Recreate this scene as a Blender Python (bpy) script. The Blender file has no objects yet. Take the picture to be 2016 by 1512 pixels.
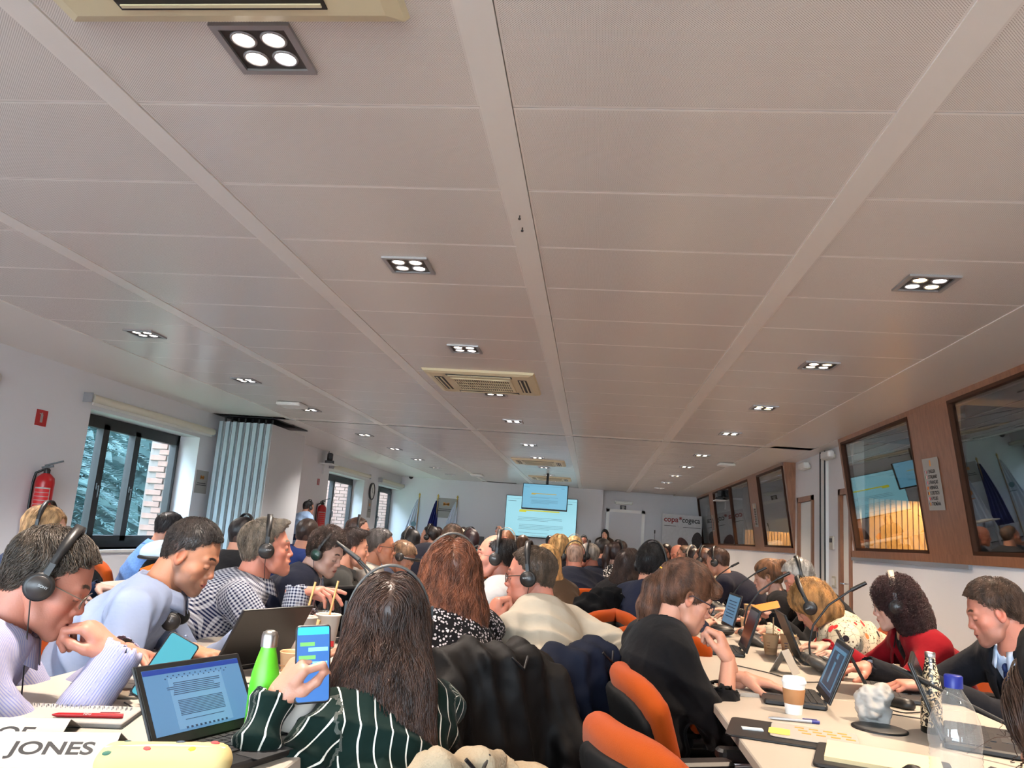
import bpy, math, random
import numpy as np
from mathutils import Vector, Matrix
from math import sin, cos, pi, radians, sqrt, atan2
random.seed(4); RNG = np.random.RandomState(7)
SC = bpy.context.scene; COL = SC.collection

# ------------------------------------------------------------------ camera, sky, exposure
EYE = (0.0, 0.0, 1.22); CEIL = 2.59
def _axes(yaw, pitch, roll):
    f = np.array([sin(yaw)*cos(pitch), cos(yaw)*cos(pitch), sin(pitch)])
    r0 = np.array([cos(yaw), -sin(yaw), 0]); u0 = np.cross(r0, f)
    return cos(roll)*r0+sin(roll)*u0, -sin(roll)*r0+cos(roll)*u0, f
_r, _u, _f = _axes(radians(-6.535), radians(10.814), radians(4.2))
cd = bpy.data.cameras.new('camera'); cam = bpy.data.objects.new('camera', cd); COL.objects.link(cam)
cd.sensor_width = 36; cd.lens = 36*1541/2016; cd.clip_start = .02; cd.clip_end = 200
cam.matrix_world = Matrix(((_r[0], _u[0], -_f[0], EYE[0]), (_r[1], _u[1], -_f[1], EYE[1]), (_r[2], _u[2], -_f[2], EYE[2]), (0, 0, 0, 1)))
SC.camera = cam
SC.view_settings.view_transform = 'Standard'; SC.view_settings.look = 'None'
SC.view_settings.gamma = 1; SC.view_settings.use_curve_mapping = False
SC.view_settings.exposure = 0.85
SC.cycles.max_bounces = 9; SC.cycles.diffuse_bounces = 6; SC.cycles.glossy_bounces = 3
SC.cycles.transparent_max_bounces = 12; SC.cycles.transmission_bounces = 5
SC.cycles.sample_clamp_indirect = 4; SC.cycles.caustics_reflective = False; SC.cycles.caustics_refractive = False
W = bpy.data.worlds.new('overcast_sky'); SC.world = W; W.use_nodes = True
nt = W.node_tree; bg = nt.nodes['Background']
tc = nt.nodes.new('ShaderNodeTexCoord'); sp = nt.nodes.new('ShaderNodeSeparateXYZ'); cr = nt.nodes.new('ShaderNodeValToRGB')
nt.links.new(tc.outputs['Generated'], sp.inputs[0]); nt.links.new(sp.outputs[2], cr.inputs[0]); nt.links.new(cr.outputs[0], bg.inputs[0])
cr.color_ramp.elements[0].color = (.66, .80, .92, 1); cr.color_ramp.elements[0].position = 0
cr.color_ramp.elements[1].color = (.62, .80, 1, 1); cr.color_ramp.elements[1].position = .6
bg.inputs[1].default_value = 17.0
LAMP_W = 20.0                 # watts of one four-bulb downlight
LUM_X = (-3.5, -1.0, 1.51); LUM_Y = (-3.5, -1.7, .1, 1.927, 3.73, 5.53, 7.33, 9.13, 11.5, 13.35, 15.2, 17.0, 18.85)
LUMS = [(x, y) for x in LUM_X for y in LUM_Y if not (abs(y-.1) < .01 and x == -1.0)]
for i, (x, y) in enumerate(LUMS):
    ld = bpy.data.lights.new('downlight', 'SPOT'); ld.energy = LAMP_W*10; ld.color = (1, .78, .58) if x > 1 else (1, .86, .74) if x > -2 else (1, .92, .86)
    ld.spot_size = radians(118); ld.spot_blend = 1.0; ld.shadow_soft_size = .05
    lo = bpy.data.objects.new('downlight', ld); COL.objects.link(lo); lo.location = (x, y, CEIL-.02)

for (c, sz, ry, rz_) in (((-1.1, -4.55, 1.6), (7.0, 1.7), 'rear', 0), ((-5.15, -2.55, 1.6), (2.7, 1.6), 'left', 0), ((-5.15, 8.65, 1.5), (2.3, 1.43), 'left', 0), ((-5.15, 16.2, 1.5), (2.45, 1.43), 'left', 0), ((-5.15, 19.8, 1.5), (2.3, 1.43), 'left', 0)):  # first two cover the unseen openings added for fill daylight
    ld = bpy.data.lights.new('window_portal', 'AREA'); ld.shape = 'RECTANGLE'; ld.size, ld.size_y = sz; ld.cycles.is_portal = True
    lo = bpy.data.objects.new('window_portal', ld); COL.objects.link(lo); lo.location = c; lo.rotation_euler = (radians(90), 0, radians(180)) if ry == 'rear' else (radians(90), 0, radians(90))

# ------------------------------------------------------------------ materials
def lin(c):
    return tuple((v/12.92 if v <= .04045 else ((v+.055)/1.055)**2.4) for v in c)
def rgb(r, g, b): return lin((r/255, g/255, b/255))
MATS = {}
def dk(c):      # dark dyes are darker than they look in a lifted photograph
    l = .3*c[0]+.6*c[1]+.1*c[2]; k = .5+.5*min(1, max(0, (l-.02)/.16)); return tuple(v*k for v in c)
def mat(name, col=(.5, .5, .5), rough=.5, metal=0, bump=0, bscale=50, emit=0, spec=.5, coat=0, sheen=0, var=0, vscale=8, alpha=1, trans=0, ecol=None, stretch=None, attr=None):
    if name in MATS: return MATS[name]
    m = bpy.data.materials.new(name); m.use_nodes = True; MATS[name] = m; col = dk(col)
    n = m.node_tree; b = n.nodes['Principled BSDF']
    b.inputs['Base Color'].default_value = (*col, 1); b.inputs['Roughness'].default_value = rough
    b.inputs['Metallic'].default_value = metal; b.inputs['Specular IOR Level'].default_value = spec
    b.inputs['Coat Weight'].default_value = coat; b.inputs['Sheen Weight'].default_value = sheen
    b.inputs['Transmission Weight'].default_value = trans; b.inputs['Alpha'].default_value = alpha
    if emit: b.inputs['Emission Color'].default_value = (*(ecol or col), 1); b.inputs['Emission Strength'].default_value = emit
    src = None
    if attr:
        a = n.nodes.new('ShaderNodeAttribute'); a.attribute_name = attr; src = a.outputs['Color']
        n.links.new(src, b.inputs['Base Color'])
    if bump or var:
        t = n.nodes.new('ShaderNodeTexCoord'); co = t.outputs['Object']
        if stretch:
            mp = n.nodes.new('ShaderNodeMapping'); mp.inputs['Scale'].default_value = stretch; n.links.new(co, mp.inputs[0]); co = mp.outputs[0]
    if var:
        z = n.nodes.new('ShaderNodeTexNoise'); z.inputs['Scale'].default_value = vscale; z.inputs['Detail'].default_value = 4; n.links.new(co, z.inputs['Vector'])
        mr = n.nodes.new('ShaderNodeMapRange'); mr.inputs[1].default_value = .3; mr.inputs[2].default_value = .7; mr.inputs[3].default_value = 1-var; mr.inputs[4].default_value = 1+var
        n.links.new(z.outputs['Fac'], mr.inputs[0])
        mx = n.nodes.new('ShaderNodeMix'); mx.data_type = 'RGBA'; mx.blend_type = 'MULTIPLY'; mx.inputs[0].default_value = 1
        if src: n.links.new(src, mx.inputs[6])
        else: mx.inputs[6].default_value = (*col, 1)
        n.links.new(mr.outputs[0], mx.inputs[7]); n.links.new(mx.outputs[2], b.inputs['Base Color'])
    if bump:
        z = n.nodes.new('ShaderNodeTexNoise'); z.inputs['Scale'].default_value = bscale; z.inputs['Detail'].default_value = 3; n.links.new(co, z.inputs['Vector'])
        bp = n.nodes.new('ShaderNodeBump'); bp.inputs['Strength'].default_value = min(1, bump); bp.inputs['Distance'].default_value = .002*max(1, bump)
        n.links.new(z.outputs['Fac'], bp.inputs['Height']); n.links.new(bp.outputs[0], b.inputs['Normal'])
    return m
def math_node(n, op, a, b=None, c=None):
    q = n.nodes.new('ShaderNodeMath'); q.operation = op
    for i, v in enumerate((a, b, c)):
        if v is None: continue
        if isinstance(v, (int, float)): q.inputs[i].default_value = v
        else: n.links.new(v, q.inputs[i])
    return q.outputs[0]
def mixc(n, fac, a, b):
    x = n.nodes.new('ShaderNodeMix'); x.data_type = 'RGBA'
    for s, v in ((0, fac), (6, a), (7, b)):
        if isinstance(v, (int, float)): x.inputs[s].default_value = v
        elif isinstance(v, tuple): x.inputs[s].default_value = (*v, 1)
        else: n.links.new(v, x.inputs[s])
    return x.outputs[2]

# ------------------------------------------------------------------ mesh builder
class MB:
    def __init__(s): s.v = []; s.f = []; s.sm = []; s.mi = []; s.m = 0
    def add(s, vs, fs, smooth=False):
        o = len(s.v); s.v += [tuple(map(float, p)) for p in vs]
        for f in fs: s.f.append(tuple(i+o for i in f)); s.sm.append(smooth); s.mi.append(s.m)
        return s
    def box(s, c, d, rot=None, taper=None):
        c = Vector(c); h = Vector(d)/2; vs = []
        for z in (-1, 1):
            k = taper if (taper and z > 0) else 1
            for x, y in ((-1, -1), (1, -1), (1, 1), (-1, 1)):
                p = Vector((x*h.x*k, y*h.y*k, z*h.z)); vs.append(c+(rot @ p if rot else p))
        return s.add(vs, [(3, 2, 1, 0), (4, 5, 6, 7), (0, 1, 5, 4), (1, 2, 6, 5), (2, 3, 7, 6), (3, 0, 4, 7)])
    def b2(s, x0, x1, y0, y1, z0, z1): return s.box(((x0+x1)/2, (y0+y1)/2, (z0+z1)/2), (x1-x0, y1-y0, z1-z0))
    def rbox(s, c, d, r=.003, rot=None, seg=3):      # rounded plan corners + chamfered top/bottom
        hx, hy, hz = d[0]/2, d[1]/2, d[2]/2; r = min(r, hx*.98, hy*.98); e = min(r, hz)*.5
        def ring(ins, z):
            o = []
            for cx, cy, a0 in ((1, 1, 0), (-1, 1, 90), (-1, -1, 180), (1, -1, 270)):
                for k in range(seg+1):
                    a = radians(a0+90*k/seg); rr = r
                    o.append(Vector((cx*(hx-r)+cos(a)*(rr-ins), cy*(hy-r)+sin(a)*(rr-ins), z)))
            return o
        rings = [ring(e, -hz), ring(0, -hz+e), ring(0, hz-e), ring(e, hz)]; n = len(rings[0]); vs = [p for q in rings for p in q]
        vs = [Vector(c)+(rot @ p if rot else p) for p in vs]; fs = [tuple(range(n-1, -1, -1)), tuple(range(3*n, 4*n))]
        for k in range(3):
            for i in range(n): j = (i+1) % n; fs.append((k*n+i, k*n+j, (k+1)*n+j, (k+1)*n+i))
        s.add(vs, fs, False); return s
    def tube(s, pts, r, n=8, caps=True, closed=False):
        pts = [Vector(p) for p in pts]; N = len(pts); rr = r if isinstance(r, (list, tuple)) else [r]*N; vs = []; ref = None
        for i, p in enumerate(pts):
            a = pts[(i-1) % N] if (i or closed) else pts[0]; b = pts[(i+1) % N] if (i < N-1 or closed) else pts[-1]
            t = (b-a).normalized() if (b-a).length > 1e-9 else Vector((0, 0, 1))
            if ref is None: ref = Vector((0, 0, 1)) if abs(t.z) < .9 else Vector((1, 0, 0))
            x = (ref-t*ref.dot(t)).normalized(); ref = x; y = t.cross(x)
            for k in range(n): q = 2*pi*k/n; vs.append(p+(x*cos(q)+y*sin(q))*rr[i])
        fs = []
        for i in range(N if closed else N-1):
            for k in range(n): a = i*n+k; b = i*n+(k+1) % n; c = ((i+1) % N)*n+(k+1) % n; d = ((i+1) % N)*n+k; fs.append((a, b, c, d))
        s.add(vs, fs, True)
        if caps and not closed:
            s.add(vs[:n], [tuple(range(n-1, -1, -1))]); s.add(vs[-n:], [tuple(range(n))])
        return s
    def cyl(s, a, b, r, r2=None, n=16): return s.tube([a, b], [r, r if r2 is None else r2], n)
    def lathe(s, prof, n=24, c=(0, 0, 0), rot=None):
        c = Vector(c); vs = []
        for r, z in prof:
            for k in range(n): q = 2*pi*k/n; p = Vector((r*cos(q), r*sin(q), z)); vs.append(c+(rot @ p if rot else p))
        fs = []
        for i in range(len(prof)-1):
            for k in range(n): fs.append((i*n+k, i*n+(k+1) % n, (i+1)*n+(k+1) % n, (i+1)*n+k))
        s.add(vs, fs, True)
        if prof[0][0] > 1e-4: s.add(vs[:n], [tuple(range(n-1, -1, -1))])
        if prof[-1][0] > 1e-4: s.add(vs[-n:], [tuple(range(n))])
        return s
    def ell(s, c, r, n=12, m=8, rot=None):
        return s.lathe2(c, r, n, m, rot)
    def lathe2(s, c, r, n, m, rot=None):
        c = Vector(c); vs = []; fs = []
        for j in range(m+1):
            t = pi*j/m-pi/2
            for k in range(n): q = 2*pi*k/n; p = Vector((r[0]*cos(t)*cos(q), r[1]*cos(t)*sin(q), r[2]*sin(t))); vs.append(c+(rot @ p if rot else p))
        for j in range(m):
            for k in range(n): fs.append((j*n+k, j*n+(k+1) % n, (j+1)*n+(k+1) % n, (j+1)*n+k))
        return s.add(vs, fs, True)
    def grid(s, fn, nu, nv, smooth=True, thick=0):
        vs = [Vector(fn(i/nu, j/nv)) for j in range(nv+1) for i in range(nu+1)]
        fs = [(j*(nu+1)+i, j*(nu+1)+i+1, (j+1)*(nu+1)+i+1, (j+1)*(nu+1)+i) for j in range(nv) for i in range(nu)]
        if thick:
            N = len(vs); nn = []
            for j in range(nv+1):
                for i in range(nu+1):
                    a = vs[j*(nu+1)+max(i-1, 0)]; b = vs[j*(nu+1)+min(i+1, nu)]; c = vs[max(j-1, 0)*(nu+1)+i]; d = vs[min(j+1, nv)*(nu+1)+i]
                    nn.append((b-a).cross(d-c).normalized())
            vs2 = vs+[v-q*thick for v, q in zip(vs, nn)]
            f2 = fs+[tuple(N+i for i in reversed(f)) for f in fs]
            bd = [i for i in range(nu)], [nv*(nu+1)+i for i in range(nu)]
            for i in bd[0]: f2.append((i+1, i, i+N, i+1+N))
            for i in bd[1]: f2.append((i, i+1, i+1+N, i+N))
            for j in range(nv):
                a = j*(nu+1); b = a+nu+1; f2.append((a, b, b+N, a+N)); a += nu; b += nu; f2.append((b, a, a+N, b+N))
            return s.add(vs2, f2, smooth)
        return s.add(vs, fs, smooth)
    def build(s, name, m=None, parent=None, loc=None):
        me = bpy.data.meshes.new(name); me.from_pydata(s.v, [], s.f)
        me.polygons.foreach_set('use_smooth', s.sm)
        ms = m if isinstance(m, (list, tuple)) else [m]
        for q in ms: me.materials.append(q)
        if len(ms) > 1: me.polygons.foreach_set('material_index', s.mi)
        return link(name, me, parent, loc)
def link(name, me, parent=None, loc=None):
    o = bpy.data.objects.new(name, me); COL.objects.link(o)
    if parent: o.parent = parent
    if loc is not None: o.location = loc
    return o
def tag(o, label=None, cat=None, group=None, kind=None):
    if label: o['label'] = label
    if cat: o['category'] = cat
    if group: o['group'] = group
    if kind: o['kind'] = kind
    return o
def thing(name, label, cat, loc=(0, 0, 0), rz=0, group=None, rot=None, scale=None):
    o = bpy.data.objects.new(name, None); COL.objects.link(o); o.location = loc; o.empty_display_size = .1
    if rot is not None:
        o.rotation_mode = 'QUATERNION'; o.rotation_quaternion = rot.to_quaternion() if isinstance(rot, Matrix) else rot
    else: o.rotation_euler = (0, 0, rz)
    if scale: o.scale = (scale,)*3
    return tag(o, label, cat, group)
def dup(root, label, loc, rz=0, group=None, rot=None, scale=None, cat=None):
    r = root.copy(); COL.objects.link(r); r.location = loc; r['label'] = label
    if cat: r['category'] = cat
    if rot is not None: r.rotation_mode = 'QUATERNION'; r.rotation_quaternion = rot.to_quaternion()
    else: r.rotation_mode = 'XYZ'; r.rotation_euler = (0, 0, rz)
    if group: r['group'] = group
    if scale: r.scale = (scale,)*3
    for ch in root.children:
        c = ch.copy(); COL.objects.link(c); c.parent = r
        for g in ch.children: d = g.copy(); COL.objects.link(d); d.parent = c
    return r
def struct(name, mb, m, parent=None, loc=None):
    o = mb.build(name, m, parent, loc)
    if not parent: o['kind'] = 'structure'
    return o
def text(name, s, size, m, parent, loc, rot, align='CENTER', ext=.0006, sx=1):
    c = bpy.data.curves.new(name, 'FONT'); c.body = s; c.size = size; c.extrude = ext; c.align_x = align; c.align_y = 'CENTER'; c.space_line = 1.0; c.offset = size*.022
    c.materials.append(m); o = bpy.data.objects.new(name, c); COL.objects.link(o); o.parent = parent; o.location = loc
    if isinstance(rot, Matrix): o.rotation_mode = 'QUATERNION'; o.rotation_quaternion = rot.to_quaternion()
    else: o.rotation_euler = rot
    o.scale = (sx, 1, 1)
    return o
def RZ(a): return Matrix.Rotation(a, 3, 'Z')
def RX(a): return Matrix.Rotation(a, 3, 'X')
def RY(a): return Matrix.Rotation(a, 3, 'Y')

# common materials
def panel_mat():
    m = mat('perforated_panel', rgb(242, 238, 233), .27); n = m.node_tree; b = n.nodes['Principled BSDF']
    t = n.nodes.new('ShaderNodeTexCoord'); s = n.nodes.new('ShaderNodeSeparateXYZ'); n.links.new(t.outputs['Object'], s.inputs[0])
    P = .0078
    def cell(ox):
        x = math_node(n, 'SUBTRACT', math_node(n, 'FRACT', math_node(n, 'MULTIPLY_ADD', s.outputs[0], 1/P, ox)), .5)
        y = math_node(n, 'SUBTRACT', math_node(n, 'FRACT', math_node(n, 'MULTIPLY_ADD', s.outputs[1], 1/P, ox)), .5)
        d = math_node(n, 'ADD', math_node(n, 'MULTIPLY', x, x), math_node(n, 'MULTIPLY', y, y))
        return math_node(n, 'LESS_THAN', d, .045)
    h = math_node(n, 'MAXIMUM', cell(0), cell(.5))
    ix = math_node(n, 'LESS_THAN', math_node(n, 'ABSOLUTE', s.outputs[0]), .567)
    iy = math_node(n, 'LESS_THAN', math_node(n, 'ABSOLUTE', s.outputs[1]), .288)
    h = math_node(n, 'MULTIPLY', h, math_node(n, 'MULTIPLY', ix, iy))
    n.links.new(mixc(n, h, rgb(236, 231, 226), rgb(166, 158, 150)), b.inputs['Base Color'])
    return m
M_panel = panel_mat()
M_strip = mat('ceiling_strip_paint', rgb(240, 236, 230), .30)
M_wall = mat('white_wall_paint', rgb(222, 221, 224), .6, bump=.15, bscale=120)
M_white = mat('white_plastic', rgb(225, 224, 220), .4)
M_black = mat('black_plastic', rgb(24, 24, 26), .45)
M_dgrey = mat('dark_grey_plastic', rgb(58, 58, 60), .5)
M_chrome = mat('chrome', (.7, .7, .72), .18, 1)
M_alu = mat('brushed_aluminium', rgb(176, 178, 182), .35, .8)
M_steel = mat('brushed_steel', (.55, .53, .5), .3, 1)
M_frame = mat('dark_window_frame', rgb(40, 37, 38), .4)
M_red = mat('red_enamel', rgb(178, 22, 28), .3)
M_paper = mat('white_paper', rgb(160, 156, 150), .7)
M_ink = mat('black_ink', rgb(30, 30, 34), .7)
M_cream = mat('cream_plastic', rgb(214, 202, 168), .45)
def wood_mat(name, c1, c2, sc=(1.2, 1.2, .25)):
    m = mat(name, c1, .38); n = m.node_tree; b = n.nodes['Principled BSDF']
    t = n.nodes.new('ShaderNodeTexCoord'); mp = n.nodes.new('ShaderNodeMapping'); mp.inputs['Scale'].default_value = sc
    z = n.nodes.new('ShaderNodeTexNoise'); z.inputs['Scale'].default_value = 22; z.inputs['Detail'].default_value = 6; z.inputs['Distortion'].default_value = .6
    n.links.new(t.outputs['Object'], mp.inputs[0]); n.links.new(mp.outputs[0], z.inputs['Vector'])
    mr = n.nodes.new('ShaderNodeMapRange'); mr.inputs[1].default_value = .3; mr.inputs[2].default_value = .7; n.links.new(z.outputs['Fac'], mr.inputs[0])
    n.links.new(mixc(n, mr.outputs[0], c1, c2), b.inputs['Base Color'])
    return m
M_wood = wood_mat('walnut_veneer', rgb(122, 78, 52), rgb(146, 98, 68))
M_slat = wood_mat('oak_slat', rgb(196, 150, 92), rgb(214, 170, 112))
M_carpet = mat('grey_carpet', rgb(112, 108, 110), .95, bump=1, bscale=400, var=.12, vscale=60, spec=.1)
def glass_mat(name, refl, tint=(1, 1, 1)):
    m = bpy.data.materials.new(name); m.use_nodes = True; n = m.node_tree; n.nodes.clear(); MATS[name] = m
    o = n.nodes.new('ShaderNodeOutputMaterial'); g = n.nodes.new('ShaderNodeBsdfGlossy'); g.inputs['Roughness'].default_value = 0.0; g.inputs['Color'].default_value = (.9, .93, .95, 1)
    t = n.nodes.new('ShaderNodeBsdfTransparent'); t.inputs[0].default_value = (*tint, 1)
    l = n.nodes.new('ShaderNodeLayerWeight'); l.inputs[0].default_value = .5; x = n.nodes.new('ShaderNodeMixShader')
    n.links.new(math_node(n, 'MULTIPLY_ADD', math_node(n, 'POWER', l.outputs['Facing'], 3.5), refl*2.4, refl*.25), x.inputs[0]); n.links.new(t.outputs[0], x.inputs[1]); n.links.new(g.outputs[0], x.inputs[2]); n.links.new(x.outputs[0], o.inputs[0])
    return m
M_glass = glass_mat('window_glass', .10, (.96, .99, 1))
M_booth = glass_mat('booth_glass', .29, (.86, .86, .84))

# ------------------------------------------------------------------ room shell
XL, XR, YB, YF = -5.2, 2.87, -4.6, 21.4
struct('floor', MB().b2(XL-.4, 5.2, YB-.2, YF+.4, -.1, 0), M_carpet)
ceiling = struct('ceiling', MB().b2(XL-.4, 5.2, YB-.2, YF+.4, CEIL+.05, CEIL+.15), M_dgrey)
pm = MB(); L2, W2 = .5745, .297
pm.b2(-L2, L2, -W2, W2, 0, .02); pme = None
xs = [-4.18+1.2535*i for i in range(6)]                    # strip left edges
def clip_panel(cx, cy, x0, x1):
    global pme
    if pme is None:
        o = pm.build('panel', M_panel, ceiling, (cx, cy, CEIL)); pme = o.data
    else: o = link('panel', pme, ceiling, (cx, cy, CEIL))
    return o
rows = [2.227+.6*j-.3 for j in range(-11, 14)]+[10.235+.6*j+.3 for j in range(18)]
for y in rows:
    for i in range(6): 
        if i < 5: clip_panel(xs[i]+.1035+.575, y, 0, 0)
sb = MB(); sb.b2(XL, xs[0]-.002, YB, YF, 0, .02); struct('panel', sb, M_strip, ceiling, (0, 0, CEIL))
sb = MB(); sb.b2(xs[5]+.1035, 2.705, YB, YF, 0, .02); struct('panel', sb, M_strip, ceiling, (0, 0, CEIL))
for x in xs:
    for y0, y1 in ((YB, 4.55), (4.553, 10.2), (10.23, 16.0), (16.003, YF)):
        MB().b2(x, x+.101, y0, y1, -.004, .02).build('ceiling_strip', M_strip, ceiling, (0, 0, CEIL))
MB().b2(XL, 2.87, 10.03, 10.203, 0, .02).build('panel', M_strip, ceiling, (0, 0, CEIL))
MB().b2(XL, 2.87, 10.208, 10.222, -.003, .02).build('partition_track', M_dgrey, ceiling, (0, 0, CEIL))
MB().b2(2.69, 2.90, 9.13, 11.75, -.004, .02).build('panel', M_strip, ceiling, (0, 0, CEIL))
for y in (3.06, 3.19):
    b = MB().cyl((-.37, y, 0), (-.37, y, -.012), .003).cyl((-.37, y, -.012), (-.37, y, -.018), .006, n=8); b.build('screw', M_black, ceiling, (0, 0, CEIL-.004))

def wall_x(name, x0, x1, y0, y1, holes, z1=CEIL+.05):
    b = MB(); ys = y0
    for (a, c, zl, zh) in holes:
        b.b2(x0, x1, ys, a, 0, z1); b.b2(x0, x1, a, c, 0, zl); b.b2(x0, x1, a, c, zh, z1); ys = c
    b.b2(x0, x1, ys, y1, 0, z1); return struct(name, b, M_wall)
WIN = [(7.5, 9.8, .80, 2.23), (15.0, 17.45, .80, 2.23), (18.65, 20.95, .80, 2.23)]
wall_x('wall_left', XL-.34, XL, YB, YF, [(-3.9, -1.2, .80, 2.40)]+WIN)  # opening behind the camera is added to let in fill daylight
b = MB(); b.b2(XL, .235, 20.9, 21.1, 0, CEIL+.05); b.b2(.2, .235, 20.9, YF+.1, 0, CEIL+.05); b.b2(.235, 5.2, YF, YF+.15, 0, CEIL+.05)
b.b2(-2.9, -2.895, 20.896, 20.9, 0, CEIL); b.b2(-1.9, -1.895, 20.896, 20.9, 0, CEIL); struct('wall_back', b, M_wall)
struct('wall_rear', MB().b2(XL-.3, 5.2, YB-.15, YB, 0, .75).b2(XL-.3, 5.2, YB-.15, YB, 2.45, CEIL+.05).b2(XL-.3, -4.6, YB-.15, YB, .75, 2.45).b2(2.4, 5.2, YB-.15, YB, .75, 2.45), M_wall)
rf = MB()
for k in range(6): rf.b2(-4.6+k*1.384, -4.54+k*1.384, YB-.12, YB-.05, .75, 2.45)
struct('window_4', rf, M_frame)  # unseen rear glazing, added to flood the room with daylight from behind
# right wall: solid below the booths, two interpretation booths above, solid piece with doors between
b = MB(); b.b2(XR, XR+.12, YB, 9.15, 0, 1.30); b.b2(XR, XR+.12, 11.72, YF, 0, 1.30); b.b2(XR, XR+.12, 9.15, 9.35, 0, CEIL); b.b2(XR, XR+.12, 9.66, 10.73, 0, CEIL)
b.b2(XR, XR+.12, 11.5, 11.72, 0, CEIL); b.b2(XR, XR+.12, 9.35, 9.66, 2.0, CEIL); b.b2(XR, XR+.12, 10.73, 11.5, 2.0, CEIL)
b.b2(XR, XR+.12, 9.35, 9.7, 0, .02); struct('wall_right', b, M_wall)
struct('trim_1', MB().box((2.86, 10.2, 1.29), (.05, .22, 2.58)), M_white)
struct('trim_2', MB().box((2.83, 10.1, 1.29), (.02, .014, 2.58)).box((2.83, 10.3, 1.29), (.02, .014, 2.58)), M_black)
struct('baseboard_back', MB().b2(XL, .23, 20.885, 20.9, 0, .08), M_dgrey); struct('baseboard_left', MB().b2(XL, XL+.012, YB, 20.9, 0, .08), M_dgrey)
struct('baseboard_right', MB().b2(XR-.012, XR, YB, 9.2, 0, .08), M_dgrey)
# doors between the booths
def wood_door(name, y0, y1):
    d = struct(name, MB().b2(XR+.02, XR+.06, y0+.06, y1-.06, 0, 2.0), M_white)
    MB().b2(XR-.02, XR+.1, y0, y0+.07, 0, 2.07).b2(XR-.02, XR+.1, y1-.07, y1, 0, 2.07).b2(XR-.02, XR+.1, y0, y1, 2.0, 2.07).build('door_frame', M_wood, d)
    h = MB().cyl((XR+.02, y0+.15, 1.0), (XR-.05, y0+.15, 1.0), .009).cyl((XR-.05, y0+.15, 1.0), (XR-.05, y0+.27, 1.0), .009).box((XR-.004+.02, y0+.15, .97), (.008, .04, .2))
    h.build('door_handle', M_chrome, d); return d
wood_door('door_1', 9.15+.05, 10.0-.35); wood_door('door_2', 10.75, 11.55)
d = struct('door_3', MB().b2(.42, 1.28, YF-.05, YF-.01, 0, 2.05), M_wall)
MB().b2(.34, .42, YF-.06, YF, 0, 2.13).b2(1.28, 1.36, YF-.06, YF, 0, 2.13).b2(.34, 1.36, YF-.06, YF, 2.05, 2.13).build('door_frame', M_strip, d)
MB().cyl((1.2, YF-.05, 1.0), (1.2, YF-.11, 1.0), .01).cyl((1.2, YF-.11, 1.0), (1.08, YF-.11, 1.0), .01).build('door_handle', M_chrome, d)

# ---- booths
def tx(z): return 2.87-(z-1.33)/(2.59-1.33)*.17
def tilt(b, y0, y1, z0, z1, d0, d1):     # slab following the leaning booth front; d = depth behind the front plane
    v = []
    for (y, z, d) in ((y0, z0, d0), (y1, z0, d0), (y1, z1, d0), (y0, z1, d0), (y0, z0, d1), (y1, z0, d1), (y1, z1, d1), (y0, z1, d1)): v.append((tx(z)+d, y, z))
    return b.add(v, [(0, 1, 2, 3), (7, 6, 5, 4), (1, 0, 4, 5), (2, 1, 5, 6), (3, 2, 6, 7), (0, 3, 7, 4)])
M_slate = mat('grey_sill', rgb(120, 122, 128), .4)
M_boothwall = mat('booth_interior', rgb(120, 108, 92), .8); M_dark = mat('dark_booth_interior', rgb(38, 34, 32), .8)
nb = [0]
def booth(y0, y1, panes, posts, label):
    nb[0] += 1
    t = thing('interpretation_booth', label, 'booth', (0, 0, 0))
    tilt(tilt(tilt(MB(), y0, y1, 1.30, 1.37, -.03, .10), y0, y1, 2.545, 2.59, -.004, .08), y1-.05 if nb[0] == 1 else y0, y1 if nb[0] == 1 else y0+.05, 1.3, 2.59, -.004, .1).build('frame', M_wood, t)
    for (a, c) in posts: tilt(MB(), a, c, 1.37, 2.545, -.002, .06).build('post', M_wood, t)
    for (a, c) in panes:
        p = tilt(MB(), a+.02, c-.02, 1.40, 2.53, .02, .026).build('pane', M_booth, t)
        q = MB(); tilt(q, a, a+.025, 1.37, 2.545, -.006, .05); tilt(q, c-.025, c, 1.37, 2.545, -.006, .05); tilt(q, a, c, 1.37, 1.40, -.006, .05); tilt(q, a, c, 2.52, 2.545, -.006, .05)
        q.build('pane_frame', mat('dark_walnut', rgb(84, 52, 36), .6, spec=.15), t)
    return t
b1 = booth(-1.2, 9.12, [(7.15, 9.05), (2.3, 6.36), (-1.2, 1.6)], [(6.36, 7.15), (1.6, 2.3)], 'near walnut interpretation booth front with large tilted panes, white language list taped to its post')
b2 = booth(11.72, 21.38, [(11.86, 13.68), (14.45, 16.4), (16.45, 18.6), (19.2, 21.3)], [(13.68, 14.45), (18.6, 19.2)], 'far walnut interpretation booth front with four panes and a camera shelf')
tilt(MB(), 14.38, 14.45, 1.37, 2.54, -.008, .05); MB().b2(2.84, 2.87, 6.4, 9.15, 1.265, 1.30).build('sill', M_slate, b1)
v = [(2.70, 11.72, 2.59), (2.87, 11.72, 2.59), (2.87, 11.72, 1.30), (2.70, 11.70, 2.59), (2.87, 11.70, 2.59), (2.87, 11.70, 1.30)]
MB().add(v, [(0, 1, 2), (5, 4, 3), (0, 3, 4, 1), (1, 4, 5, 2), (2, 5, 3, 0)]).build('end_panel', M_wood, b2)
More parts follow.
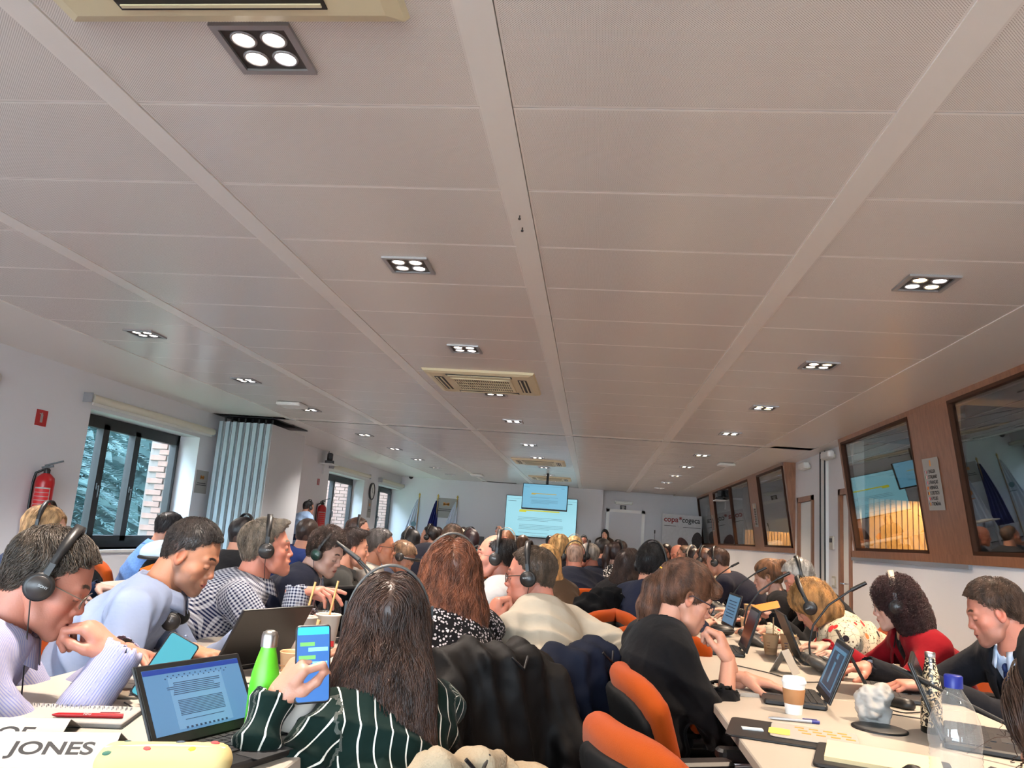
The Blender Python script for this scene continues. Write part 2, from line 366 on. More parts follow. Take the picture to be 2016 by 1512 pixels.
# booth rooms behind the glass
b = MB(); b.b2(4.7, 4.8, YB, YF, 0, CEIL+.05); b.b2(2.99, 4.8, 9.2, 9.3, 0, CEIL); b.b2(2.99, 4.8, 11.6, 11.7, 0, CEIL); b.b2(2.99, 4.8, 16.38, 16.46, 0, CEIL)
b.b2(2.99, 4.8, YF-.02, YF+.1, 0, CEIL); b.b2(2.9, 4.8, YB-.2, YB, 0, CEIL); struct('wall_booth', b, M_boothwall)
struct('wall_divider', MB().b2(2.99, 4.8, 6.70, 6.78, 0, CEIL), M_dark)
sl = thing('slatted_wall_panel', 'warm oak slatted wall panel lit inside the near booth, seen through its glass', 'wall panel', (3.87, 9.14, 0), pi/2)
sl2 = MB().b2(-.02, .04, -.84, .86, .6, 2.2).build('backing', M_dark, sl)
s0 = None
for k in range(29):
    if s0 is None: s0 = MB().b2(-.045, -.02, 0, .046, .6, 1.95).build('slat', M_slat, sl, (0, -.82+k*.058, 0))
    else: link('slat', s0.data, sl, (0, -.82+k*.058, 0))
sl3 = dup(sl, 'warm oak slatted panel low inside the nearest pane of the far booth', (3.87, 16.32, -.25), pi/2)
for (x, y, e) in ((3.9, 8.35, 20), (3.9, 15.6, 14)):
    ld = bpy.data.lights.new('booth_lamp', 'SPOT'); ld.energy = e*6; ld.color = (1, .72, .38); ld.spot_size = radians(150); ld.shadow_soft_size = .05
    lo = bpy.data.objects.new('booth_lamp', ld); COL.objects.link(lo); lo.location = (x, y, 2.2)
for (y, lab) in ((8.05, 'dark console desk and chair behind the glass of the near booth'), (13.1, 'dark console desk behind the nearest pane of the far booth')):
    t = thing('booth_desk', lab, 'desk', (3.25, y, 0)); MB().b2(-.25, .35, -.85, .85, .74, .77).build('desk_top', M_dgrey, t)
    MB().b2(-.22, -.18, -.8, .8, 0, .74).build('side_panel', M_dark, t); MB().b2(.3, .34, -.8, .8, 0, .74).build('side_panel', M_dark, t)
    c = MB(); c.rbox((.75, .1, .5), (.45, .45, .07), .05); c.rbox((.98, .1, 1.05), (.07, .46, .75), .03); c.build('chair_back', mat('olive_leather', rgb(60, 62, 48), .5), t)
    MB().rbox((.1, -.35, .98), (.03, .42, .28), .01, RY(radians(-12))).box((.1, -.35, .8), (.14, .2, .02)).build('monitor', M_black, t)
# ---- windows on the left
fx = XL-.30
def window(k, y0, y1, z0, z1, splits):
    w = MB(); F = .06
    w.b2(fx-.04, fx+.03, y0, y0+F, z0, z1); w.b2(fx-.04, fx+.03, y1-F, y1, z0, z1); w.b2(fx-.04, fx+.03, y0, y1, z0, z0+F+.02); w.b2(fx-.04, fx+.03, y0, y1, z1-F-.02, z1)
    o = struct('window_%d' % k, w, M_frame); ys = [y0+F]+[y0+(y1-y0)*q for q in splits]+[y1-F]
    for i in range(len(ys)-1):
        a, c = ys[i], ys[i+1]; q = MB(); G = .055
        for (p0, p1, r0, r1) in ((a, a+G, z0+.08, z1-.08), (c-G, c, z0+.08, z1-.08), (a, c, z0+.08, z0+.08+G), (a, c, z1-.08-G, z1-.08)): q.b2(fx-.03, fx+.055, p0, p1, r0, r1)
        q.build('window_sash', M_frame, o); MB().b2(fx, fx+.006, a+G, c-G, z0+.08+G, z1-.08-G).build('pane', M_glass, o)
        if i < len(ys)-2:
            yy = c-.03; zz = (z0+z1)/2-.05
            MB().box((fx+.065, yy, zz), (.02, .022, .07)).cyl((fx+.07, yy, zz), (fx+.09, yy, zz), .008).box((fx+.095, yy, zz-.055), (.012, .02, .13)).build('window_handle', M_black, o)
    MB().b2(XL-.27, XL+.03, y0-.02, y1+.02, z0-.03, z0+.0).build('sill', M_white, o)
    return o
window(1, *WIN[0], [.30, .57]); window(2, *WIN[1], [.45]); window(3, *WIN[2], [.45])
# exterior: brick piers, fir trees, ground
M_mortar = mat('mortar', rgb(120, 112, 106), .9); M_brick = mat('pale_brick', rgb(138, 108, 96), .85, bump=.6, bscale=90, var=.15, vscale=6)
brick = None
for k, (y, lab) in enumerate(((9.86, 'pale brick pier outside the large near window'), (17.85, 'pale brick pier outside the middle window by the clock'), (21.3, 'pale brick pier outside the last window'))):
    p = thing('brick_pier', lab, 'wall', (-5.53, y, 0)); MB().b2(-.36 if k == 0 else -1.1, 0, .0, .25, 0, 3.2).build('mortar', M_mortar, p)
    nz, nx = (34, 2)
    for j in range(nz if k == 0 else 0):
        for i in range(nx):
            x = -.115-i*.228-(.114 if j % 2 else 0)
            if x < -.32: continue
            if brick is None: brick = MB().rbox((0, 0, 0), (.216, .05, .066), .004, seg=1).build('brick', M_brick, p, (x, 0, .6+j*.076+.04)).data
            else: link('brick', brick, p, (x, random.uniform(-.003, .003), .6+j*.076+.04))
    if k:
        q = MB()
        for j in range(36):
            for i in range(5): q.rbox((-.115-i*.228-(.114 if j % 2 else 0), 0, .5+j*.076), (.216, .05, .066), .004, seg=1)
        tag(q.build('brickwork', M_brick, p), kind='stuff')
struct('ground_outside', MB().b2(-40, XL-.35, -20, 50, -.6, -.5), mat('lawn', rgb(110, 125, 100), .9))
struct('added_bounce_ground', MB().b2(-20, 20, -40, YB-.2, -.3, -.2), mat('pale_paving', rgb(225, 208, 186), .9))  # unseen bright slab added to bounce warm daylight up to the ceiling
M_fir = mat('fir_needles', rgb(58, 88, 88), .7, var=.35, vscale=3); M_bark = mat('bark', rgb(80, 66, 54), .9, bump=1, bscale=30)
def fir(x, y, h, lab, seed):
    r = random.Random(seed); t = thing('fir_tree', lab, 'tree', (x, y, -.5))
    MB().cyl((0, 0, 0), (0, 0, h), .16, .02, 8).build('trunk', M_bark, t)
    vs = []; fs = []
    for lv in range(int(h/.17)):
        z = .5+lv*.17; L = (h-z)/h*2.3+.2
        for a in range(9):
            an = r.uniform(0, 2*pi); ll = L*r.uniform(.7, 1.05); d = Vector((cos(an), sin(an), 0)); sd = Vector((-sin(an), cos(an), 0))
            for q in range(int(ll/.055)):
                u = q*.055; c = Vector((0, 0, z))+d*u+Vector((0, 0, .12*sin(u*2)-.16*u*u)); w = .05+.22*sin(pi*min(1, u/ll+.08))*.9
                for sgn in (-1, 1):
                    tip = c+sd*sgn*w*r.uniform(.7, 1.1)+d*w*.55+Vector((0, 0, -.10*w+r.uniform(-.04, .04))); o = len(vs)
                    vs += [c-d*.018, c+d*.018, tip, c+Vector((0, 0, .014))]; fs += [(o, o+1, o+2), (o, o+2, o+3)]
    me = bpy.data.meshes.new('needles'); me.from_pydata([tuple(v) for v in vs], [], fs); me.materials.append(M_fir); tag(link('needles', me, t), kind='stuff')
fir(-8.3, 10.6, 7.5, 'blue-green fir tree filling the left panes of the large near window', 1)
fir(-9.6, 13.4, 8.5, 'blue-green fir tree farther back behind the brick pier of the near window', 2)
fir(-9.0, 7.6, 7.0, 'fir tree outside, mostly hidden by the wall left of the near window', 3)
b = MB(); r_ = random.Random(5)
for k in range(1800):
    y = r_.uniform(-6, 48); z = r_.uniform(-.5, 9); s_ = r_.uniform(.25, .6); x = -13.5+r_.uniform(-.8, .8); b.add([(x-s_*.3, y-s_, z-.1), (x+.2, y, z+s_*.5), (x-s_*.3, y+s_, z-.15), (x+.3, y+.1, z-s_*.8)], [(0, 3, 1), (1, 3, 2)])
b.box((-14.6, 20, 4), (.4, 60, 9.5)); o = b.build('treeline', M_fir); o['kind'] = 'stuff'; tag(o, 'dense blue-green treeline beyond the fir trees outside', 'trees')
struct('facade_across', MB().b2(-10, -9.5, 19, 60, -.5, 9), mat('pale_render', rgb(190, 194, 192), .9))
# ------------------------------------------------------------------ ceiling fixtures
M_bulb = mat('lamp_face', (1, .93, .82), .4, emit=22, ecol=(1, .86, .70)); M_bulbc = mat('cool_lamp_face', (1, .97, .98), .4, emit=22, ecol=(1, .95, .96)); M_bulby = mat('amber_lamp_face', (1, .8, .5), .4, emit=20, ecol=(1, .74, .36))
M_lumf = mat('luminaire_frame', rgb(150, 147, 148), .35, .5); M_lump = mat('luminaire_plate', rgb(52, 46, 42), .5)
def luminaire():
    t = thing('downlight_fixture', 'x', 'ceiling light')
    f = MB(); S = .115; w = .02
    for (a, b, c, d) in ((-S, S, -S, -S+w), (-S, S, S-w, S), (-S, -S+w, -S+w, S-w), (S-w, S, -S+w, S-w)): f.box(((a+b)/2, (c+d)/2, -.005), (b-a, d-c, .012))
    f.build('frame', M_lumf, t); MB().b2(-S+.01, S-.01, -S+.01, S-.01, -.003, -.001).build('plate', M_lump, t)
    for i, (x, y) in enumerate(((-.044, .044), (.044, .044), (-.044, -.044), (.044, -.044))):
        r = MB().lathe([(.029, 0), (.030, -.004), (.034, -.006), (.037, -.003), (.038, 0)], 20).build('ring', M_lumf, t, (x, y, -.003))
        MB().lathe([(.0285, 0), (.027, -.002), (0.0001, -.0035)], 16).build('lamp', (M_bulb, M_bulbc, M_bulb, M_bulb)[i], r)
    return t
lum0 = luminaire(); first = True
colname = {-3.5: 'row nearest the windows', -1.0: 'middle row', 1.51: 'row nearest the booths'}
for x in LUM_X:
    k = 0
    for y in LUM_Y:
        if (x, y) not in LUMS or y < 0: 
            if not (x == -1.0 and y == 1.927): continue
        if y < 1 and x != -1.0: continue
        vis = not (x != -1.0 and y < 3)
        k += 1
        order = ['first', 'second', 'third', 'fourth', 'fifth', 'sixth', 'seventh', 'eighth', 'ninth', 'tenth', 'eleventh']
        if x != -1.0 and y < 3.0: continue
        n = {-1.0: [1.927, 3.73, 5.53, 7.33, 9.13, 11.5, 13.35, 15.2, 17.0, 18.85], -3.5: [3.73, 5.53, 7.33, 9.13, 11.5, 13.35, 15.2, 17.0, 18.85], 1.51: [3.73, 5.53, 7.33, 9.13, 11.5, 13.35, 15.2, 17.0, 18.85]}[x]
        if y not in n: continue
        nn = n.index(y)
        if x == -3.5: nn -= 1                                       # the first one lies outside the view
        lab = 'square four-lamp ceiling downlight, %s from the camera in the %s' % (order[max(nn, 0)], colname[x])
        if x == -3.5 and nn < 0: continue
        if first: lum0.location = (x, y, CEIL); lum0['label'] = lab; lum0['group'] = 'square ceiling downlights'; first = False
        else:
            q = dup(lum0, lab, (x, y, CEIL), 0, 'square ceiling downlights')
            if x > 1:
                for i, ch in enumerate([c for c in q.children if c.name.startswith('ring')]):
                    for g in ch.children: g.data = g.data.copy(); g.data.materials[0] = (M_bulbc, M_bulby, M_bulby, M_bulbc)[i] if int(y*3) % 2 else (M_bulby, M_bulb, M_bulb, M_bulby)[i]
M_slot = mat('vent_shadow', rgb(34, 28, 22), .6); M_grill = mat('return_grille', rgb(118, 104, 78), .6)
def cassette():
    t = thing('air_conditioner', 'x', 'air conditioner'); S = .475
    v = []; b = MB()
    def sq(s, z): return [(-s, -s, z), (s, -s, z), (s, s, z), (-s, s, z)]
    vs = sq(S, 0)+sq(S-.01, -.018)+sq(S-.05, -.03); b.add(vs, [(0, 3, 2, 1)]+[(i+4*k, (i+1) % 4+4*k, (i+1) % 4+4*k+4, i+4*k+4)[::-1] for k in (0, 1) for i in range(4)]+[(8, 9, 10, 11)[::-1]])
    b.build('housing', M_cream, t)
    for (x, y, r) in ((0, .36, 0), (0, -.36, 0), (.36, 0, 1), (-.36, 0, 1)):
        d = (.56, .075, .006) if not r else (.075, .56, .006)
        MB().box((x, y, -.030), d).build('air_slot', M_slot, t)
        d2 = (.54, .012, .004) if not r else (.012, .54, .004)
        f = MB()
        for q in (-.018, .018): f.box((x+(q if r else 0), y+(0 if r else q), -.036), d2)
        f.build('flap', M_cream, t)
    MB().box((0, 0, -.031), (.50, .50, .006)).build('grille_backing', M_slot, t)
    g = MB()
    for i in range(26): g.box((-.24+i*.0192, 0, -.037), (.008, .48, .005))
    for i in range(5): g.box((0, -.24+i*.12, -.038), (.49, .012, .006))
    for s in (-1, 1): g.box((0, s*.255, -.036), (.53, .02, .01)).box((s*.255, 0, -.036), (.02, .53, .01))
    g.build('grille', M_cream, t); return t
ac0 = cassette(); ac0.location = (-1.02, 1.32, CEIL); ac0['label'] = 'cream air conditioning cassette cut off by the top edge above the first downlight'; ac0['group'] = 'ceiling cassettes'
for y, l in ((6.76, 'cream ceiling cassette with brown grille between the third and fourth middle downlights'), (14.1, 'cream ceiling cassette beyond the partition track, in front of the small screen pole'), (17.95, 'farthest ceiling cassette, just above the hanging screen')):
    dup(ac0, l, (-1.02, y, CEIL), 0, 'ceiling cassettes')
def det(x, y, lab, s):
    t = thing('access_point', lab, 'detector', (x, y, CEIL)); MB().rbox((0, 0, -.025), (s, s, .04), .04).build('housing', M_white, t); MB().box((0, 0, -.003), (s*.8, s*.8, .006)).build('mount', M_black, t)
det(-3.55, 8.7, 'white box on the ceiling before the folding partition', .3); det(2.0, 12.4, 'white access point on the ceiling near the far booth', .26); det(-2.75, 18.2, 'white access point on the far ceiling above the flags', .3)
t = thing('ceiling_vent', 'dark slot vent along the ceiling edge over the flags', 'vent', (-2.5, 20.6, CEIL)); q = MB(); q.box((0, 0, -.004), (.9, .08, .008)).build('backing', M_slot, t); MB().box((0, .02, -.009), (.88, .008, .006)).box((0, -.02, -.009), (.88, .008, .006)).build('blade', M_dgrey, t)
t = thing('dome_camera', 'black dome camera in the far left ceiling corner', 'camera', (-4.88, 20.6, CEIL)); MB().lathe([(.06, 0), (.06, -.02), (.045, -.05), (.02, -.065), (0.001, -.07)], 16).build('dome', M_black, t); MB().lathe([(.07, 0), (.07, -.012)], 16).build('base', M_white, t)
# roller blinds
M_blind = mat('cream_blind', rgb(214, 208, 190), .6)
for (y0, y1, lab) in ((7.35, 10.02, 'long cream roller blind rolled up over the near window'), (14.95, 17.6, 'cream roller blind rolled up over the window beside the camera shelf'), (18.6, 20.88, 'white roller blind rolled up over the last window')):
    t = thing('roller_blind', lab, 'blind', (XL, (y0+y1)/2, 2.33), 0, 'roller blinds over the windows'); h = (y1-y0)/2
    MB().cyl((.07, -h+.03, 0), (.07, h-.03, 0), .042, n=20).build('roll', M_blind, t)
    MB().box((.07, 0, -.055), (.012, 2*h-.12, .03)).build('bottom_bar', M_white, t)
    for s in (-1, 1): MB().box((.05, s*h, 0), (.1, .012, .10)).cyl((.07, s*(h+.012), 0), (.07, s*(h-.01), 0), .034, n=16).build('bracket', M_alu, t)
# wall plates on the left
def fire_ext(x, y, z, rz, lab):
    t = thing('fire_extinguisher', lab, 'fire extinguisher', (x, y, z), rz, 'fire extinguishers')
    MB().lathe([(.03, -.29), (.075, -.28), (.082, -.26), (.082, .12), (.075, .16), (.045, .19), (.025, .205), (.025, .22)], 24).build('cylinder', M_red, t)
    MB().lathe([(.028, .2), (.03, .235), (.02, .25)], 12).box((0, .0, .262), (.02, .10, .02), RX(radians(14))).box((0, .05, .30), (.024, .16, .014), RX(radians(20))).build('valve', M_black, t)
    MB().tube([(0, -.03, .235), (-.0, -.09, .2), (.0, -.105, .1), (0, -.10, -.1), (0, -.09, -.2)], .012).build('hose', M_black, t)
    lb = MB(); lb.grid(lambda u, v: (.0835*cos(radians(-45+100*u)), .0835*sin(radians(-45+100*u)), -.2+.27*v), 8, 1); lb.build('label_border', M_paper, t)
    q = MB()
    for j in range(7): q.grid(lambda u, v, j=j: (.0845*cos(radians(-40+90*u)), .0845*sin(radians(-40+90*u)), -.19+j*.036+.030*v), 8, 1)
    q.build('label_text', mat('label_red', rgb(196, 30, 34), .5), t)
    MB().box((-.07, 0, 0), (.04, .06, .3)).build('bracket', M_black, t); return t
fire_ext(XL+.1, 6.88, 1.32, radians(-70), 'red fire extinguisher on the wall left of the near window')
fire_ext(XL+.1, 14.55, 1.36, radians(-70), 'small-looking red fire extinguisher behind the standing man in light blue')
def ext_sign(y, z, s, lab):
    t = thing('extinguisher_sign', lab, 'sign', (XL+.004, y, z), 0, 'red extinguisher signs'); MB().box((0, 0, 0), (.004, s, s)).build('plate', M_red, t)
    b = MB(); b.box((.003, .0, -.005), (.002, s*.2, s*.5)).box((.003, .0, .27*s), (.002, s*.1, s*.12)).box((.003, -.12*s, .25*s), (.002, s*.2, s*.06)); b.build('symbol', M_paper, t)
ext_sign(6.8, 2.03, .15, 'square red fire extinguisher pictogram high on the near left wall'); ext_sign(14.45, 1.98, .12, 'red pictogram on the far left wall near the camera shelf')
M_logo_o = mat('logo_orange', rgb(214, 140, 60), .6)
def paper_sign(loc, w, h, lab, axis='x', glyph=True):
    t = thing('paper_notice', lab, 'notice', loc); d = (.003, w, h) if axis == 'x' else (w, .003, h)
    MB().box((0, 0, 0), d).build('sheet', M_paper, t); b = MB(); sgn = .003
    def bx(c, y, z, a, bb):
        c.box((sgn, y, z) if axis == 'x' else (y, -sgn, z), (.001, a, bb) if axis == 'x' else (a, .001, bb))
    b2_ = MB(); bx(b2_, 0, h*.2, w*.3, h*.08); bx(b2_, -.1*w, h*.2, w*.1, h*.16); bx(b2_, .1*w, h*.2, w*.1, h*.16); b2_.build('emblem', M_logo_o, t)
    bx(b, 0, -h*.06, w*.7, h*.03); bx(b, 0, -h*.14, w*.8, h*.03); b.build('lettering', M_ink, t); return t
paper_sign((XL+.003, 10.0, 1.66), .32, .30, 'paper notice with orange emblem on the wall between window and folding partition')
paper_sign((XL+.003, 18.05, 1.62), .3, .42, 'paper notice under the wall clock')
paper_sign((-3.92, 20.896, 1.83), .55, .52, 'paper notice with orange emblem between the flags', 'y')
t = thing('alarm_bell', 'round cream bell on the left wall at the photo edge', 'bell', (XL, 6.12, 2.28)); MB().lathe([(.06, 0), (.06, .03), (.045, .05), (.001, .055)], 20, rot=RY(pi/2)).build('dome', M_cream, t); MB().lathe([(.035, .05), (.034, .058), (.001, .06)], 16, rot=RY(pi/2)).build('centre', M_white, t)
t = thing('wall_clock', 'round wall clock with grey rim between the far windows', 'clock', (XL, 18.05, 2.02))
MB().lathe([(.19, 0), (.2, .02), (.2, .045), (.18, .05), (.178, .03)], 32, rot=RY(pi/2)).build('rim', M_dgrey, t); MB().lathe([(.18, .03), (.001, .031)], 32, rot=RY(pi/2)).build('face', M_white, t)
MB().box((.035, 0, .04), (.003, .01, .1)).box((.036, .03, -.02), (.003, .1, .008), RX(radians(-25))).build('hands', M_ink, t)
def ptz(x, y, z, rz, lab, sx):
    s = thing('camera_shelf', lab+' (its white shelf)', 'shelf', (x, y, z)); MB().box((sx*.13, 0, 0), (.26, .42, .02)).box((sx*.02, .05, -.09), (.03, .03, .18)).build('board', M_white, s)
    t = thing('conference_camera', lab, 'camera', (x+sx*.14, y, z+.01), rz)
    MB().rbox((0, 0, .03), (.17, .20, .06), .02).build('base', M_black, t); MB().rbox((0, 0, .13), (.11, .14, .15), .04).build('head', M_dgrey, t)
    MB().cyl((0, -.06, .14), (0, -.095, .14), .035, n=16).build('lens', M_black, t); MB().tube([(-.02, .1, .03), (-.03, .16, .1), (-.03, .17, .22), (-.02, .15, .26)], .006).build('cable', M_black, t)
ptz(XL, 14.55, 2.33, radians(20), 'black pan-tilt camera on a shelf at the left wall', 1); ptz(2.82, 17.3, 2.30, radians(-20), 'black pan-tilt camera on a shelf in front of the far booth', -1)
# right wall items
def lamp_em(loc, rz, lab, w=.3):
    t = thing('emergency_light', lab, 'emergency light', loc, rz); MB().rbox((0, 0, 0), (w, .08, .09), .03).build('housing', M_white, t); MB().rbox((0, -.03, -.02), (w*.9, .06, .06), .02).build('diffuser', mat('clear_diffuser', rgb(215, 215, 205), .3), t)
lamp_em((.79, YF-.06, 2.31), 0, 'rectangular emergency light above the far white door', .5); lamp_em((2.80, 9.9, 2.50), pi/2, 'curved white emergency light beside the aluminium partition post', .34); lamp_em((2.80, 11.0, 2.47), pi/2, 'second white emergency light, left of the partition post', .34)
t = thing('exit_pictogram', 'small black exit pictogram above the far door', 'sign', (.78, YF-.006, 2.16)); MB().box((0, 0, 0), (.16, .006, .16)).build('plate', M_black, t); MB().box((0, -.004, .01), (.06, .003, .1)).box((0, -.005, .04), (.1, .003, .02)).box((-.03, -.005, -.04), (.02, .003, .05)).box((.03, -.005, -.04), (.02, .003, .05)).build('symbol', M_paper, t)
t = thing('thermostat', 'grey thermostat display on the wall between the doors', 'thermostat', (2.87, 9.93, 1.45)); MB().rbox((-.01, 0, 0), (.025, .15, .16), .006).build('housing', mat('beige_plastic', rgb(190, 184, 170), .5), t); MB().box((-.024, 0, .03), (.003, .1, .05)).build('display', M_dgrey, t)
t = thing('light_switch', 'double light switch plate between the doors', 'switch', (2.87, 9.86, 1.0)); MB().rbox((-.008, 0, 0), (.016, .13, .13), .006).build('plate', MATS['beige_plastic'], t)
for s in (-1, 1): MB().box((-.018, s*.028, 0), (.006, .045, .08)).build('rocker', M_white, t)
LANG = ['1 ENGLISH', '2 ITALIANO', '3 FRANÇAIS', '4 ESPAÑOL', '5 DEUTSCH', '6 POLSKI', '7 ROMÂNA']
FLAGC = [((30, 50, 120), (230, 230, 230), (190, 30, 40)), ((20, 130, 60), (240, 240, 240), (200, 40, 50)), ((30, 50, 140), (240, 240, 240), (200, 40, 50)), ((200, 40, 40), (240, 190, 40), (200, 40, 40)), ((30, 30, 30), (200, 40, 40), (240, 190, 40)), ((240, 240, 240), (220, 40, 60), (220, 40, 60)), ((30, 50, 140), (240, 200, 40), (200, 40, 50))]
def lang_list(y, z0, z1, lab, full=True):
    zc = (z0+z1)/2; a = atan2(.17, 1.26); H = z1-z0; w = .3
    Rm = Matrix(((0, -sin(a), -cos(a)), (-1, 0, 0), (0, cos(a), -sin(a))))      # local x along -Y, local y up the tilted face, local z out of it
    t = thing('language_list', lab, 'notice', (tx(zc)-.010, y, zc), rot=Rm @ RZ(radians(-1.5))); MB().box((0, 0, 0), (w, H, .002)).build('sheet', M_paper, t)
    MB().box((-.0, H*.40, .002), (.025, .05, .001)).build('emblem', M_logo_o, t)
    for i, s in enumerate(LANG):
        yy = H*(.24-i*.103)
        text('lettering', s, .040, M_ink, t, (-.075, yy, .0016), (0, 0, 0), 'LEFT', .0003, .8)
        for j in range(3):
            c = FLAGC[i][j]; MB().box((-.118+j*.010, yy, .002), (.0095, .026, .001)).build('flag_stripe', mat('flag%d_%d_%d' % c, rgb(*c), .6), t)
    return t
lang_list(6.83, 1.72, 2.15, 'white language list taped to the walnut post between the near panes'); lang_list(14.08, 1.70, 2.1, 'white language list on the post between the far booth panes'); lang_list(18.95, 1.68, 2.05, 'farthest white language list, on the post beside the banner')
# screens at the front
M_scr = mat('screen_page', rgb(60, 80, 90), .3, emit=.46, ecol=rgb(160, 226, 240)); M_scr2 = mat('small_screen_page', rgb(50, 70, 90), .3, emit=.45, ecol=rgb(125, 196, 226))
M_hl = mat('highlighter', rgb(90, 90, 30), .4, emit=.42, ecol=rgb(226, 226, 60)); M_hl2 = mat('small_highlighter', rgb(90, 80, 40), .4, emit=.4, ecol=rgb(205, 180, 70)); M_line = mat('screen_text', rgb(60, 80, 90), .5, emit=.2, ecol=rgb(90, 130, 140))
def tv(loc, w, h, rot, lab, page, hl, band):
    t = thing('display_screen', lab, 'screen', loc, rot=rot)
    MB().rbox((0, 0, -.03), (w+.03, h+.04, .06), .01).build('housing', M_black, t); MB().box((0, .008, .001), (w, h, .004)).build('panel', page, t)
    b = MB(); z = .0045; r = random.Random(3)
    for (y0, n_, x0, x1) in band:
        for i in range(n_): b.box(((x0+x1)/2*w-(.1*w if i == n_-1 else 0), y0*h-i*.036*h, z), ((x1-x0)*w*(1 if i < n_-1 else .7), .007*h, .001))
    b.build('text_lines', M_line, t)
    q = MB(); q.box((-.02*w, hl*h, z), (.56*w, .03*h, .001)).box((-.26*w, (hl-.025)*h, z), (.10*w, .05*h, .001)).build('highlight', M_hl if page is M_scr else M_hl2, t)
    k = MB()
    for i in range(9): k.box((-.12*w+i*.025*w, -.472*h, z), (.012*w, .02*h, .001))
    k.build('taskbar_icons', M_paper, t); k = MB().box((0, .44*h, z), (w*.98, .004*h, .001)).box((-.42*w, .38*h, z), (.12*w, .01*h, .001)).box((.40*w, .38*h, z), (.07*w, .01*h, .001)); k.build('toolbar', M_line, t)
    return t
FY = RX(pi/2)
tv((-1.37, 20.83, 1.755), 1.86, 1.03, FY, 'large wall screen showing a document with yellow highlight', M_scr, .16, [(-.02, 3, -.32, .3), (-.2, 4, -.3, .32), (-.4, 1, -.3, .3)])
t = tv((-1.03, 16.55, 2.085), .93, .5, RZ(radians(-3)) @ RX(radians(86)), 'small ceiling-hung screen in front of the large one', M_scr2, .13, [(-.02, 2, -.32, .3), (-.14, 5, -.3, .3)])
t = thing('screen_pole', 'black ceiling pole holding the small screen', 'pole', (-1.0, 16.62, 2.2)); MB().cyl((0, 0, 0), (0, 0, CEIL-2.2), .025).build('tube', M_black, t); MB().box((0, -.02, 0), (.2, .03, .2)).build('bracket', M_black, t)
t = thing('dark_monitor', 'dark monitor standing left of the seated chairman', 'monitor', (-3.05, 20.2, 0), radians(4)); MB().rbox((0, 0, .95), (.62, .05, .42), .01).build('panel', M_dgrey, t); MB().cyl((0, 0, 0), (0, 0, .8), .03).box((0, 0, .01), (.5, .4, .02)).build('stand', M_black, t)
# flags
def flag(x, lab, m, w, seed, em=None):
    t = thing('standing_flag', lab, 'flag', (x, 20.6, 0), 0, 'flags on poles by the far wall')
    MB().cyl((0, 0, 0), (.02, 0, 2.05), .014).build('pole', mat('flag_pole', rgb(150, 120, 70), .4, .3), t); MB().lathe([(.001, .12), (.03, .06), (.012, .03), (.03, 0), (.001, -.01)], 10, (.02, 0, 2.06)).build('finial', mat('brass', rgb(190, 160, 80), .3, .8), t)
    MB().lathe([(.16, 0), (.16, .03), (.03, .05)], 20).build('base', M_black, t)
    def f(u, v):
        z = 2.0-v*1.55; hw = .04+w*v**.8; xx = .03-u*hw*1.6+.12*hw; yy = .05*sin(u*22+seed)*(.3+v)+.02*sin(v*7+seed)
        return (xx, yy, z)
    b = MB(); b.grid(f, 26, 14, True, .004); b.build('cloth', m, t)
    if em:
        q = MB(); q.lathe([(.07, 0), (.001, .002)], 16, (-.06, -.07, 1.35), RX(pi/2)); q.box((-.06, -.08, 1.2), (.16, .003, .02)).build('emblem', em, t)
M_flagw = mat('white_flag_cloth', rgb(205, 214, 226), .8, sheen=.3); M_flagb = mat('blue_flag_cloth', rgb(24, 38, 130), .8)
flag(-4.62, 'leftmost white flag with grey emblem by the last window', M_flagw, .30, .4, M_line); flag(-4.12, 'dark blue flag furled on its pole', M_flagb, .22, 1.3); flag(-3.60, 'white flag with small orange emblem, right of the blue one', M_flagw, .30, 2.2, M_logo_o)
# banner
M_ban = mat('banner_vinyl', rgb(188, 188, 190), .5, var=.06, vscale=14); M_banr = mat('banner_red', rgb(150, 50, 48), .6); M_bang = mat('banner_grey', rgb(70, 72, 74), .6)
t = thing('roll_up_banner', 'grey roll-up banner reading copa cogeca beside the far booth', 'banner', (2.27, 20.75, 0)); MB().box((0, 0, 1.07), (1.0, .006, 2.0)).build('sheet', M_ban, t); MB().rbox((0, 0, .04), (1.04, .16, .08), .02).build('base', M_alu, t)
text('lettering', 'copa', .19, M_banr, t, (-.46, -.006, 1.94), (pi/2, 0, 0), 'LEFT', .001, 1); text('lettering', 'cogeca', .19, M_bang, t, (.0, -.006, 1.94), (pi/2, 0, 0), 'LEFT', .001, .86)
q = MB()
for k in range(4): q.box((-.04, -.006, 1.98), (.09, .002, .014), RY(pi*k/4))
q.build('star', M_banr, t); MB().box((-.3, -.006, 1.78), (.3, .002, .012)).box((.25, -.006, 1.76), (.45, .002, .012)).build('small_print', M_bang, t)
def seed_shape(x, z, rot, lab, c):
    b = MB(); n = 20; vs = [(0, 0)]; 
    pts = [(.13*sin(2*pi*k/n)*(1 if cos(2*pi*k/n) > 0 else (1-.5*abs(cos(2*pi*k/n)))), .24*cos(2*pi*k/n)) for k in range(n)]
    vv = [(x+px*cos(rot)-pz*sin(rot), -.005, z+px*sin(rot)+pz*cos(rot)) for px, pz in pts]; v2 = [(a, -.009, c_) for a, _, c_ in vv]
    b.add(vv+v2, [tuple(range(n, 2*n))]+[(i, (i+1) % n, n+(i+1) % n, n+i) for i in range(n)]); b.build('seed_shape', c, t)
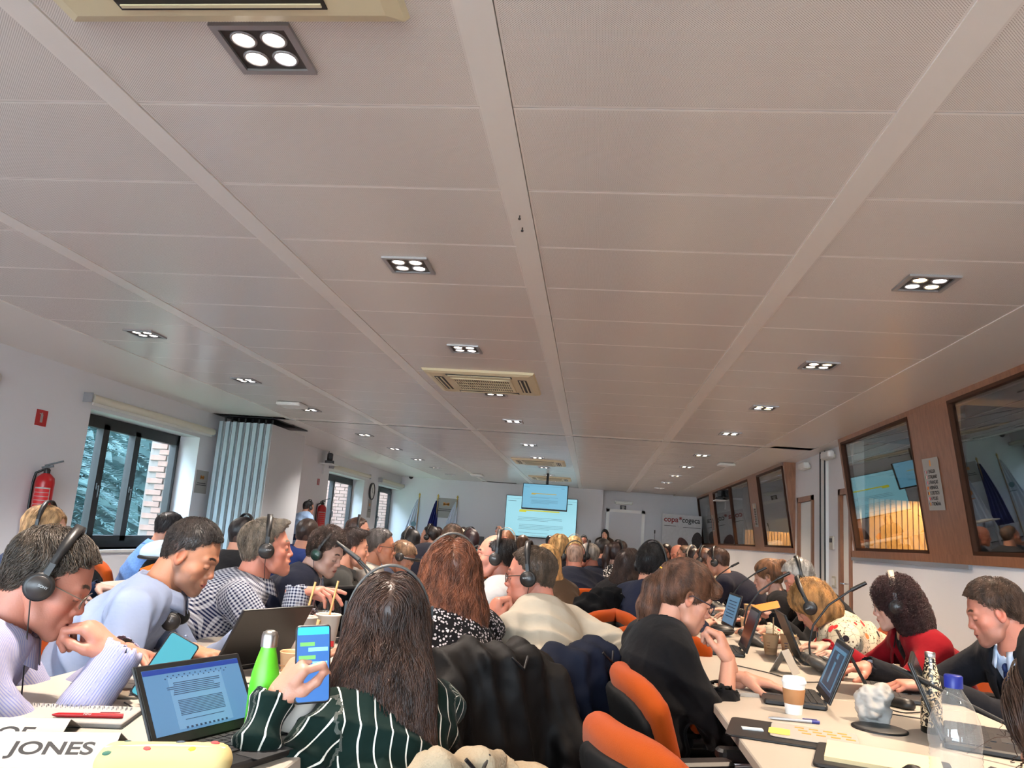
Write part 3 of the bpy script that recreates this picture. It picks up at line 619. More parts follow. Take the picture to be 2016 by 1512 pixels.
M_seed = mat('photo_print_dark', rgb(60, 44, 44), .6, var=.5, vscale=18); seed_shape(.06, 1.28, radians(28), '', mat('photo_print_red', rgb(96, 58, 54), .6, var=.5, vscale=15)); seed_shape(.38, 1.42, radians(-6), '', M_seed); seed_shape(-.2, .75, radians(-40), '', M_seed)
# lectern
t = thing('lectern', 'white lectern in front of the banner', 'lectern', (1.62, 19.6, 0)); MB().box((0, 0, .55), (.42, .35, 1.1)).build('column', M_white, t); MB().box((0, 0, 1.13), (.62, .42, .05), RX(radians(4))).build('top', M_white, t); MB().b2(-.26, .26, -.2, -.17, .1, 1.08).build('front_panel', M_white, t)
t = thing('lectern_microphone', 'gooseneck microphone on the white lectern', 'microphone', (1.50, 19.6, 1.16)); MB().rbox((0, 0, .015), (.16, .1, .03), .01).build('base', M_white, t); MB().tube([(0, 0, .02), (0, 0, .38)], .006).build('stem', M_black, t); MB().cyl((0, 0, .38), (0, 0, .46), .014).build('capsule', M_black, t)
# folding partition stacked against the left wall
M_part = mat('partition_panel', rgb(196, 196, 198), .5); M_pedge = mat('partition_edge', rgb(172, 188, 194), .45)
t = thing('folding_partition', 'stacked folding partition with pale blue metal edges at the left wall', 'partition', (-5.13, 10.75, 0))
for i in range(8):
    x = .01+i*.096; p = MB().box((x+.04, 0, 1.27), (.072, 1.24, 2.46)).build('panel', M_part, t)
    MB().box((x+.030, -.635, 1.27), (.050, .03, 2.46)).box((x+.064, -.650, 1.27), (.012, .06, 2.46)).build('edge_profile', M_pedge, p)
    MB().box((x+.04, -.55, 2.53), (.02, .02, .07)).build('hanger', M_black, p)
MB().box((.385, 0, 2.58), (.78, 1.27, .012)).build('track', M_black, t)
# ------------------------------------------------------------------ implicit-surface kit (numpy) for people, clothes and hair
F4 = np.float32
def A(*p): return np.array(p, float)
def unit(v): v = np.asarray(v, float); return v/(np.linalg.norm(v)+1e-12)
class Field:
    def __init__(s, lo, hi, h):
        s.lo = np.array(lo, float); s.h = h; s.n = np.ceil((np.array(hi)-s.lo)/h).astype(int)+1
        s.f = np.full(s.n, .5, F4); s.ax = [(s.lo[i]+h*np.arange(s.n[i])).astype(F4) for i in range(3)]
    def sub(s, lo, hi):
        a = np.clip(np.floor((lo-s.lo)/s.h).astype(int), 0, s.n-1); b = np.clip(np.ceil((hi-s.lo)/s.h).astype(int)+1, 0, s.n)
        if (b-a <= 1).any(): return None
        sl = tuple(slice(a[i], b[i]) for i in range(3)); X = s.ax[0][sl[0]][:, None, None]; Y = s.ax[1][sl[1]][None, :, None]; Z = s.ax[2][sl[2]][None, None, :]
        return sl, X, Y, Z
    def mix(s, sl, d, k, op):
        f = s.f[sl]
        if op == 0: h = np.maximum(k-np.abs(f-d), 0)/k; s.f[sl] = np.minimum(f, d)-h*h*k*.25
        elif op == 1: d = -d; h = np.maximum(k-np.abs(f-d), 0)/k; s.f[sl] = np.maximum(f, d)+h*h*k*.25
    def cap(s, a, b, ra, rb=None, k=.02, n=None, q=1, op=0):
        a = np.array(a, float); b = np.array(b, float); rb = ra if rb is None else rb; R = max(ra, rb)*max(1, q)+k+2*s.h
        r = s.sub(np.minimum(a, b)-R, np.maximum(a, b)+R)
        if r is None: return s
        sl, X, Y, Z = r; x = X-a[0]; y = Y-a[1]; z = Z-a[2]; d = b-a
        if n is not None and q != 1:
            n = unit(n); e = (x*n[0]+y*n[1]+z*n[2])*(1/q-1); x = x+n[0]*e; y = y+n[1]*e; z = z+n[2]*e; dn = d@n*(1/q-1); d = d+n*dn
        L = d@d+1e-9; t = np.clip((x*d[0]+y*d[1]+z*d[2])/L, 0, 1); x = x-t*d[0]; y = y-t*d[1]; z = z-t*d[2]
        s.mix(sl, (np.sqrt(x*x+y*y+z*z)-(ra+(rb-ra)*t)).astype(F4), k, op); return s
    def ell(s, c, r, k=.02, R=None, op=0):
        c = np.array(c, float); r = np.array(r, float); m = r.max()+k+2*s.h
        q = s.sub(c-m, c+m)
        if q is None: return s
        sl, X, Y, Z = q; x = X-c[0]; y = Y-c[1]; z = Z-c[2]
        if R is not None: x, y, z = (x*R[0, i]+y*R[1, i]+z*R[2, i] for i in range(3))
        k0 = np.sqrt((x/r[0])**2+(y/r[1])**2+(z/r[2])**2)+1e-6; k1 = np.sqrt((x/r[0]**2)**2+(y/r[1]**2)**2+(z/r[2]**2)**2)+1e-6
        s.mix(sl, (k0*(k0-1)/k1).astype(F4), k, op); return s
    def plane(s, p, n, k=.01, nz=0):      # remove everything on the +n side
        n = unit(n); d = (s.ax[0][:, None, None]-p[0])*n[0]+(s.ax[1][None, :, None]-p[1])*n[1]+(s.ax[2][None, None, :]-p[2])*n[2]
        if nz: d = d+nz*(np.sin(s.ax[0]*310+1)[:, None, None]+np.sin(s.ax[1]*270)[None, :, None]+np.sin(s.ax[2]*330+s.ax[2]*0)[None, None, :])
        h = np.maximum(k-np.abs(s.f-d), 0)/k; s.f = (np.maximum(s.f, d)+h*h*k*.25).astype(F4); return s
    def sample(s, P):
        g = (P-s.lo)/s.h; g = np.clip(g, 0, s.n-1.001); i = g.astype(int); t = g-i; o = 0
        for dx in (0, 1):
            for dy in (0, 1):
                for dz in (0, 1):
                    w = (t[:, 0] if dx else 1-t[:, 0])*(t[:, 1] if dy else 1-t[:, 1])*(t[:, 2] if dz else 1-t[:, 2]); o = o+w*s.f[i[:, 0]+dx, i[:, 1]+dy, i[:, 2]+dz]
        return o
    def grad(s, P):
        e = s.h; g = np.stack([s.sample(P+d)-s.sample(P-d) for d in np.eye(3)*e], 1); return g/(np.linalg.norm(g, axis=1, keepdims=True)+1e-9)
    def mesh(s):
        f = s.f; g = f < 0; n = f.shape; c = np.zeros((n[0]-1, n[1]-1, n[2]-1), np.int8)
        C = [(i, j, k) for i in (0, 1) for j in (0, 1) for k in (0, 1)]
        def S(a, o): return a[o[0]:a.shape[0]-1+o[0], o[1]:a.shape[1]-1+o[1], o[2]:a.shape[2]-1+o[2]]
        for o in C: c += S(g, o)
        act = (c > 0) & (c < 8); I = np.argwhere(act); idx = np.full(act.shape, -1, np.int32); idx[act] = np.arange(len(I))
        acc = np.zeros((len(I), 3)); cnt = np.zeros((len(I), 1))
        for ax in range(3):
            for o in C:
                if o[ax]: continue
                p = list(o); p[ax] = 1; ia = I+o; ib = I+p; fa = f[ia[:, 0], ia[:, 1], ia[:, 2]]; fb = f[ib[:, 0], ib[:, 1], ib[:, 2]]
                m = (fa < 0) != (fb < 0); t = np.where(m, fa/(fa-fb+1e-12), 0); pos = np.array(o, float)[None].repeat(len(I), 0); pos[:, ax] += t
                acc[m] += pos[m]; cnt[m] += 1
        V = s.lo+(I+acc/cnt)*s.h; Q = []
        for ax in range(3):
            u, v = [(1, 2), (2, 0), (0, 1)][ax]
            sa = [slice(None)]*3; sb = [slice(None)]*3; sa[ax] = slice(0, -1); sb[ax] = slice(1, None)
            for w in (u, v): sa[w] = slice(1, -1); sb[w] = slice(1, -1)
            ga = g[tuple(sa)]; gb = g[tuple(sb)]; M = np.argwhere(ga != gb)
            if not len(M): continue
            sg = ga[M[:, 0], M[:, 1], M[:, 2]]; base = M.copy(); base[:, u] += 1; base[:, v] += 1
            def id_(du, dv): q = base.copy(); q[:, u] += du; q[:, v] += dv; return idx[q[:, 0], q[:, 1], q[:, 2]]
            q = np.stack([id_(-1, -1), id_(0, -1), id_(0, 0), id_(-1, 0)], 1); q[~sg] = q[~sg][:, ::-1]; Q.append(q)
        return V, np.concatenate(Q)
def vnormals(V, Q):
    a = V[Q[:, 2]]-V[Q[:, 0]]; b = V[Q[:, 3]]-V[Q[:, 1]]; n = np.cross(a, b); o = np.zeros_like(V)
    for i in range(4): np.add.at(o, Q[:, i], n)
    return o/(np.linalg.norm(o, axis=1, keepdims=True)+1e-12)
def np_mesh(name, V, Q, m, parent=None, loc=None, attrs={}, mi=None):
    me = bpy.data.meshes.new(name); nv, nf = len(V), len(Q); me.vertices.add(nv); me.vertices.foreach_set('co', np.asarray(V, F4).ravel())
    me.loops.add(nf*4); me.loops.foreach_set('vertex_index', Q.astype(np.int32).ravel()); me.polygons.add(nf)
    me.polygons.foreach_set('loop_start', np.arange(0, nf*4, 4, dtype=np.int32)); me.polygons.foreach_set('use_smooth', np.ones(nf, bool))
    for q in (m if isinstance(m, (list, tuple)) else [m]): me.materials.append(q)
    for k, (ty, arr) in attrs.items():
        at = me.attributes.new(k, ty, 'POINT')
        if ty == 'FLOAT_COLOR': at.data.foreach_set('color', np.concatenate([arr, np.ones((nv, 1))], 1).astype(F4).ravel())
        else: at.data.foreach_set('vector', np.asarray(arr, F4).ravel())
    me.update(calc_edges=True); return link(name, me, parent, loc)
def wob(P, sc, seed=0):
    r = np.random.RandomState(seed); o = 0
    for k in range(5):
        d = r.randn(3); d /= np.linalg.norm(d); o = o+np.sin(P@d*sc*(.6+.45*k)+r.rand()*6.28+1.2*np.sin(P@r.randn(3)*sc*.35))/(1+.4*k)
    return o/2.6
def strands(name, pts, m, parent, rad):      # pts: N x S x 3
    N, S = pts.shape[:2]; hc = bpy.data.hair_curves.new(name); hc.add_curves([S]*N); hc.attributes['position'].data.foreach_set('vector', pts.astype(F4).ravel())
    ra = hc.attributes.new('radius', 'FLOAT', 'POINT') if 'radius' not in hc.attributes else hc.attributes['radius']
    t = np.linspace(0, 1, S); rr = rad*(1-.75*t**2); ra.data.foreach_set('value', np.tile(rr, N).astype(F4)); hc.materials.append(m)
    o = bpy.data.objects.new(name, hc); COL.objects.link(o); o.parent = parent; o['kind'] = 'stuff'; return o
def hair_mat(c, rough=.42):
    c = tuple(int(v*(.86 if sum(c) < 300 else .95)) for v in c)
    nm = 'hair_%d_%d_%d' % c
    if nm in MATS: return MATS[nm]
    m = mat(nm, rgb(*c), rough, spec=.35); n = m.node_tree; b = n.nodes['Principled BSDF']
    t = n.nodes.new('ShaderNodeTexCoord'); z = n.nodes.new('ShaderNodeTexNoise'); z.inputs['Scale'].default_value = 45; z.inputs['Detail'].default_value = 2
    mp = n.nodes.new('ShaderNodeMapping'); mp.inputs['Scale'].default_value = (1, 1, .25); n.links.new(t.outputs['Object'], mp.inputs[0]); n.links.new(mp.outputs[0], z.inputs['Vector'])
    mr = n.nodes.new('ShaderNodeMapRange'); mr.inputs[1].default_value = .35; mr.inputs[2].default_value = .68; n.links.new(z.outputs['Fac'], mr.inputs[0])
    c1 = rgb(*c); n.links.new(mixc(n, mr.outputs[0], tuple(v*.5 for v in c1), tuple(min(1, v*1.6+.004) for v in c1)), b.inputs['Base Color'])
    bp = n.nodes.new('ShaderNodeBump'); bp.inputs['Strength'].default_value = .6; bp.inputs['Distance'].default_value = .003; z2 = n.nodes.new('ShaderNodeTexNoise'); z2.inputs['Scale'].default_value = 160
    mp2 = n.nodes.new('ShaderNodeMapping'); mp2.inputs['Scale'].default_value = (1, 1, .15); n.links.new(t.outputs['Object'], mp2.inputs[0]); n.links.new(mp2.outputs[0], z2.inputs['Vector'])
    n.links.new(z2.outputs['Fac'], bp.inputs['Height']); n.links.new(bp.outputs[0], b.inputs['Normal']); return m
M_skin = mat('skin', (.6, .4, .3), .5, attr='Col', bump=.25, bscale=260, spec=.4)
M_skin.node_tree.nodes['Principled BSDF'].inputs['Subsurface Weight'].default_value = .12
M_skin.node_tree.nodes['Principled BSDF'].inputs['Subsurface Radius'].default_value = (.012, .005, .003)
M_eye = mat('eyeball', rgb(178, 166, 158), .25); M_iris = mat('iris', rgb(60, 50, 40), .2); M_teeth = mat('teeth', rgb(225, 215, 200), .3)

# head, local frame: +Y face, +Z up, X right; origin between the ears
HEADS = {}
def head_template(h, fem, mouth=0):
    key = (h, fem, mouth)
    if key in HEADS: return HEADS[key]
    f = Field((-.105, -.12, -.15), (.105, .15, .135), h); w = .93 if fem else 1
    f.ell((0, -.014, .034), (.075*w, .097, .083), .02); f.ell((0, .034, -.022), (.060*w, .055, .078), .03); f.ell((0, -.045, -.02), (.058*w, .05, .06), .03)
    f.ell((0, .048, -.083), (.042*w, .040, .030), .025)
    for s in (-1, 1):
        f.cap((s*.054*w, .0, -.045), (s*.046*w, .03, -.082), .017, .015, .03); f.cap((s*.046*w, .03, -.082), (s*.014, .077, -.103), .015, .014, .025)
        f.ell((s*.044*w, .056, -.028), (.021, .020, .020), .022); f.cap((s*.012, .084, .020), (s*.040*w, .070, .021), .011 if not fem else .009, .009, .016)
        f.ell((s*.030*w, .052, -.062), (.024, .022, .026), .02)
    f.cap((0, .076, -.102), (0, .080, -.100), .018 if not fem else .015, None, .02)
    for s in (-1, 1): f.ell((s*.031*w, .098, .001), (.019, .015, .012), .012, op=1)
    f.cap((0, .083, .012), (0, .101, -.028), .0080, .0105, .014); f.ell((0, .102, -.032), (.0110, .010, .0095), .008)
    for s in (-1, 1): f.ell((s*.0120, .094, -.036), (.0080, .010, .0075), .006); f.ell((s*.0065, .099, -.0435), (.004, .005, .003), .003, op=1)
    f.ell((0, .086, -.066), (.028, .016, .022), .015)
    f.cap((-.017, .094, -.0625), (.017, .094, -.0625), .0052, None, .006); f.cap((0, .0985, -.0615), (0, .0985, -.0615), .0055, None, .01)
    if mouth:
        f.ell((0, .105, -.072), (.021, .02, .0065), .004, op=1); f.cap((-.014, .092, -.083), (.014, .092, -.083), .0062, None, .006)
    else:
        f.cap((-.014, .093, -.0735), (.014, .093, -.0735), .0065, None, .006); f.cap((-.024, .098, -.0682), (.024, .098, -.0682), .0022, None, .003, op=1)
    for s in (-1, 1):
        f.ell((s*.031*w, .0765, -.001), (.0145, .0135, .0125), .003); 
        if h < .004: f.cap((s*.031*w-.013, .089, -.0085), (s*.031*w+.013, .089, -.0085), .0016, None, .002, op=1)
        R = np.array(RY(radians(s*-12)) @ RZ(radians(s*22)))
        f.ell((s*.079*w, -.006, -.008), (.0085, .019, .031), .006, R); f.ell((s*.086*w, -.004, -.004), (.006, .011, .018), .004, R, op=1); f.ell((s*.083*w, -.002, -.032), (.006, .008, .010), .006)
    V, Q = f.mesh(); HEADS[key] = (V, Q); return V, Q
def head_colors(V, skin, hair, beard=0, scalp=None, fem=0, blush=.25):
    x, y, z = V.T; c = np.tile(np.array(rgb(*skin)), (len(V), 1))
    def mixin(m, col): 
        m = np.clip(m, 0, 1)[:, None]; c[:] = c*(1-m)+np.array(col)*m
    red = c[0]*np.array([1.08, .62, .58])
    mixin(blush*np.exp(-((np.abs(x)-.045)**2+(z+.035)**2)/.0005)*(y > .03), red); mixin(.45*blush/.25*np.exp(-(x**2+(z+.033)**2)/.0002)*(y > .09), red); mixin(.5*(np.abs(x) > .077), red)
    mixin((1-((x/.025)**2+((z+.068)/.0095)**2))*2.2*(y > .082), rgb(168, 88, 80) if not fem else rgb(176, 76, 74)); mixin(((np.abs(z+.0682) < .0018) & (np.abs(x) < .024) & (y > .08))*.75, rgb(70, 30, 28))
    zz = .026+.004*np.cos((np.abs(x)-.03)*90); mixin((1-((np.abs(x)-.031)/.019)**2)*1.6*(np.abs(z-zz) < (.0042 if not fem else .003))*(y > .05), rgb(*[int(v*.75) for v in hair]))
    if beard:
        lim = -.040-.10*np.maximum(0, .05-np.abs(y-.02))*0-.012*(y > .06)+.55*np.maximum(0, .025-y)
        mixin(beard*np.clip((lim-z)*60, 0, 1)*np.clip((y+.02)*50, 0, 1)*np.clip((z+.13)*60, 0, 1)*(1-.8*(((x/.026)**2+((z+.068)/.012)**2) < 1)), rgb(*[int(v*.8+30) for v in hair]))
    mixin(.7*((np.abs(z+.0095) < .0022) & (np.abs(np.abs(x)-.031) < .0145) & (y > .075)), rgb(44, 28, 24))
    if scalp is not None: mixin(scalp(x, y, z), rgb(*hair))
    return c
# hand, local: origin wrist, +Y fingers, +Z back of the hand, right hand has its thumb at -X
HANDS = {}
POSES = {   # per finger: curl at knuckle, middle, tip (degrees); thumb: spread, curl
    'type': ([(18, 38, 22), (22, 42, 24), (24, 44, 24), (24, 40, 22)], (38, 18)), 'rest': ([(8, 18, 10), (10, 22, 12), (12, 24, 12), (14, 24, 12)], (40, 15)),
    'fist': ([(62, 85, 50), (66, 88, 50), (68, 88, 50), (70, 86, 50)], (20, 40)), 'chin': ([(45, 70, 40), (52, 76, 44), (56, 80, 44), (58, 80, 44)], (28, 25)),
    'point': ([(12, 14, 6), (38, 62, 30), (48, 70, 40), (50, 70, 40)], (35, 30)), 'hold': ([(35, 55, 30), (30, 50, 30), (28, 46, 28), (26, 44, 28)], (62, 30)), 'gest': ([(6, 10, 6), (24, 26, 14), (34, 34, 18), (36, 36, 18)], (34, 24))}
def hand_template(pose, h, s=1):
    key = (pose, h)
    if key in HANDS: return HANDS[key]
    f = Field((-.11, -.04, -.11), (.075, .21, .06), h); fl, th = POSES[pose]
    f.cap((0, -.02, 0), (0, .01, 0), .027, .027, .02, (0, 0, 1), .72); f.cap((-.014, .03, -.002), (-.024, .082, 0), .021, .018, .02, (0, 0, 1), .72); f.cap((.012, .03, -.002), (.022, .078, -.002), .020, .016, .02, (0, 0, 1), .72); f.cap((0, .02, -.002), (0, .083, .001), .022, .018, .02, (0, 0, 1), .7)
    B = [(-.031, .088, .001), (-.0105, .094, .003), (.0105, .089, .001), (.030, .079, -.003)]; L = [(.042, .026, .020), (.046, .030, .021), (.042, .028, .020), (.033, .021, .018)]; R = [.0088, .0090, .0085, .0076]
    for i in range(4):
        p = np.array(B[i]); a = 0; d0 = np.array([(-.09, -.02, .05, .12)[i], 1, 0]); d0 /= np.linalg.norm(d0); f.cap(p-d0*.03, p, R[i]*1.15, R[i]*1.12, .008)
        for j in range(3):
            a += radians(fl[i][j]); d = d0*cos(a)+np.array([0, 0, -1])*sin(a); q = p+d*L[i][j]; f.cap(p, q, R[i]*(1.06-.1*j), R[i]*(.98-.1*j), .0035); p = q
    sp = radians(th[0]); p = np.array([-.022, .018, -.008]); d = np.array([-sin(sp), cos(sp), -.35]); d /= np.linalg.norm(d); q = p+d*.044; f.cap(p, q, .016, .0125, .014)
    cu = radians(th[1]); d2 = np.array([-sin(sp-cu), cos(sp-cu), -.4]); d2 /= np.linalg.norm(d2); r = q+d2*.032; f.cap(q, r, .0115, .0105, .005); sp2 = sp-2*cu; d3 = np.array([-sin(sp2), cos(sp2), -.3]); d3 /= np.linalg.norm(d3); f.cap(r, r+d3*.024, .0105, .0085, .005)
    V, Q = f.mesh(); HANDS[key] = (V, Q); return V, Q
# ------------------------------------------------------------------ hairdos (head-local fields) and combing
def hair_field(st, h, w, o):
    long_ = st in ('long', 'pony', 'curly', 'wavy', 'bob')
    f = Field((-.19, -.23, -.46 if long_ else -.13), (.19, .13, .17), h); t = o.get('t', .010)
    if st == 'buzz': t = .004
    if st in ('short', 'bald', 'buzz', 'quiff'):
        ts = o.get('ts', .003 if st != 'buzz' else .0015); tp = o.get('top', .006)*.8
        f.ell((0, -.014, .035), (.075*w+ts, .097+ts+t*.3, .083+ts), .02); f.ell((0, -.045, -.018), (.058*w+ts, .050+ts, .060), .02)
        f.ell((0, -.010, .058), (.067*w+ts, .086, .059+tp), .012)
        if st == 'quiff': f.ell((0, .066, .092), (.050*w, .028, .020+tp*.4), .02)
        fr = o.get('fr', 0); f.plane((0, .066+fr, .093), (0, .74, -.67), .004, .0035); f.plane((0, .026, -.004), (0, .565, -.825), .004, .003)
        for s in (-1, 1): f.ell((s*.088, -.002, -.012), (.024, .024, .034), .006, op=1)
        f.plane((0, 0, -.072), (0, .1, -1), .006)
        if st == 'bald': f.ell((0, .050, .115), (.064, .125, .085), .015, op=1)
        for s in (-1, 1): f.ell((s*.052, .088, .078), (.026, .035, .035+o.get('rec', 0)), .01, op=1)
    else:
        f.ell((0, -.014, .036), (.075*w+t, .097+t, .083+t), .012); f.ell((0, -.045, -.018), (.060*w+t*.8, .05+t, .062), .02)
        f.ell((0, .105, -.02), (.068*w, .08, .088), .012, op=1)
        if st == 'long':
            wd = o.get('wd', .12); f.cap((0, -.04, 0), (0, -.105, -.16), .088, (wd+.088)/2, .04, (0, 1, 0), .5); f.cap((0, -.105, -.16), (0, -.155, -.34+o.get('up', 0)), (wd+.088)/2, wd, .03, (0, 1, 0), .4)
            for s in (-1, 1): f.cap((s*.066, -.01, .02), (s*.078, -.05, -.13), .024, .034, .04); f.cap((s*.078, -.05, -.13), (s*wd*.72, -.12, -.30+o.get('up', 0)), .034, .036, .04)
        elif st == 'wavy':
            wd = o.get('wd', .11); f.cap((0, -.045, 0), (0, -.10, -.14), .092, (wd+.092)/2, .04, (0, 1, 0), .6); f.cap((0, -.10, -.14), (0, -.145, -.29), (wd+.092)/2, wd, .03, (0, 1, 0), .5)
            for s in (-1, 1): f.cap((s*.070, .0, .02), (s*.09, -.05, -.14), .030, .042, .04); f.cap((s*.09, -.05, -.14), (s*.095, -.11, -.25), .042, .045, .04)
        elif st == 'bob':
            for s in (-1, 1): f.cap((s*.060, .0, .03), (s*.072, .01, -.075), .030, .028, .04)
            f.cap((0, -.05, .0), (0, -.055, -.085), .07, .062, .04)
        elif st == 'curly':
            for s in (-1, 1): f.ell((s*.068, -.018, .02), (.038, .066, .080), .03); f.ell((s*.070, -.035, -.075), (.042, .052, .062), .04); f.cap((s*.07, -.04, -.12), (s*.07, -.06, -.12-o.get('dn', .0)), .04, .05, .03)
            f.ell((0, -.08, -.05), (.09, .055, .10), .04); f.ell((0, -.02, .082), (.066, .078, .044), .04)
            if o.get('dn'): f.cap((0, -.07, -.05), (0, -.085, -.08-o['dn']), .085, .09, .03, (0, 1, 0), .6)
        elif st == 'pony':
            f.plane((0, .2, -.07), (0, .0, -1), .02); T = o['tail']
            for a, b in zip(T[:-1], T[1:]): f.cap(a[:3], b[:3], a[3], b[3], .02)
            if o.get('bang'): f.ell((0, .085, .062), (.058, .030, .030), .02)
        if o.get('bangs'): f.ell((0, .083, .06), (.06, .03, .035), .02)
        for s in (-1, 1):
            if st == 'pony': f.ell((s*.09, .0, -.012), (.03, .030, .040), .008, op=1)
    return f
def comb(f, V, N, S, L, flow, lift=(.001, .004), jit=.002, curl=0, turns=5, seed=0, wave=0):
    r = np.random.RandomState(seed); P = V[r.randint(0, len(V), N)]+r.randn(N, 3)*.001; out = [P.copy()]; ph = r.rand(N)*.9+4.5*wob(P, 26, seed+7); ll = L*(.6+.6*r.rand(N)); off = lift[0]+(lift[1]-lift[0])*r.rand(N); nn = []; dd = []
    jd = r.randn(N, 3)*.22
    for k in range(S-1):
        n = f.grad(P); d = flow(P, k/(S-1))+jd; d = d-n*(d*n).sum(1, keepdims=True)*.9; d /= np.linalg.norm(d, axis=1, keepdims=True)+1e-9
        P = P+d*(ll/(S-1))[:, None]; v = f.sample(P); n = f.grad(P); lim = np.clip(v-off, -.02, .012)
        P = P-n*lim[:, None]*.9; out.append(P.copy()); nn.append(n); dd.append(d)
    out = np.stack(out, 1)
    if curl or wave:
        n = np.stack([nn[0]]+nn, 1); d = np.stack([dd[0]]+dd, 1); b = np.cross(n, d); t = np.linspace(0, 1, S)[None, :, None]; a = 2*pi*turns*t+ph[:, None, None]
        amp = (curl or wave)*np.minimum(1, t*4); out = out+amp*(np.cos(a)*b+(np.sin(a)*n if curl else 0))
    return out+r.randn(N, 1, 3)*jit*.4
def gar_mat(spec):
    kind, c = spec[0], spec[1]; rgb = (lambda *q: dk(lin(tuple(v/255 for v in q)))); nm = 'cloth_%s_%d_%d_%d' % ((kind,)+c)
    if nm in MATS: return MATS[nm]
    m = mat(nm, lin(tuple(v/255 for v in c)), .85, sheen=.04 if kind != 'satin' else 0, bump=3.2, bscale=13, spec=.12); n = m.node_tree; b = n.nodes['Principled BSDF']
    if kind == 'satin': b.inputs['Roughness'].default_value = .5
    a = n.nodes.new('ShaderNodeAttribute'); a.attribute_name = 'luv'; s = n.nodes.new('ShaderNodeSeparateXYZ'); n.links.new(a.outputs['Vector'], s.inputs[0]); U, V_ = s.outputs[0], s.outputs[1]
    def line(x, p, w, off=0): return math_node(n, 'LESS_THAN', math_node(n, 'FRACT', math_node(n, 'MULTIPLY_ADD', x, 1/p, off)), w)
    if kind == 'finestripe': n.links.new(mixc(n, line(U, .0055, .42), rgb(*c), rgb(132, 134, 176)), b.inputs['Base Color'])
    elif kind == 'check':
        e = math_node(n, 'ADD', line(U, .012, .5), line(V_, .012, .5)); n.links.new(mixc(n, math_node(n, 'MULTIPLY', e, .5), rgb(*c), rgb(28, 38, 78)), b.inputs['Base Color'])
    elif kind == 'whitestripe':
        z = n.nodes.new('ShaderNodeTexNoise'); z.inputs['Scale'].default_value = 9; t = n.nodes.new('ShaderNodeTexCoord'); n.links.new(t.outputs['Object'], z.inputs['Vector'])
        u2 = math_node(n, 'ADD', U, math_node(n, 'MULTIPLY', z.outputs['Fac'], .012)); n.links.new(mixc(n, line(u2, .034, .10), rgb(*c), rgb(216, 212, 200)), b.inputs['Base Color'])
    elif kind in ('print', 'floral', 'softprint'):
        t = n.nodes.new('ShaderNodeTexCoord'); v = n.nodes.new('ShaderNodeTexVoronoi'); n.links.new(t.outputs['Object'], v.inputs['Vector'])
        if kind == 'print':
            v.inputs['Scale'].default_value = 95; v.inputs['Randomness'].default_value = 1; n.links.new(mixc(n, math_node(n, 'LESS_THAN', v.outputs['Distance'], .36), rgb(*c), rgb(176, 168, 170)), b.inputs['Base Color'])
        elif kind == 'softprint':
            v.inputs['Scale'].default_value = 60; n.links.new(mixc(n, math_node(n, 'LESS_THAN', v.outputs['Distance'], .4), rgb(*c), rgb(190, 186, 180)), b.inputs['Base Color'])
        else:
            v.inputs['Scale'].default_value = 17; v2 = n.nodes.new('ShaderNodeTexVoronoi'); v2.inputs['Scale'].default_value = 48; n.links.new(t.outputs['Object'], v2.inputs['Vector'])
            v3 = n.nodes.new('ShaderNodeTexVoronoi'); v3.inputs['Scale'].default_value = 26; v3.feature = 'DISTANCE_TO_EDGE'; n.links.new(t.outputs['Object'], v3.inputs['Vector'])
            cr = n.nodes.new('ShaderNodeValToRGB'); cr.color_ramp.interpolation = 'CONSTANT'; e = cr.color_ramp.elements; e[0].color = (*rgb(190, 44, 40), 1); e[1].position = .35; e[1].color = (*rgb(206, 110, 60), 1)
            for p, q in ((.5, (60, 90, 130)), (.62, (44, 34, 40)), (.8, (190, 44, 50))): x = e.new(p); x.color = (*rgb(*q), 1)
            sc = n.nodes.new('ShaderNodeSeparateColor'); n.links.new(v.outputs['Color'], sc.inputs[0]); n.links.new(sc.outputs[0], cr.inputs[0])
            base = mixc(n, math_node(n, 'LESS_THAN', v3.outputs['Distance'], .014), rgb(*c), rgb(74, 78, 60)); base = mixc(n, math_node(n, 'LESS_THAN', v2.outputs['Distance'], .2), base, rgb(86, 60, 50))
            n.links.new(mixc(n, math_node(n, 'LESS_THAN', v.outputs['Distance'], .34), base, cr.outputs[0]), b.inputs['Base Color'])
    elif kind == 'denim':
        t = n.nodes.new('ShaderNodeTexCoord'); z = n.nodes.new('ShaderNodeTexNoise'); z.inputs['Scale'].default_value = 70; n.links.new(t.outputs['Object'], z.inputs['Vector']); n.links.new(mixc(n, z.outputs['Fac'], rgb(*c), tuple(v*1.9 for v in rgb(*c))), b.inputs['Base Color'])
    return m
def ik(S, Wp, l1, l2, pole):
    v = Wp-S; d = np.linalg.norm(v); m = (l1+l2)*.995
    if d > m: Wp = S+v/d*m; v = Wp-S; d = m
    d = max(d, abs(l1-l2)+.02); u = v/np.linalg.norm(v); a = (l1*l1-l2*l2+d*d)/(2*d); h = sqrt(max(l1*l1-a*a, 0)); p = pole-u*(pole@u); p = unit(p); return S+u*a+p*h, Wp
def luv(P, limbs):
    best = np.full(len(P), 1e9); o = np.zeros((len(P), 3))
    for a, b, R, ref in limbs:
        d = b-a; L = np.linalg.norm(d); u = d/L; flat = R > .1; t = np.clip((P-a)@u, -.02, L+.02); q = P-a-t[:, None]*u; r = np.linalg.norm(q, axis=1)/R; m = r < best; best[m] = r[m]
        e1 = unit(ref-u*(ref@u)); e2 = np.cross(u, e1); an = np.arctan2(q@e2, q@e1)*R if not flat else (P-a)@unit(e2+.35*e1); o[m] = np.stack([an, (P-a)@u, best*0], 1)[m]
    return o
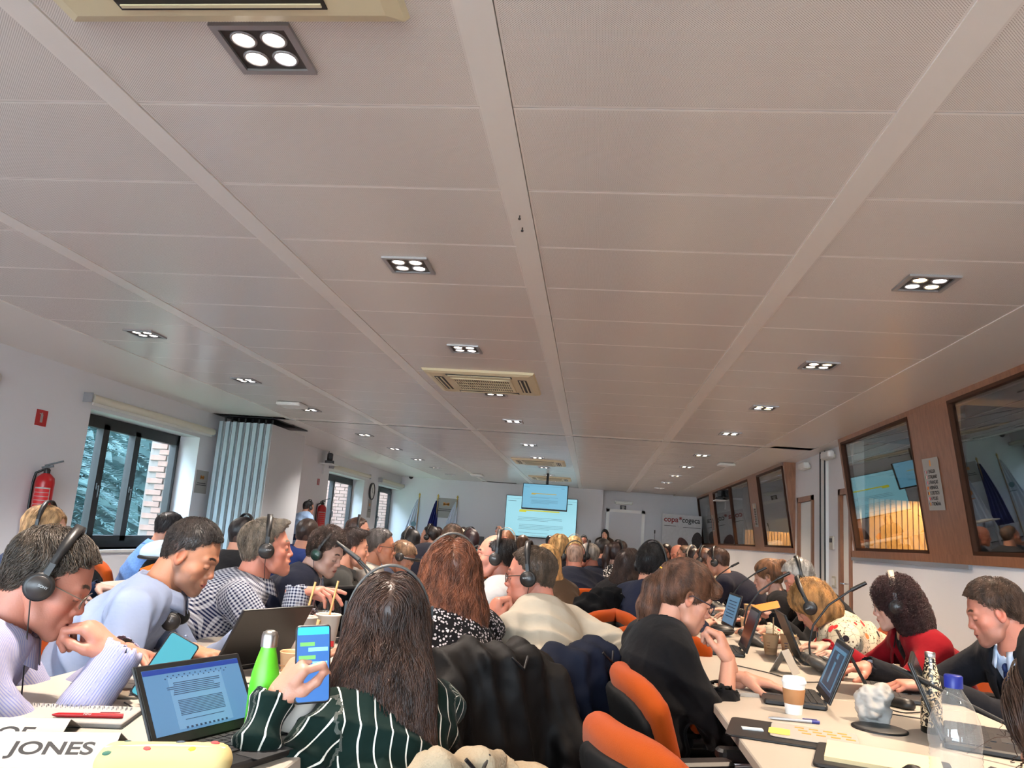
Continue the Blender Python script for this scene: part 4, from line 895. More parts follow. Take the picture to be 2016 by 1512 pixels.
SKIN = {'fair': (180, 128, 106), 'pink': (180, 117, 97), 'tan': (164, 112, 88), 'pale': (188, 146, 128), 'warm': (170, 116, 88)}
HEADINFO = {}
def person(label, H, pel, by, yaw=None, pitch=0, roll=0, fem=0, s=1.05, bw=1, lod=1, skin='fair', hair=('short', (60, 44, 36), {}), top=('plain', (60, 60, 60)), kind='shirt', under=None, tie=None,
           wr=None, wl=None, beard=0, pants=(34, 34, 40), stand=False, glasses=None, collar=None, mouth=0, open_eyes=None, poleR=None, poleL=None, cuff=None, bare=0, neckline=0, group=None, slouch=.05, neckdrop=0, strand=0, folds=1, hair_old=None, band=None):
    H = A(*H); yaw = by if yaw is None else yaw; z0 = 0; base = A(pel[0], pel[1], 0); skc = SKIN[skin]
    t = thing('person', label, 'person', tuple(base), 0, group)
    Rm = np.array(RZ(radians(-yaw)) @ RX(radians(pitch)) @ RY(radians(roll))); Rh = np.array(RZ(radians(-(yaw*.5+by*.5))) @ RX(radians(pitch*.55)) @ RY(radians(roll*.5)))
    fw = A(sin(radians(by)), cos(radians(by)), 0); rt = A(cos(radians(by)), -sin(radians(by)), 0); up = A(0, 0, 1)
    hs = s*(.87 if fem else .895); NB = H+Rh @ A(0, -.055, -.180)*hs-A(0, 0, neckdrop); ph = .50 if not stand else .95; P0 = A(pel[0], pel[1], ph)
    L = lambda p: np.asarray(p)-base
    w = (.88 if fem else 1)*s*bw
    Pc = P0+up*(np.linalg.norm(NB-P0)*.55)-fw*slouch
    sp = lambda q: (1-q)**2*P0+2*q*(1-q)*Pc+q*q*NB
    ch = sp(.90); spd = unit(NB-sp(.7)); fr = unit(fw-spd*(fw@spd)); shw = .172*w
    Sh = {1: ch+rt*shw+spd*.01-fr*.0, -1: ch-rt*shw+spd*.01}
    l1, l2 = .285*s*(.93 if fem else 1), .255*s*(.93 if fem else 1); arms = {}
    for sd, wd, pole in ((1, wr, poleR), (-1, wl, poleL)):
        if wd is None: wd = (Sh[sd]+fw*.34-rt*sd*.06+A(0, 0, .77-Sh[sd][2]) if not stand else Sh[sd]+A(0, 0, -.52)+fw*.03, None, None, 'rest')
        wp = A(*wd[0]); po = A(*pole) if pole is not None else -up*1+rt*sd*.55-fw*.25
        E, wp = ik(Sh[sd], wp, l1, l2, po); fd = unit(wp-E); hd = unit(A(*wd[1])) if len(wd) > 1 and wd[1] is not None else unit(fd*1+fw*.4-up*.05)
        hn = A(*wd[2]) if len(wd) > 2 and wd[2] is not None else up+rt*sd*.15; hn = unit(hn-hd*(hn@hd)); arms[sd] = (Sh[sd], E, wp, hd, hn, wd[3] if len(wd) > 3 else 'rest')
    hb, hc, hh, hhd = [(.0065, .0075, .0028, .0026), (.010, .010, .0042, .004), (.016, .016, .0065, .006)][lod]
    aw = (.84 if fem else 1)*s*(1+.35*(bw-1))
    # legs
    legs = {}
    for sd in (1, -1):
        hip = P0+rt*sd*.09*s-up*.02
        if stand: kn = hip-up*.42+fw*.02; an = kn-up*.42-fw*.02
        else: kn = hip+fw*.40*s+rt*sd*.03-up*.02; an = A(kn[0], kn[1], .09)+fw*.02
        legs[sd] = (hip, kn, an)
    # ---- continuous body: trunk, neck, arms and legs in one field; head and hands welded on
    pts = np.array([P0, NB, H]+[q for a in arms.values() for q in a[:3]]+[q for a in legs.values() for q in a])
    low = min(hb*1.0, .02); f = Field(pts[:11].min(0)*0+np.minimum(pts[:9].min(0), P0-.2)-.09, pts[:9].max(0)+.09, hb)
    f.cap(P0, sp(.5), .13*w, .12*w, .04, fr, .7); f.cap(sp(.5), sp(.85), .12*w, .12*w, .04, fr, .7); f.cap(Sh[1]*.8+ch*.2, Sh[-1]*.8+ch*.2, .045*s, None, .04)
    nr = (.045 if fem else .056)*s; hn0 = H+Rm @ A(0, -.030, -.045)*hs; f.cap(NB-spd*.03, hn0, nr*1.05, nr*.95, .02); f.cap(H+Rm @ A(0, .0, -.078)*hs, NB+fr*.022*s, nr*.50, nr*.74, .015)
    for sd in (1, -1): f.cap(NB+spd*.02, NB*.45+Sh[sd]*.55, .04*s, .035*s, .03)
    for sd, (S_, E, wp, hd, hn, po) in arms.items(): f.cap(S_, E, .042*aw, .036*aw, .02); f.cap(E, E*.6+wp*.4, .037*aw, .036*aw, .01); f.cap(E*.6+wp*.4, wp+hd*.012, .036*aw, .0255*aw, .01)
    V, Q = f.mesh(); cols = [np.tile(np.array(rgb(*skc)), (len(V), 1))]; VS = [V]; QS = [Q]
    st, hcol, ho = hair
    hv, hq = head_template(hh, fem, mouth); wd_ = .93 if fem else 1
    def scalp(x, y, z):
        pl = np.maximum(.74*(y-.069)-.67*(z-.090), .565*(y-.026)-.825*(z+.004))+.002*wob(np.stack([x, y, z], 1), 300, 2)
        if st == 'bald': return np.clip(-pl*80, 0, 1)*(1-((x/.062)**2+((y-.055)/.115)**2+((z-.115)/.085)**2 < 1))*.8
        return np.clip(-pl*120, 0, 1)*.9
    sc_ = scalp if st in ('short', 'bald', 'buzz', 'quiff') else (lambda x, y, z: np.clip(-(.67*(y-.088)-.74*(z-.07))*120, 0, 1)*.9)
    cols.append(head_colors(hv, skc, hcol, beard, sc_ if st != 'none' else None, fem)); VS.append(H+(hv*hs) @ Rm.T); QS.append(hq+len(V)); off = len(V)+len(hv)
    for sd, (S_, E, wp, hd, hn, po) in arms.items():
        v, q = hand_template(po, hhd); v = v*np.array([1, 1, 1])*s*(.9 if fem else 1.0)
        if sd < 0: v = v*np.array([-1, 1, 1]); q = q[:, ::-1]
        X = np.cross(hd, hn); VS.append(wp+v @ np.array([X, hd, hn])); cols.append(np.tile(np.array(rgb(*skc)), (len(v), 1))); QS.append(q+off); off += len(v)
    np_mesh('body', np.concatenate(VS)-base, np.concatenate(QS), M_skin, t, None, {'Col': ('FLOAT_COLOR', np.clip(np.concatenate(cols), 0, 1))})
    if lod == 0 and (open_eyes if open_eyes is not None else pitch > -10):
        for sx in (-1, 1):
            e = MB(); c = H+Rm @ (A(sx*.031*wd_, .0775, -.0065)*hs)-base; e.m = 0; e.ell(tuple(c), (.0118*hs, .0118*hs, .0085*hs), 12, 8, Matrix(Rm.tolist())); e.m = 1
            c2 = H+Rm @ (A(sx*.031*wd_, .0860, -.0075)*hs)-base; e.ell(tuple(c2), (.0048*hs, .004*hs, .0045*hs), 10, 6, Matrix(Rm.tolist())); e.build('eye', [M_eye, M_iris], t)
    # ---- garment
    g = {'shirt': .012, 'jacket': .021, 'sweater': .016, 'dress': .010}[kind]*s; mt = gar_mat(top)
    def trunk(f, g, cutneck=True):
        f.cap(P0-up*.02, sp(.34), .150*w+g, .140*w+g, .06, fr, .74); f.cap(sp(.3), sp(.62), .140*w+g, .150*w+g, .06, fr, .72); f.cap(sp(.58), sp(.86), .150*w+g, .140*w+g, .06, fr, .70)
        f.cap(Sh[1]*.80+ch*.2, Sh[-1]*.80+ch*.2, .052*s+g, None, .05)
        for sd in (1, -1): f.cap(NB-spd*.005, NB*.4+Sh[sd]*.6+spd*.012, .048*s+g*.6, .046*s+g, .04)
        if fem:
            for sd in (1, -1): f.ell(sp(.64)+fr*.085*s+rt*sd*.062*s, (.062*s, .055*s, .062*s), .05)
        elif bw > 1.08: f.ell(sp(.28)+fr*.075*s, (.14*s, .11*s, .13*s), .06)
    cu = cuff if cuff is not None else (.0 if kind != 'jacket' else -.012)
    f = Field(pts[:9].min(0)-.16, pts[:9].max(0)+.16, hc); f.lo = f.lo; trunk(f, g)
    for sd, (S_, E, wp, hd, hn, po) in arms.items():
        end = E+(wp-E)*(1-(.0+abs(cu))/l2) if cu <= 0 else E+(wp-E)*(1-cu); ew = (.060+.3*g, .046+.6*g, .034+.5*g)
        f.cap(S_, E, ew[0]*aw, ew[1]*aw, .035); f.cap(E, E*.5+wp*.5, ew[1]*aw, ew[1]*aw*.93, .015); f.cap(E*.5+wp*.5, end, ew[1]*aw*.93, ew[2]*aw*1.05, .012)
        if cu == 0 and lod == 0: f.cap(end-unit(wp-E)*.05, end, ew[2]*aw*1.12, ew[2]*aw*1.12, .004)
    nd = unit(hn0-NB)
    if collar and kind != 'jacket': f.cap(NB+nd*.016, NB+nd*.16, nr*1.14+.003, nr*1.7, .008, op=1)
    else: f.cap(NB+nd*.028, NB+nd*.14, nr*1.12, nr*1.25, .01, op=1)
    if kind == 'jacket': f.cap(NB+fr*.09*s+spd*.02, sp(.42)+fr*.22*s, .062*s, .012, .01, op=1); f.cap(NB+nd*.01+fr*.03, NB+nd*.1, nr*1.2, nr*1.3, .01, op=1)
    if neckline: f.ell(NB+fr*.07*s+spd*.01, (.07*s, .07*s, .045*s*neckline), .012, op=1)
    for sd, (S_, E, wp, hd, hn, po) in arms.items():
        ax = unit(wp-E); end = E+(wp-E)*(1-(.0+abs(cu))/l2) if cu <= 0 else E+(wp-E)*(1-cu); f.cap(end+ax*.012, end+ax*.07, .032*aw+.006, .04*aw, .004, op=1)
    V, Q = f.mesh(); V = V-base; limbs = [(L(P0), L(NB), .15*w, -fr)]
    for sd, (S_, E, wp, hd, hn, po) in arms.items(): limbs += [(L(S_), L(E), .05*aw, -rt*sd-up*.3), (L(E), L(wp), .042*aw, -rt*sd-up*.3)]
    if lod < 2 and folds:
        N_ = vnormals(V, Q); am = (.0115 if lod == 0 else .007)*folds*(1.0 if kind != 'jacket' else .8); S0 = V*np.array([1, 1, 1.0]); d = am*.55*wob(S0, 26, 3)
        for sd, (S_, E, wp, hd, hn, po) in arms.items():
            E_ = L(E); q = np.linalg.norm(V-E_, axis=1); ax = unit(wp-S_); v = (V-E_)@ax; fold = 1-2*np.abs(np.sin((v+.010*wob(V, 30, 5))*62+1.1*wob(V, 22, 8)))**.7; d += am*.9*fold*np.exp(-(q/.105)**2)
            A_ = L(S_)-up*.07; q = np.linalg.norm(V-A_, axis=1); d += am*.6*(1-2*np.abs(np.sin(((V-A_)@(rt*sd+up*.7+fr*.3))*46+wob(V, 16, 9))))*np.exp(-(q/.12)**2)
        zt = (V-L(P0))@spd; dg = 1-2*np.abs(np.sin((zt+((V-L(P0))@rt)*.35+.02*wob(V, 9, 2))*34)); d += am*.7*dg*np.exp(-((zt-.16)/.15)**2)
        V = V+N_*d[:, None]
    np_mesh({'shirt': 'shirt', 'jacket': 'jacket', 'sweater': 'sweater', 'dress': 'dress'}[kind], V, Q, mt, t, None, {'luv': ('FLOAT_VECTOR', luv(V, limbs))})
    if kind == 'jacket':
        um = gar_mat(('plain', under or (215, 218, 226))); f = Field(NB-.30, NB+.16, max(hc, .009)); f.cap(sp(.4), sp(.86), .150*w, .138*w, .05, fr, .70); f.cap(Sh[1]*.55+ch*.45, Sh[-1]*.55+ch*.45, .05*s, None, .05)
        for sd in (1, -1): f.cap(NB, NB*.6+Sh[sd]*.4, .048*s, .04*s, .03)
        f.cap(NB+nd*.028, NB+nd*.14, nr*1.08, nr*1.25, .01, op=1); V, Q = f.mesh(); V = V-base; np_mesh('shirt', V, Q, um, t, None, {'luv': ('FLOAT_VECTOR', luv(V, limbs[:1]))})
        for sd, (S_, E, wp, hd, hn, po) in arms.items():
            if lod < 2: ax = unit(wp-E); MB().tube([tuple(L(wp-ax*.035)), tuple(L(wp-ax*.004))], [.034*aw, .032*aw], 16).build('cuff', um, t)
        if lod < 2:
            for sd in (1, -1):                                         # lapels
                a0 = NB+rt*sd*.062*s+fr*.052*s+spd*.01; a1 = sp(.45)+fr*(.118*w+g)+rt*sd*.012
                def lap(u, v, sd=sd, a0=a0, a1=a1):
                    p = a0*(1-v)+a1*v+fr*(.062*s*sin(pi*v)**.8)*(1-.25*v); wdt = .052*s*(1-v)**.6*(1+.25*sin(v*9)) + .004; return tuple(L(p+rt*sd*u*wdt+fr*.006-fr*u*u*.02))
                MB().grid(lap, 4, 10, True, .004*sd).build('lapel', mt, t)
        collar = collar or (under or (215, 218, 226))
    if tie:
        b = MB()
        def tf(u, v):
            p = NB+fr*(nr+.020)+nd*.012; q = sp(.30)+fr*(.135*w+.012); c = p*(1-v)+q*v+fr*.050*s*sin(pi*v); ww = .014+.028*v if v > .08 else .019; return tuple(L(c+rt*(u-.5)*2*ww*s+fr*(.004-.006*(u-.5)**2*4)))
        b.grid(tf, 4, 14, True, .005); k = NB+fr*(nr+.022)+nd*.008; b.ell(tuple(L(k)), (.019, .014, .018), 10, 6); b.build('tie', gar_mat(('satin', tie)), t)
    if collar:
        cm = mt if collar is True else gar_mat(('plain', collar)); e2 = np.cross(nd, rt); e2 = unit(e2); fr2 = e2 if e2@fr > 0 else -e2; big = kind != 'jacket'; c0 = NB+nd*(.034 if big else .020)
        def cf(u, v):
            th = radians(16+328*u); o_ = fr2*cos(th)+rt*sin(th); b_ = abs(u-.5)*2
            if v < .5: q = v*2; r_ = nr*((1.30 if big else 1.16)-(.12 if big else .02)*q)+(.012 if big else .006); z = -.012+q*(.044-.012*b_)
            else: q = (v-.5)*2; r_ = nr*(1.18 if big else 1.14)+(.014 if big else .008)+q*(.024 if big else .020)+q*.008*b_; z = (.032-.012*b_)-q*(.040+.018*b_**3)
            return tuple(L(c0+o_*r_*s/1.05+nd*z*s))
        cb = MB().grid(cf, 28, 6, True, .003); o_ = cb.build('collar', cm, t)
        at = o_.data.attributes.new('luv', 'FLOAT_VECTOR', 'POINT'); n2 = len(o_.data.vertices); uu = [[(i % 29)/28*.4, (i//29)*.012, 0] for i in range(n2)]; at.data.foreach_set('vector', np.array(uu, F4).ravel())
    if band:
        for sd in band:
            S_, E, wp, hd, hn, po = arms[sd]; ax = unit(wp-E); c_ = wp-ax*.012 if cu == 0 else wp-ax*.02; e1 = unit(np.cross(ax, hn)); e2 = np.cross(e1, ax)
            b = MB()
            for dd in (-.006, 0, .006): b.tube([tuple(L(c_+ax*dd+(e1*cos(q)*.033+e2*sin(q)*.026)*s)) for q in np.linspace(0, 2*pi, 21)[:-1]], .0045, 6, False, True)
            c2 = c_+unit(hn)*.029*s; b.box(tuple(L(c2)), (.026, .026, .008), Matrix((tuple(e1), tuple(ax), tuple(unit(hn)))).transposed()); b.build('wristband', M_black, t)
    # trousers and shoes
    f = Field(pts[-6:].min(0)-.16, np.maximum(pts[-6:].max(0), P0)+.16, .016); f.cap(P0+rt*.03, P0-rt*.03, .15*w, None, .05, up, .8)
    for sd, (a, b, c) in legs.items(): f.cap(a, b, .088*w, .066*s, .03); f.cap(b, c, .064*s, .05*s, .02)
    V, Q = f.mesh(); V = V-base; np_mesh('trousers' if not fem or kind != 'dress' else 'leggings', V, Q, gar_mat(('plain', pants)), t, None, {})
    for sd, (a, b, c) in legs.items():
        q = L(A(c[0], c[1], .045)); f = Field(q-.2-fw*0, q+.3, .014) if lod < 2 else None
        if f: 
            f = Field(np.minimum(q, q+fw*.18)-.07, np.maximum(q, q+fw*.18)+.07, .012); f.cap(q-fw*.03, q+fw*.15, .045, .035, .02, up, .9); f.plane((0, 0, .004), (0, 0, -1), .004); v, qq = f.mesh(); np_mesh('shoe', v, qq, M_black, t)
    # hair
    if st != 'none':
        hh2 = [.0045, .0062, .009][lod]; f = hair_field(st, hh2, wd_, ho); V, Q = f.mesh(); hm = hair_mat(hair_old or hcol)
        if lod < 2 and len(V):
            n_ = vnormals(V, Q); a_ = ho.get('lump', .0022); P_ = V*np.array([1, 1, .45]) if st not in ('curly',) else V; V = V+n_*(a_*wob(P_, ho.get('ls', 95), 11)+a_*.6*wob(P_, 45, 4))[:, None]
        tr = lambda P: (H+(P*hs) @ Rm.T)-base
        hob = np_mesh('hair', tr(V), Q, hm, t)
        if strand and len(V):
            gl = Rm.T @ A(0, 0, -1)
            crown = A(0, -.045, .11)
            if st in ('short', 'bald', 'buzz', 'quiff'):
                def flow(P, k): d = P-crown; d = d/(np.linalg.norm(d, axis=1, keepdims=True)+1e-6); sd_ = np.clip((.07-P[:, 2:3])/.04, 0, 1); return d*(1-.5*sd_)+A(0, -.35, -.7)*sd_+A(.25, .25, .15)*(1-sd_)
                pts_ = comb(f, V, strand, 6, ho.get('len', .030), flow, (.0005, ho.get('lift', .006)), .0015, ho.get('curl', 0), ho.get('turns', 1.5))
            elif st == 'pony':
                T = ho['tail']; tie_ = A(*T[0][:3])
                def flow(P, k):
                    d = tie_-P; dist = np.linalg.norm(d, axis=1, keepdims=True); d = d/dist; tail = (P[:, 1:2] < T[0][1]-.005)&(P[:, 2:3] < T[0][2]+.05); g_ = unit(A(*T[-1][:3])-A(*T[0][:3])); return np.where(tail, g_+gl*.4, d*1.5)
                pts_ = comb(f, V, strand, 9, .10, flow, (.0003, .003), .001, 0, 1, wave=.002)
            else:
                def flow(P, k):
                    topw = np.clip((P[:, 2:3]-.04)/.06, 0, 1); out_ = np.stack([np.sign(P[:, 0]+1e-4), -.35*np.ones(len(P)), np.zeros(len(P))], 1); return gl+out_*topw*1.5
                pts_ = comb(f, V, strand, ho.get('S', 14), ho.get('len', .24), flow, (.0004, ho.get('lift', .006)), .002, ho.get('curl', 0), ho.get('turns', 4), wave=ho.get('wave', 0))
            sh = pts_.shape; strands('hair_strands', tr(pts_.reshape(-1, 3)).reshape(sh), hm, hob, ho.get('rad', .00075))
        if st == 'pony':
            T = ho['tail']; p = A(*T[0][:3]); d = unit(A(*T[1][:3])-p); tb = MB(); e1 = unit(np.cross(d, A(1, 0, 0))); e2 = np.cross(d, e1); R_ = T[0][3]+.004
            tb.tube([tuple(tr((p+d*.012+(e1*cos(q)+e2*sin(q))*R_)[None])[0]) for q in np.linspace(0, 2*pi, 13)[:-1]], .0055, 8, False, True); tb.build('hair_tie', mat('yellow_hair_tie', rgb(226, 160, 30), .6) if ho.get('tie') else M_black, t)
    if glasses:
        gm = mat('glasses_%s' % glasses, {'dark': rgb(30, 24, 26), 'wire': rgb(120, 112, 100), 'tortoise': rgb(66, 40, 30), 'blue': rgb(40, 44, 66)}[glasses], .3, .6 if glasses == 'wire' else 0); gb = MB(); r_ = .0012 if glasses == 'wire' else .0020
        G = lambda x, y, z: tuple(L(H+Rm @ (A(x, y, z)*hs)))
        for sx in (-1, 1):
            cx = sx*.033*wd_; gb.tube([G(cx+.024*cos(a), .103-.006*abs(cos(a)), -.004+.018*sin(a)) for a in np.linspace(0, 2*pi, 19)[:-1]], r_*hs, 6, False, True)
            gb.tube([G(cx+sx*.024, .097, .002), G(sx*.074*wd_, .07, .004), G(sx*.082*wd_, .0, .004), G(sx*.082*wd_, -.02, -.012)], r_*hs, 6)
        gb.tube([G(-.010, .104, .0), G(0, .108, .003), G(.010, .104, .0)], r_*hs, 6); go = gb.build('glasses', gm, t)
        lm = MB()
        for sx in (-1, 1):
            ps = [G(sx*.033*wd_+.023*cos(a), .102, -.004+.017*sin(a)) for a in np.linspace(0, 2*pi, 17)[:-1]]; lm.add(ps, [tuple(range(16))])
        lm.build('lenses', M_glass, go)
    HEADINFO[label] = (H, Rm, hs, NB, fr, nd); return t
# headphones: worn on a head, a thing of their own
M_hp = mat('headphone_black', rgb(30, 28, 28), .45); M_hpg = mat('headphone_cup_face', rgb(52, 46, 44), .4); M_pad = mat('ear_pad', rgb(18, 18, 20), .7)
def headphones(col=M_hp, face=M_hpg, wide=1, cable=True):
    band = col; col = M_hp
    t = thing('headphones', 'x', 'headphones'); ps = [(.094*wide*cos(a), -.004, .002+.139*sin(a)) for a in np.linspace(radians(4), radians(176), 22)]
    b = MB(); vs = []; fs = []
    for i, p in enumerate(ps):
        a = radians(4+172*i/21); nx = A(cos(a), 0, sin(a)); hw = .012 if 3 < i < 18 else .009
        for (dy, dr) in ((-hw, 0), (hw, 0), (hw, .006), (-hw, .006)): vs.append((p[0]+nx[0]*dr, p[1]+dy, p[2]+nx[2]*dr))
    for i in range(21):
        for k in range(4): fs.append((i*4+k, i*4+(k+1) % 4, i*4+4+(k+1) % 4, i*4+4+k))
    fs += [(3, 2, 1, 0), (84, 85, 86, 87)]; b.add(vs, fs, True); b.build('headband', band, t)
    for s in (-1, 1):
        c = MB().lathe([(.001, -.002), (.028, 0), (.034, .006), (.034, .016), (.028, .020), (.001, .021)], 24, (s*.084*wide, -.003, -.010), RY(s*pi/2)).build('ear_cup', col, t)
        MB().lathe([(.026, .0205), (.025, .0225), (.001, .023)], 24, (s*.084*wide, -.003, -.010), RY(s*pi/2)).build('cup_face', face, c)
        text('lettering', 'SONY', .0085, mat('silver_print', rgb(150, 150, 150), .5), c, (s*.1074, .006, -.006), Matrix(((0, 0, s), (s, 0, 0), (0, 1, 0))), 'CENTER', .0002)
        MB().lathe([(.020, -.006), (.030, -.006), (.033, 0), (.030, .004)], 24, (s*.084*wide, -.003, -.010), RY(s*pi/2)).build('ear_pad', M_pad, c)
        MB().box((s*.099*wide, -.003, .030), (.006, .014, .04)).build('yoke', col, t)
    return t
HP = {'black': headphones(), 'green': headphones(face=mat('green_cup_face', rgb(30, 70, 58), .35)), 'grey': headphones(mat('headphone_grey', rgb(86, 82, 78), .4), wide=1.08), 'silver': headphones(mat('headphone_silver', rgb(160, 150, 136), .35), wide=1.05)}
HPUSED = {}
def wear(plabel, label, kind='black', grow=1.0, tiltx=0, pos=None, cable=0, group='headphones worn by the delegates', R=None):
    H, Rm, hs, NB, fr, nd = HEADINFO[plabel]; Rw = Matrix(Rm.tolist()) if R is None else R; Rw = Rw @ RX(radians(tiltx)); p = tuple(H if pos is None else pos)
    t = dup(HP[kind], label, p, 0, group, Rw, hs*grow)
    if cable:                                       # cable hangs from the cup on the given side, in the phones' own frame
        iv = Rw.transposed(); w0 = A(*p)+np.array(Rw) @ (A(cable*.094, -.003, -.045)*hs*grow); w1 = w0+A(0, 0, -.12)+fr*.02; w2 = NB+fr*.15-A(0, 0, .18); w3 = NB+fr*.17-A(0, 0, .30)
        ps = []
        for k in range(13): u = k/12; q = (1-u)**3*w0+3*u*(1-u)**2*w1+3*u*u*(1-u)*w2+u**3*w3; ps.append(tuple((iv @ Vector(q-A(*p)))/(hs*grow)))
        MB().tube(ps, .0016, 6).build('cable', M_hp, t)
    return t
# ------------------------------------------------------------------ drop the shell so that the floor lies at z = 0 (it was laid out 6 cm high)
for o in COL.objects:
    if o.parent is None and o.type != 'CAMERA' and o.name != 'floor' and o not in HP.values(): o.location.z -= .06
T = .75     # table top
# ------------------------------------------------------------------ chairs
M_or = mat('orange_fabric', rgb(160, 64, 1), .9, spec=.2, sheen=.05, bump=.5, bscale=500); M_orl = mat('light_orange_fabric', rgb(232, 120, 30), .8)
M_shell = mat('black_chair_shell', rgb(16, 16, 17), .7, spec=.2); M_bfab = mat('black_fabric', rgb(26, 26, 28), .9, bump=.5, bscale=300)
def chair_proto():
    t = thing('office_chair', 'x', 'chair')
    def back(off, thick, wd, z0, z1, rim):
        def f(u, v):
            a = (u-.5)*2; z = z0+(z1-z0)*v; w = wd*(.80+.26*sin(pi*min(1, v*.62+.12))); 
            if v > .8: q = (v-.8)/.2; w *= sqrt(max(.0, 1-(q*.80)**2.6)); 
            if v > .8: z -= .035*a*a*((v-.8)/.2)
            return (a*w, off-.02+.055*a*a+.05*(1-v)-.10*v*v+.02, z)
        return MB().grid(f, 16, 14, True, thick)
    def pad():
        vs = []; b = MB(); prof = [(k/15) for k in range(16)]
        f = Field((-.30, -.42, .44), (.30, .08, 1.0), .013)
        for k in range(17):
            a = -1+2*k/16; x = a*.215; y = -.255+.055*a*a
            f.cap((x*.88, y+.05, .52), (x, y-.035, .82-.05*a**4), .026, .032, .018)
        V, Q = f.mesh(); return V, Q
    V, Q = pad(); np_mesh('backrest', V, Q, M_or, t)
    f = Field((-.30, -.42, .40), (.30, .08, 1.0), .013)
    for k in range(17):
        a = -1+2*k/16; x = a*.200; y = -.275+.055*a*a; f.cap((x*.86, y+.04, .47), (x, y-.040, .775-.05*a**4), .024, .020, .015)
    V, Q = f.mesh(); np_mesh('back_shell', V, Q, M_shell, t)
    f = Field((-.28, -.26, .38), (.28, .32, .5), .014); f.cap((-.15, .0, .44), (.15, .0, .44), .035, None, .03)
    for x in (-.18, -.09, 0, .09, .18): f.cap((x, -.17, .44), (x, .22, .44), .035, .032, .03)
    V, Q = f.mesh(); np_mesh('seat', V, Q, M_or, t)
    MB().rbox((0, .01, .395), (.40, .36, .03), .04).build('seat_shell', M_shell, t)
    for s in (-1, 1):
        MB().tube([(s*.20, -.05, .40), (s*.27, -.06, .42), (s*.275, -.08, .55), (s*.275, -.05, .66), (s*.27, .12, .67)], .012).build('arm_frame', M_chrome, t)
        MB().rbox((s*.27, .04, .685), (.055, .26, .03), .02).build('armrest', M_black, t)
    MB().tube([(0, -.05, .38), (0, -.20, .38), (0, -.31, .48), (0, -.33, .62)], .018).build('back_support', M_chrome, t)
    MB().cyl((0, 0, .10), (0, 0, .38), .025).cyl((0, 0, .1), (0, 0, .24), .035).build('gas_lift', M_chrome, t)
    for k in range(5):
        a = 2*pi*k/5+.3; l = MB().tube([(0, 0, .115), (.15*cos(a), .15*sin(a), .10), (.29*cos(a), .29*sin(a), .075)], [.026, .020, .013]).build('base_leg', M_chrome, t)
        c = MB(); d = Vector((-sin(a), cos(a), 0))*.014; p = Vector((.29*cos(a), .29*sin(a), .028))
        for s in (-1, 1): c.cyl(tuple(p+d*s*.5), tuple(p+d*s*1.8), .028, n=14)
        c.box((p.x, p.y, .058), (.03, .03, .02)); c.build('caster', M_black, l)
    return t
CH = chair_proto(); CH_used = [0]
def chair(x, y, yaw, lab):
    if not CH_used[0]: CH_used[0] = 1; CH.location = (x, y, 0); CH.rotation_euler = (0, 0, radians(-yaw)); CH['label'] = lab; CH['group'] = 'orange and black office chairs'; return CH
    return dup(CH, lab, (x, y, 0), radians(-yaw), 'orange and black office chairs')
# ------------------------------------------------------------------ tables
M_top = mat('white_table_top', rgb(178, 169, 157), .38, var=.03, vscale=3); M_edge = mat('table_edge', rgb(196, 190, 182), .5)
def table(x0, x1, y0, y1, lab, group='white meeting tables'):
    cx, cy = (x0+x1)/2, (y0+y1)/2; t = thing('meeting_table', lab, 'table', (cx, cy, 0), 0, group); w, l = x1-x0, y1-y0
    tp = MB().rbox((0, 0, T-.014), (w, l-.004, .028), .006).build('table_top', M_top, t); MB().box((0, 0, .52), (.018, l-.3, .36)).build('modesty_panel', M_white, t)
    for sx in (-1, 1):
        for sy in (-1, 1): MB().cyl((sx*(w/2-.09), sy*(l/2-.12), 0), (sx*(w/2-.09), sy*(l/2-.12), T-.03), .024).build('leg', M_alu, t)
    return t
pos_words = ['nearest', 'second', 'third', 'fourth', 'fifth', 'sixth', 'seventh', 'eighth']
for i in range(4): table(-1.44, -.56, .75+i*1.7, .75+(i+1)*1.7, pos_words[i]+' white table of the long middle row')
for i in range(6): table(.40, 1.30, 1.20+i*1.7, 1.20+(i+1)*1.7, pos_words[i]+' white table of the row on the booth side')
for i in range(4): table(-2.98, -2.38, 4.45+i*1.7, 4.45+(i+1)*1.7, pos_words[i]+' white table of the row by the windows')
for i in range(3): table(-2.9+i*1.6, -1.3+i*1.6, 17.9, 18.6, pos_words[i]+' table of the front podium, counted from the flags')

# ------------------------------------------------------------------ people
FIN = [('gest',)]
def seated(label, desc, H, pel, by, **k):
    k.setdefault('chairyaw', by); cy = k.pop('chairyaw'); cdx = k.pop('chairat', None); cz = k.pop('chairz', None)
    t = person(label, H, pel, by, **k)
    if not k.get('stand') and cy is not None:
        q = cdx or pel; ch_ = chair(q[0], q[1], cy, 'office chair of '+desc)
        if cz: ch_.scale = (1, 1, cz)
    return t
J = 'jacket'; D_ = 'plain'
P1 = 'man in fine blue striped shirt and headphones, chin on his fist, nearest on the left'
seated(P1, 'the man in the striped shirt', (-1.30, 1.83, 1.03), (-1.56, 1.70), 58, yaw=62, pitch=-26, s=1.08, lod=0, skin='pink', hair=('short', (74, 62, 52), dict(t=.012, top=.006, len=.034, lift=.010, rec=0)), strand=7000, top=('finestripe', (164, 162, 178)), collar=True, glasses='wire', beard=.12,
  wr=((-1.135, 1.90, .862), (-.70, -.22, .62), (.75, .1, .6), 'chin'), wl=((-1.24, 2.10, .83), (.85, -.42, .05), (.1, .2, 1), 'point'), poleR=(.15, .35, -1), bw=1.1, folds=1.1, band=(-1,))
wear(P1, 'black over-ear headphones on the man with his chin on his fist', 'black', 1.0, 4, cable=1)
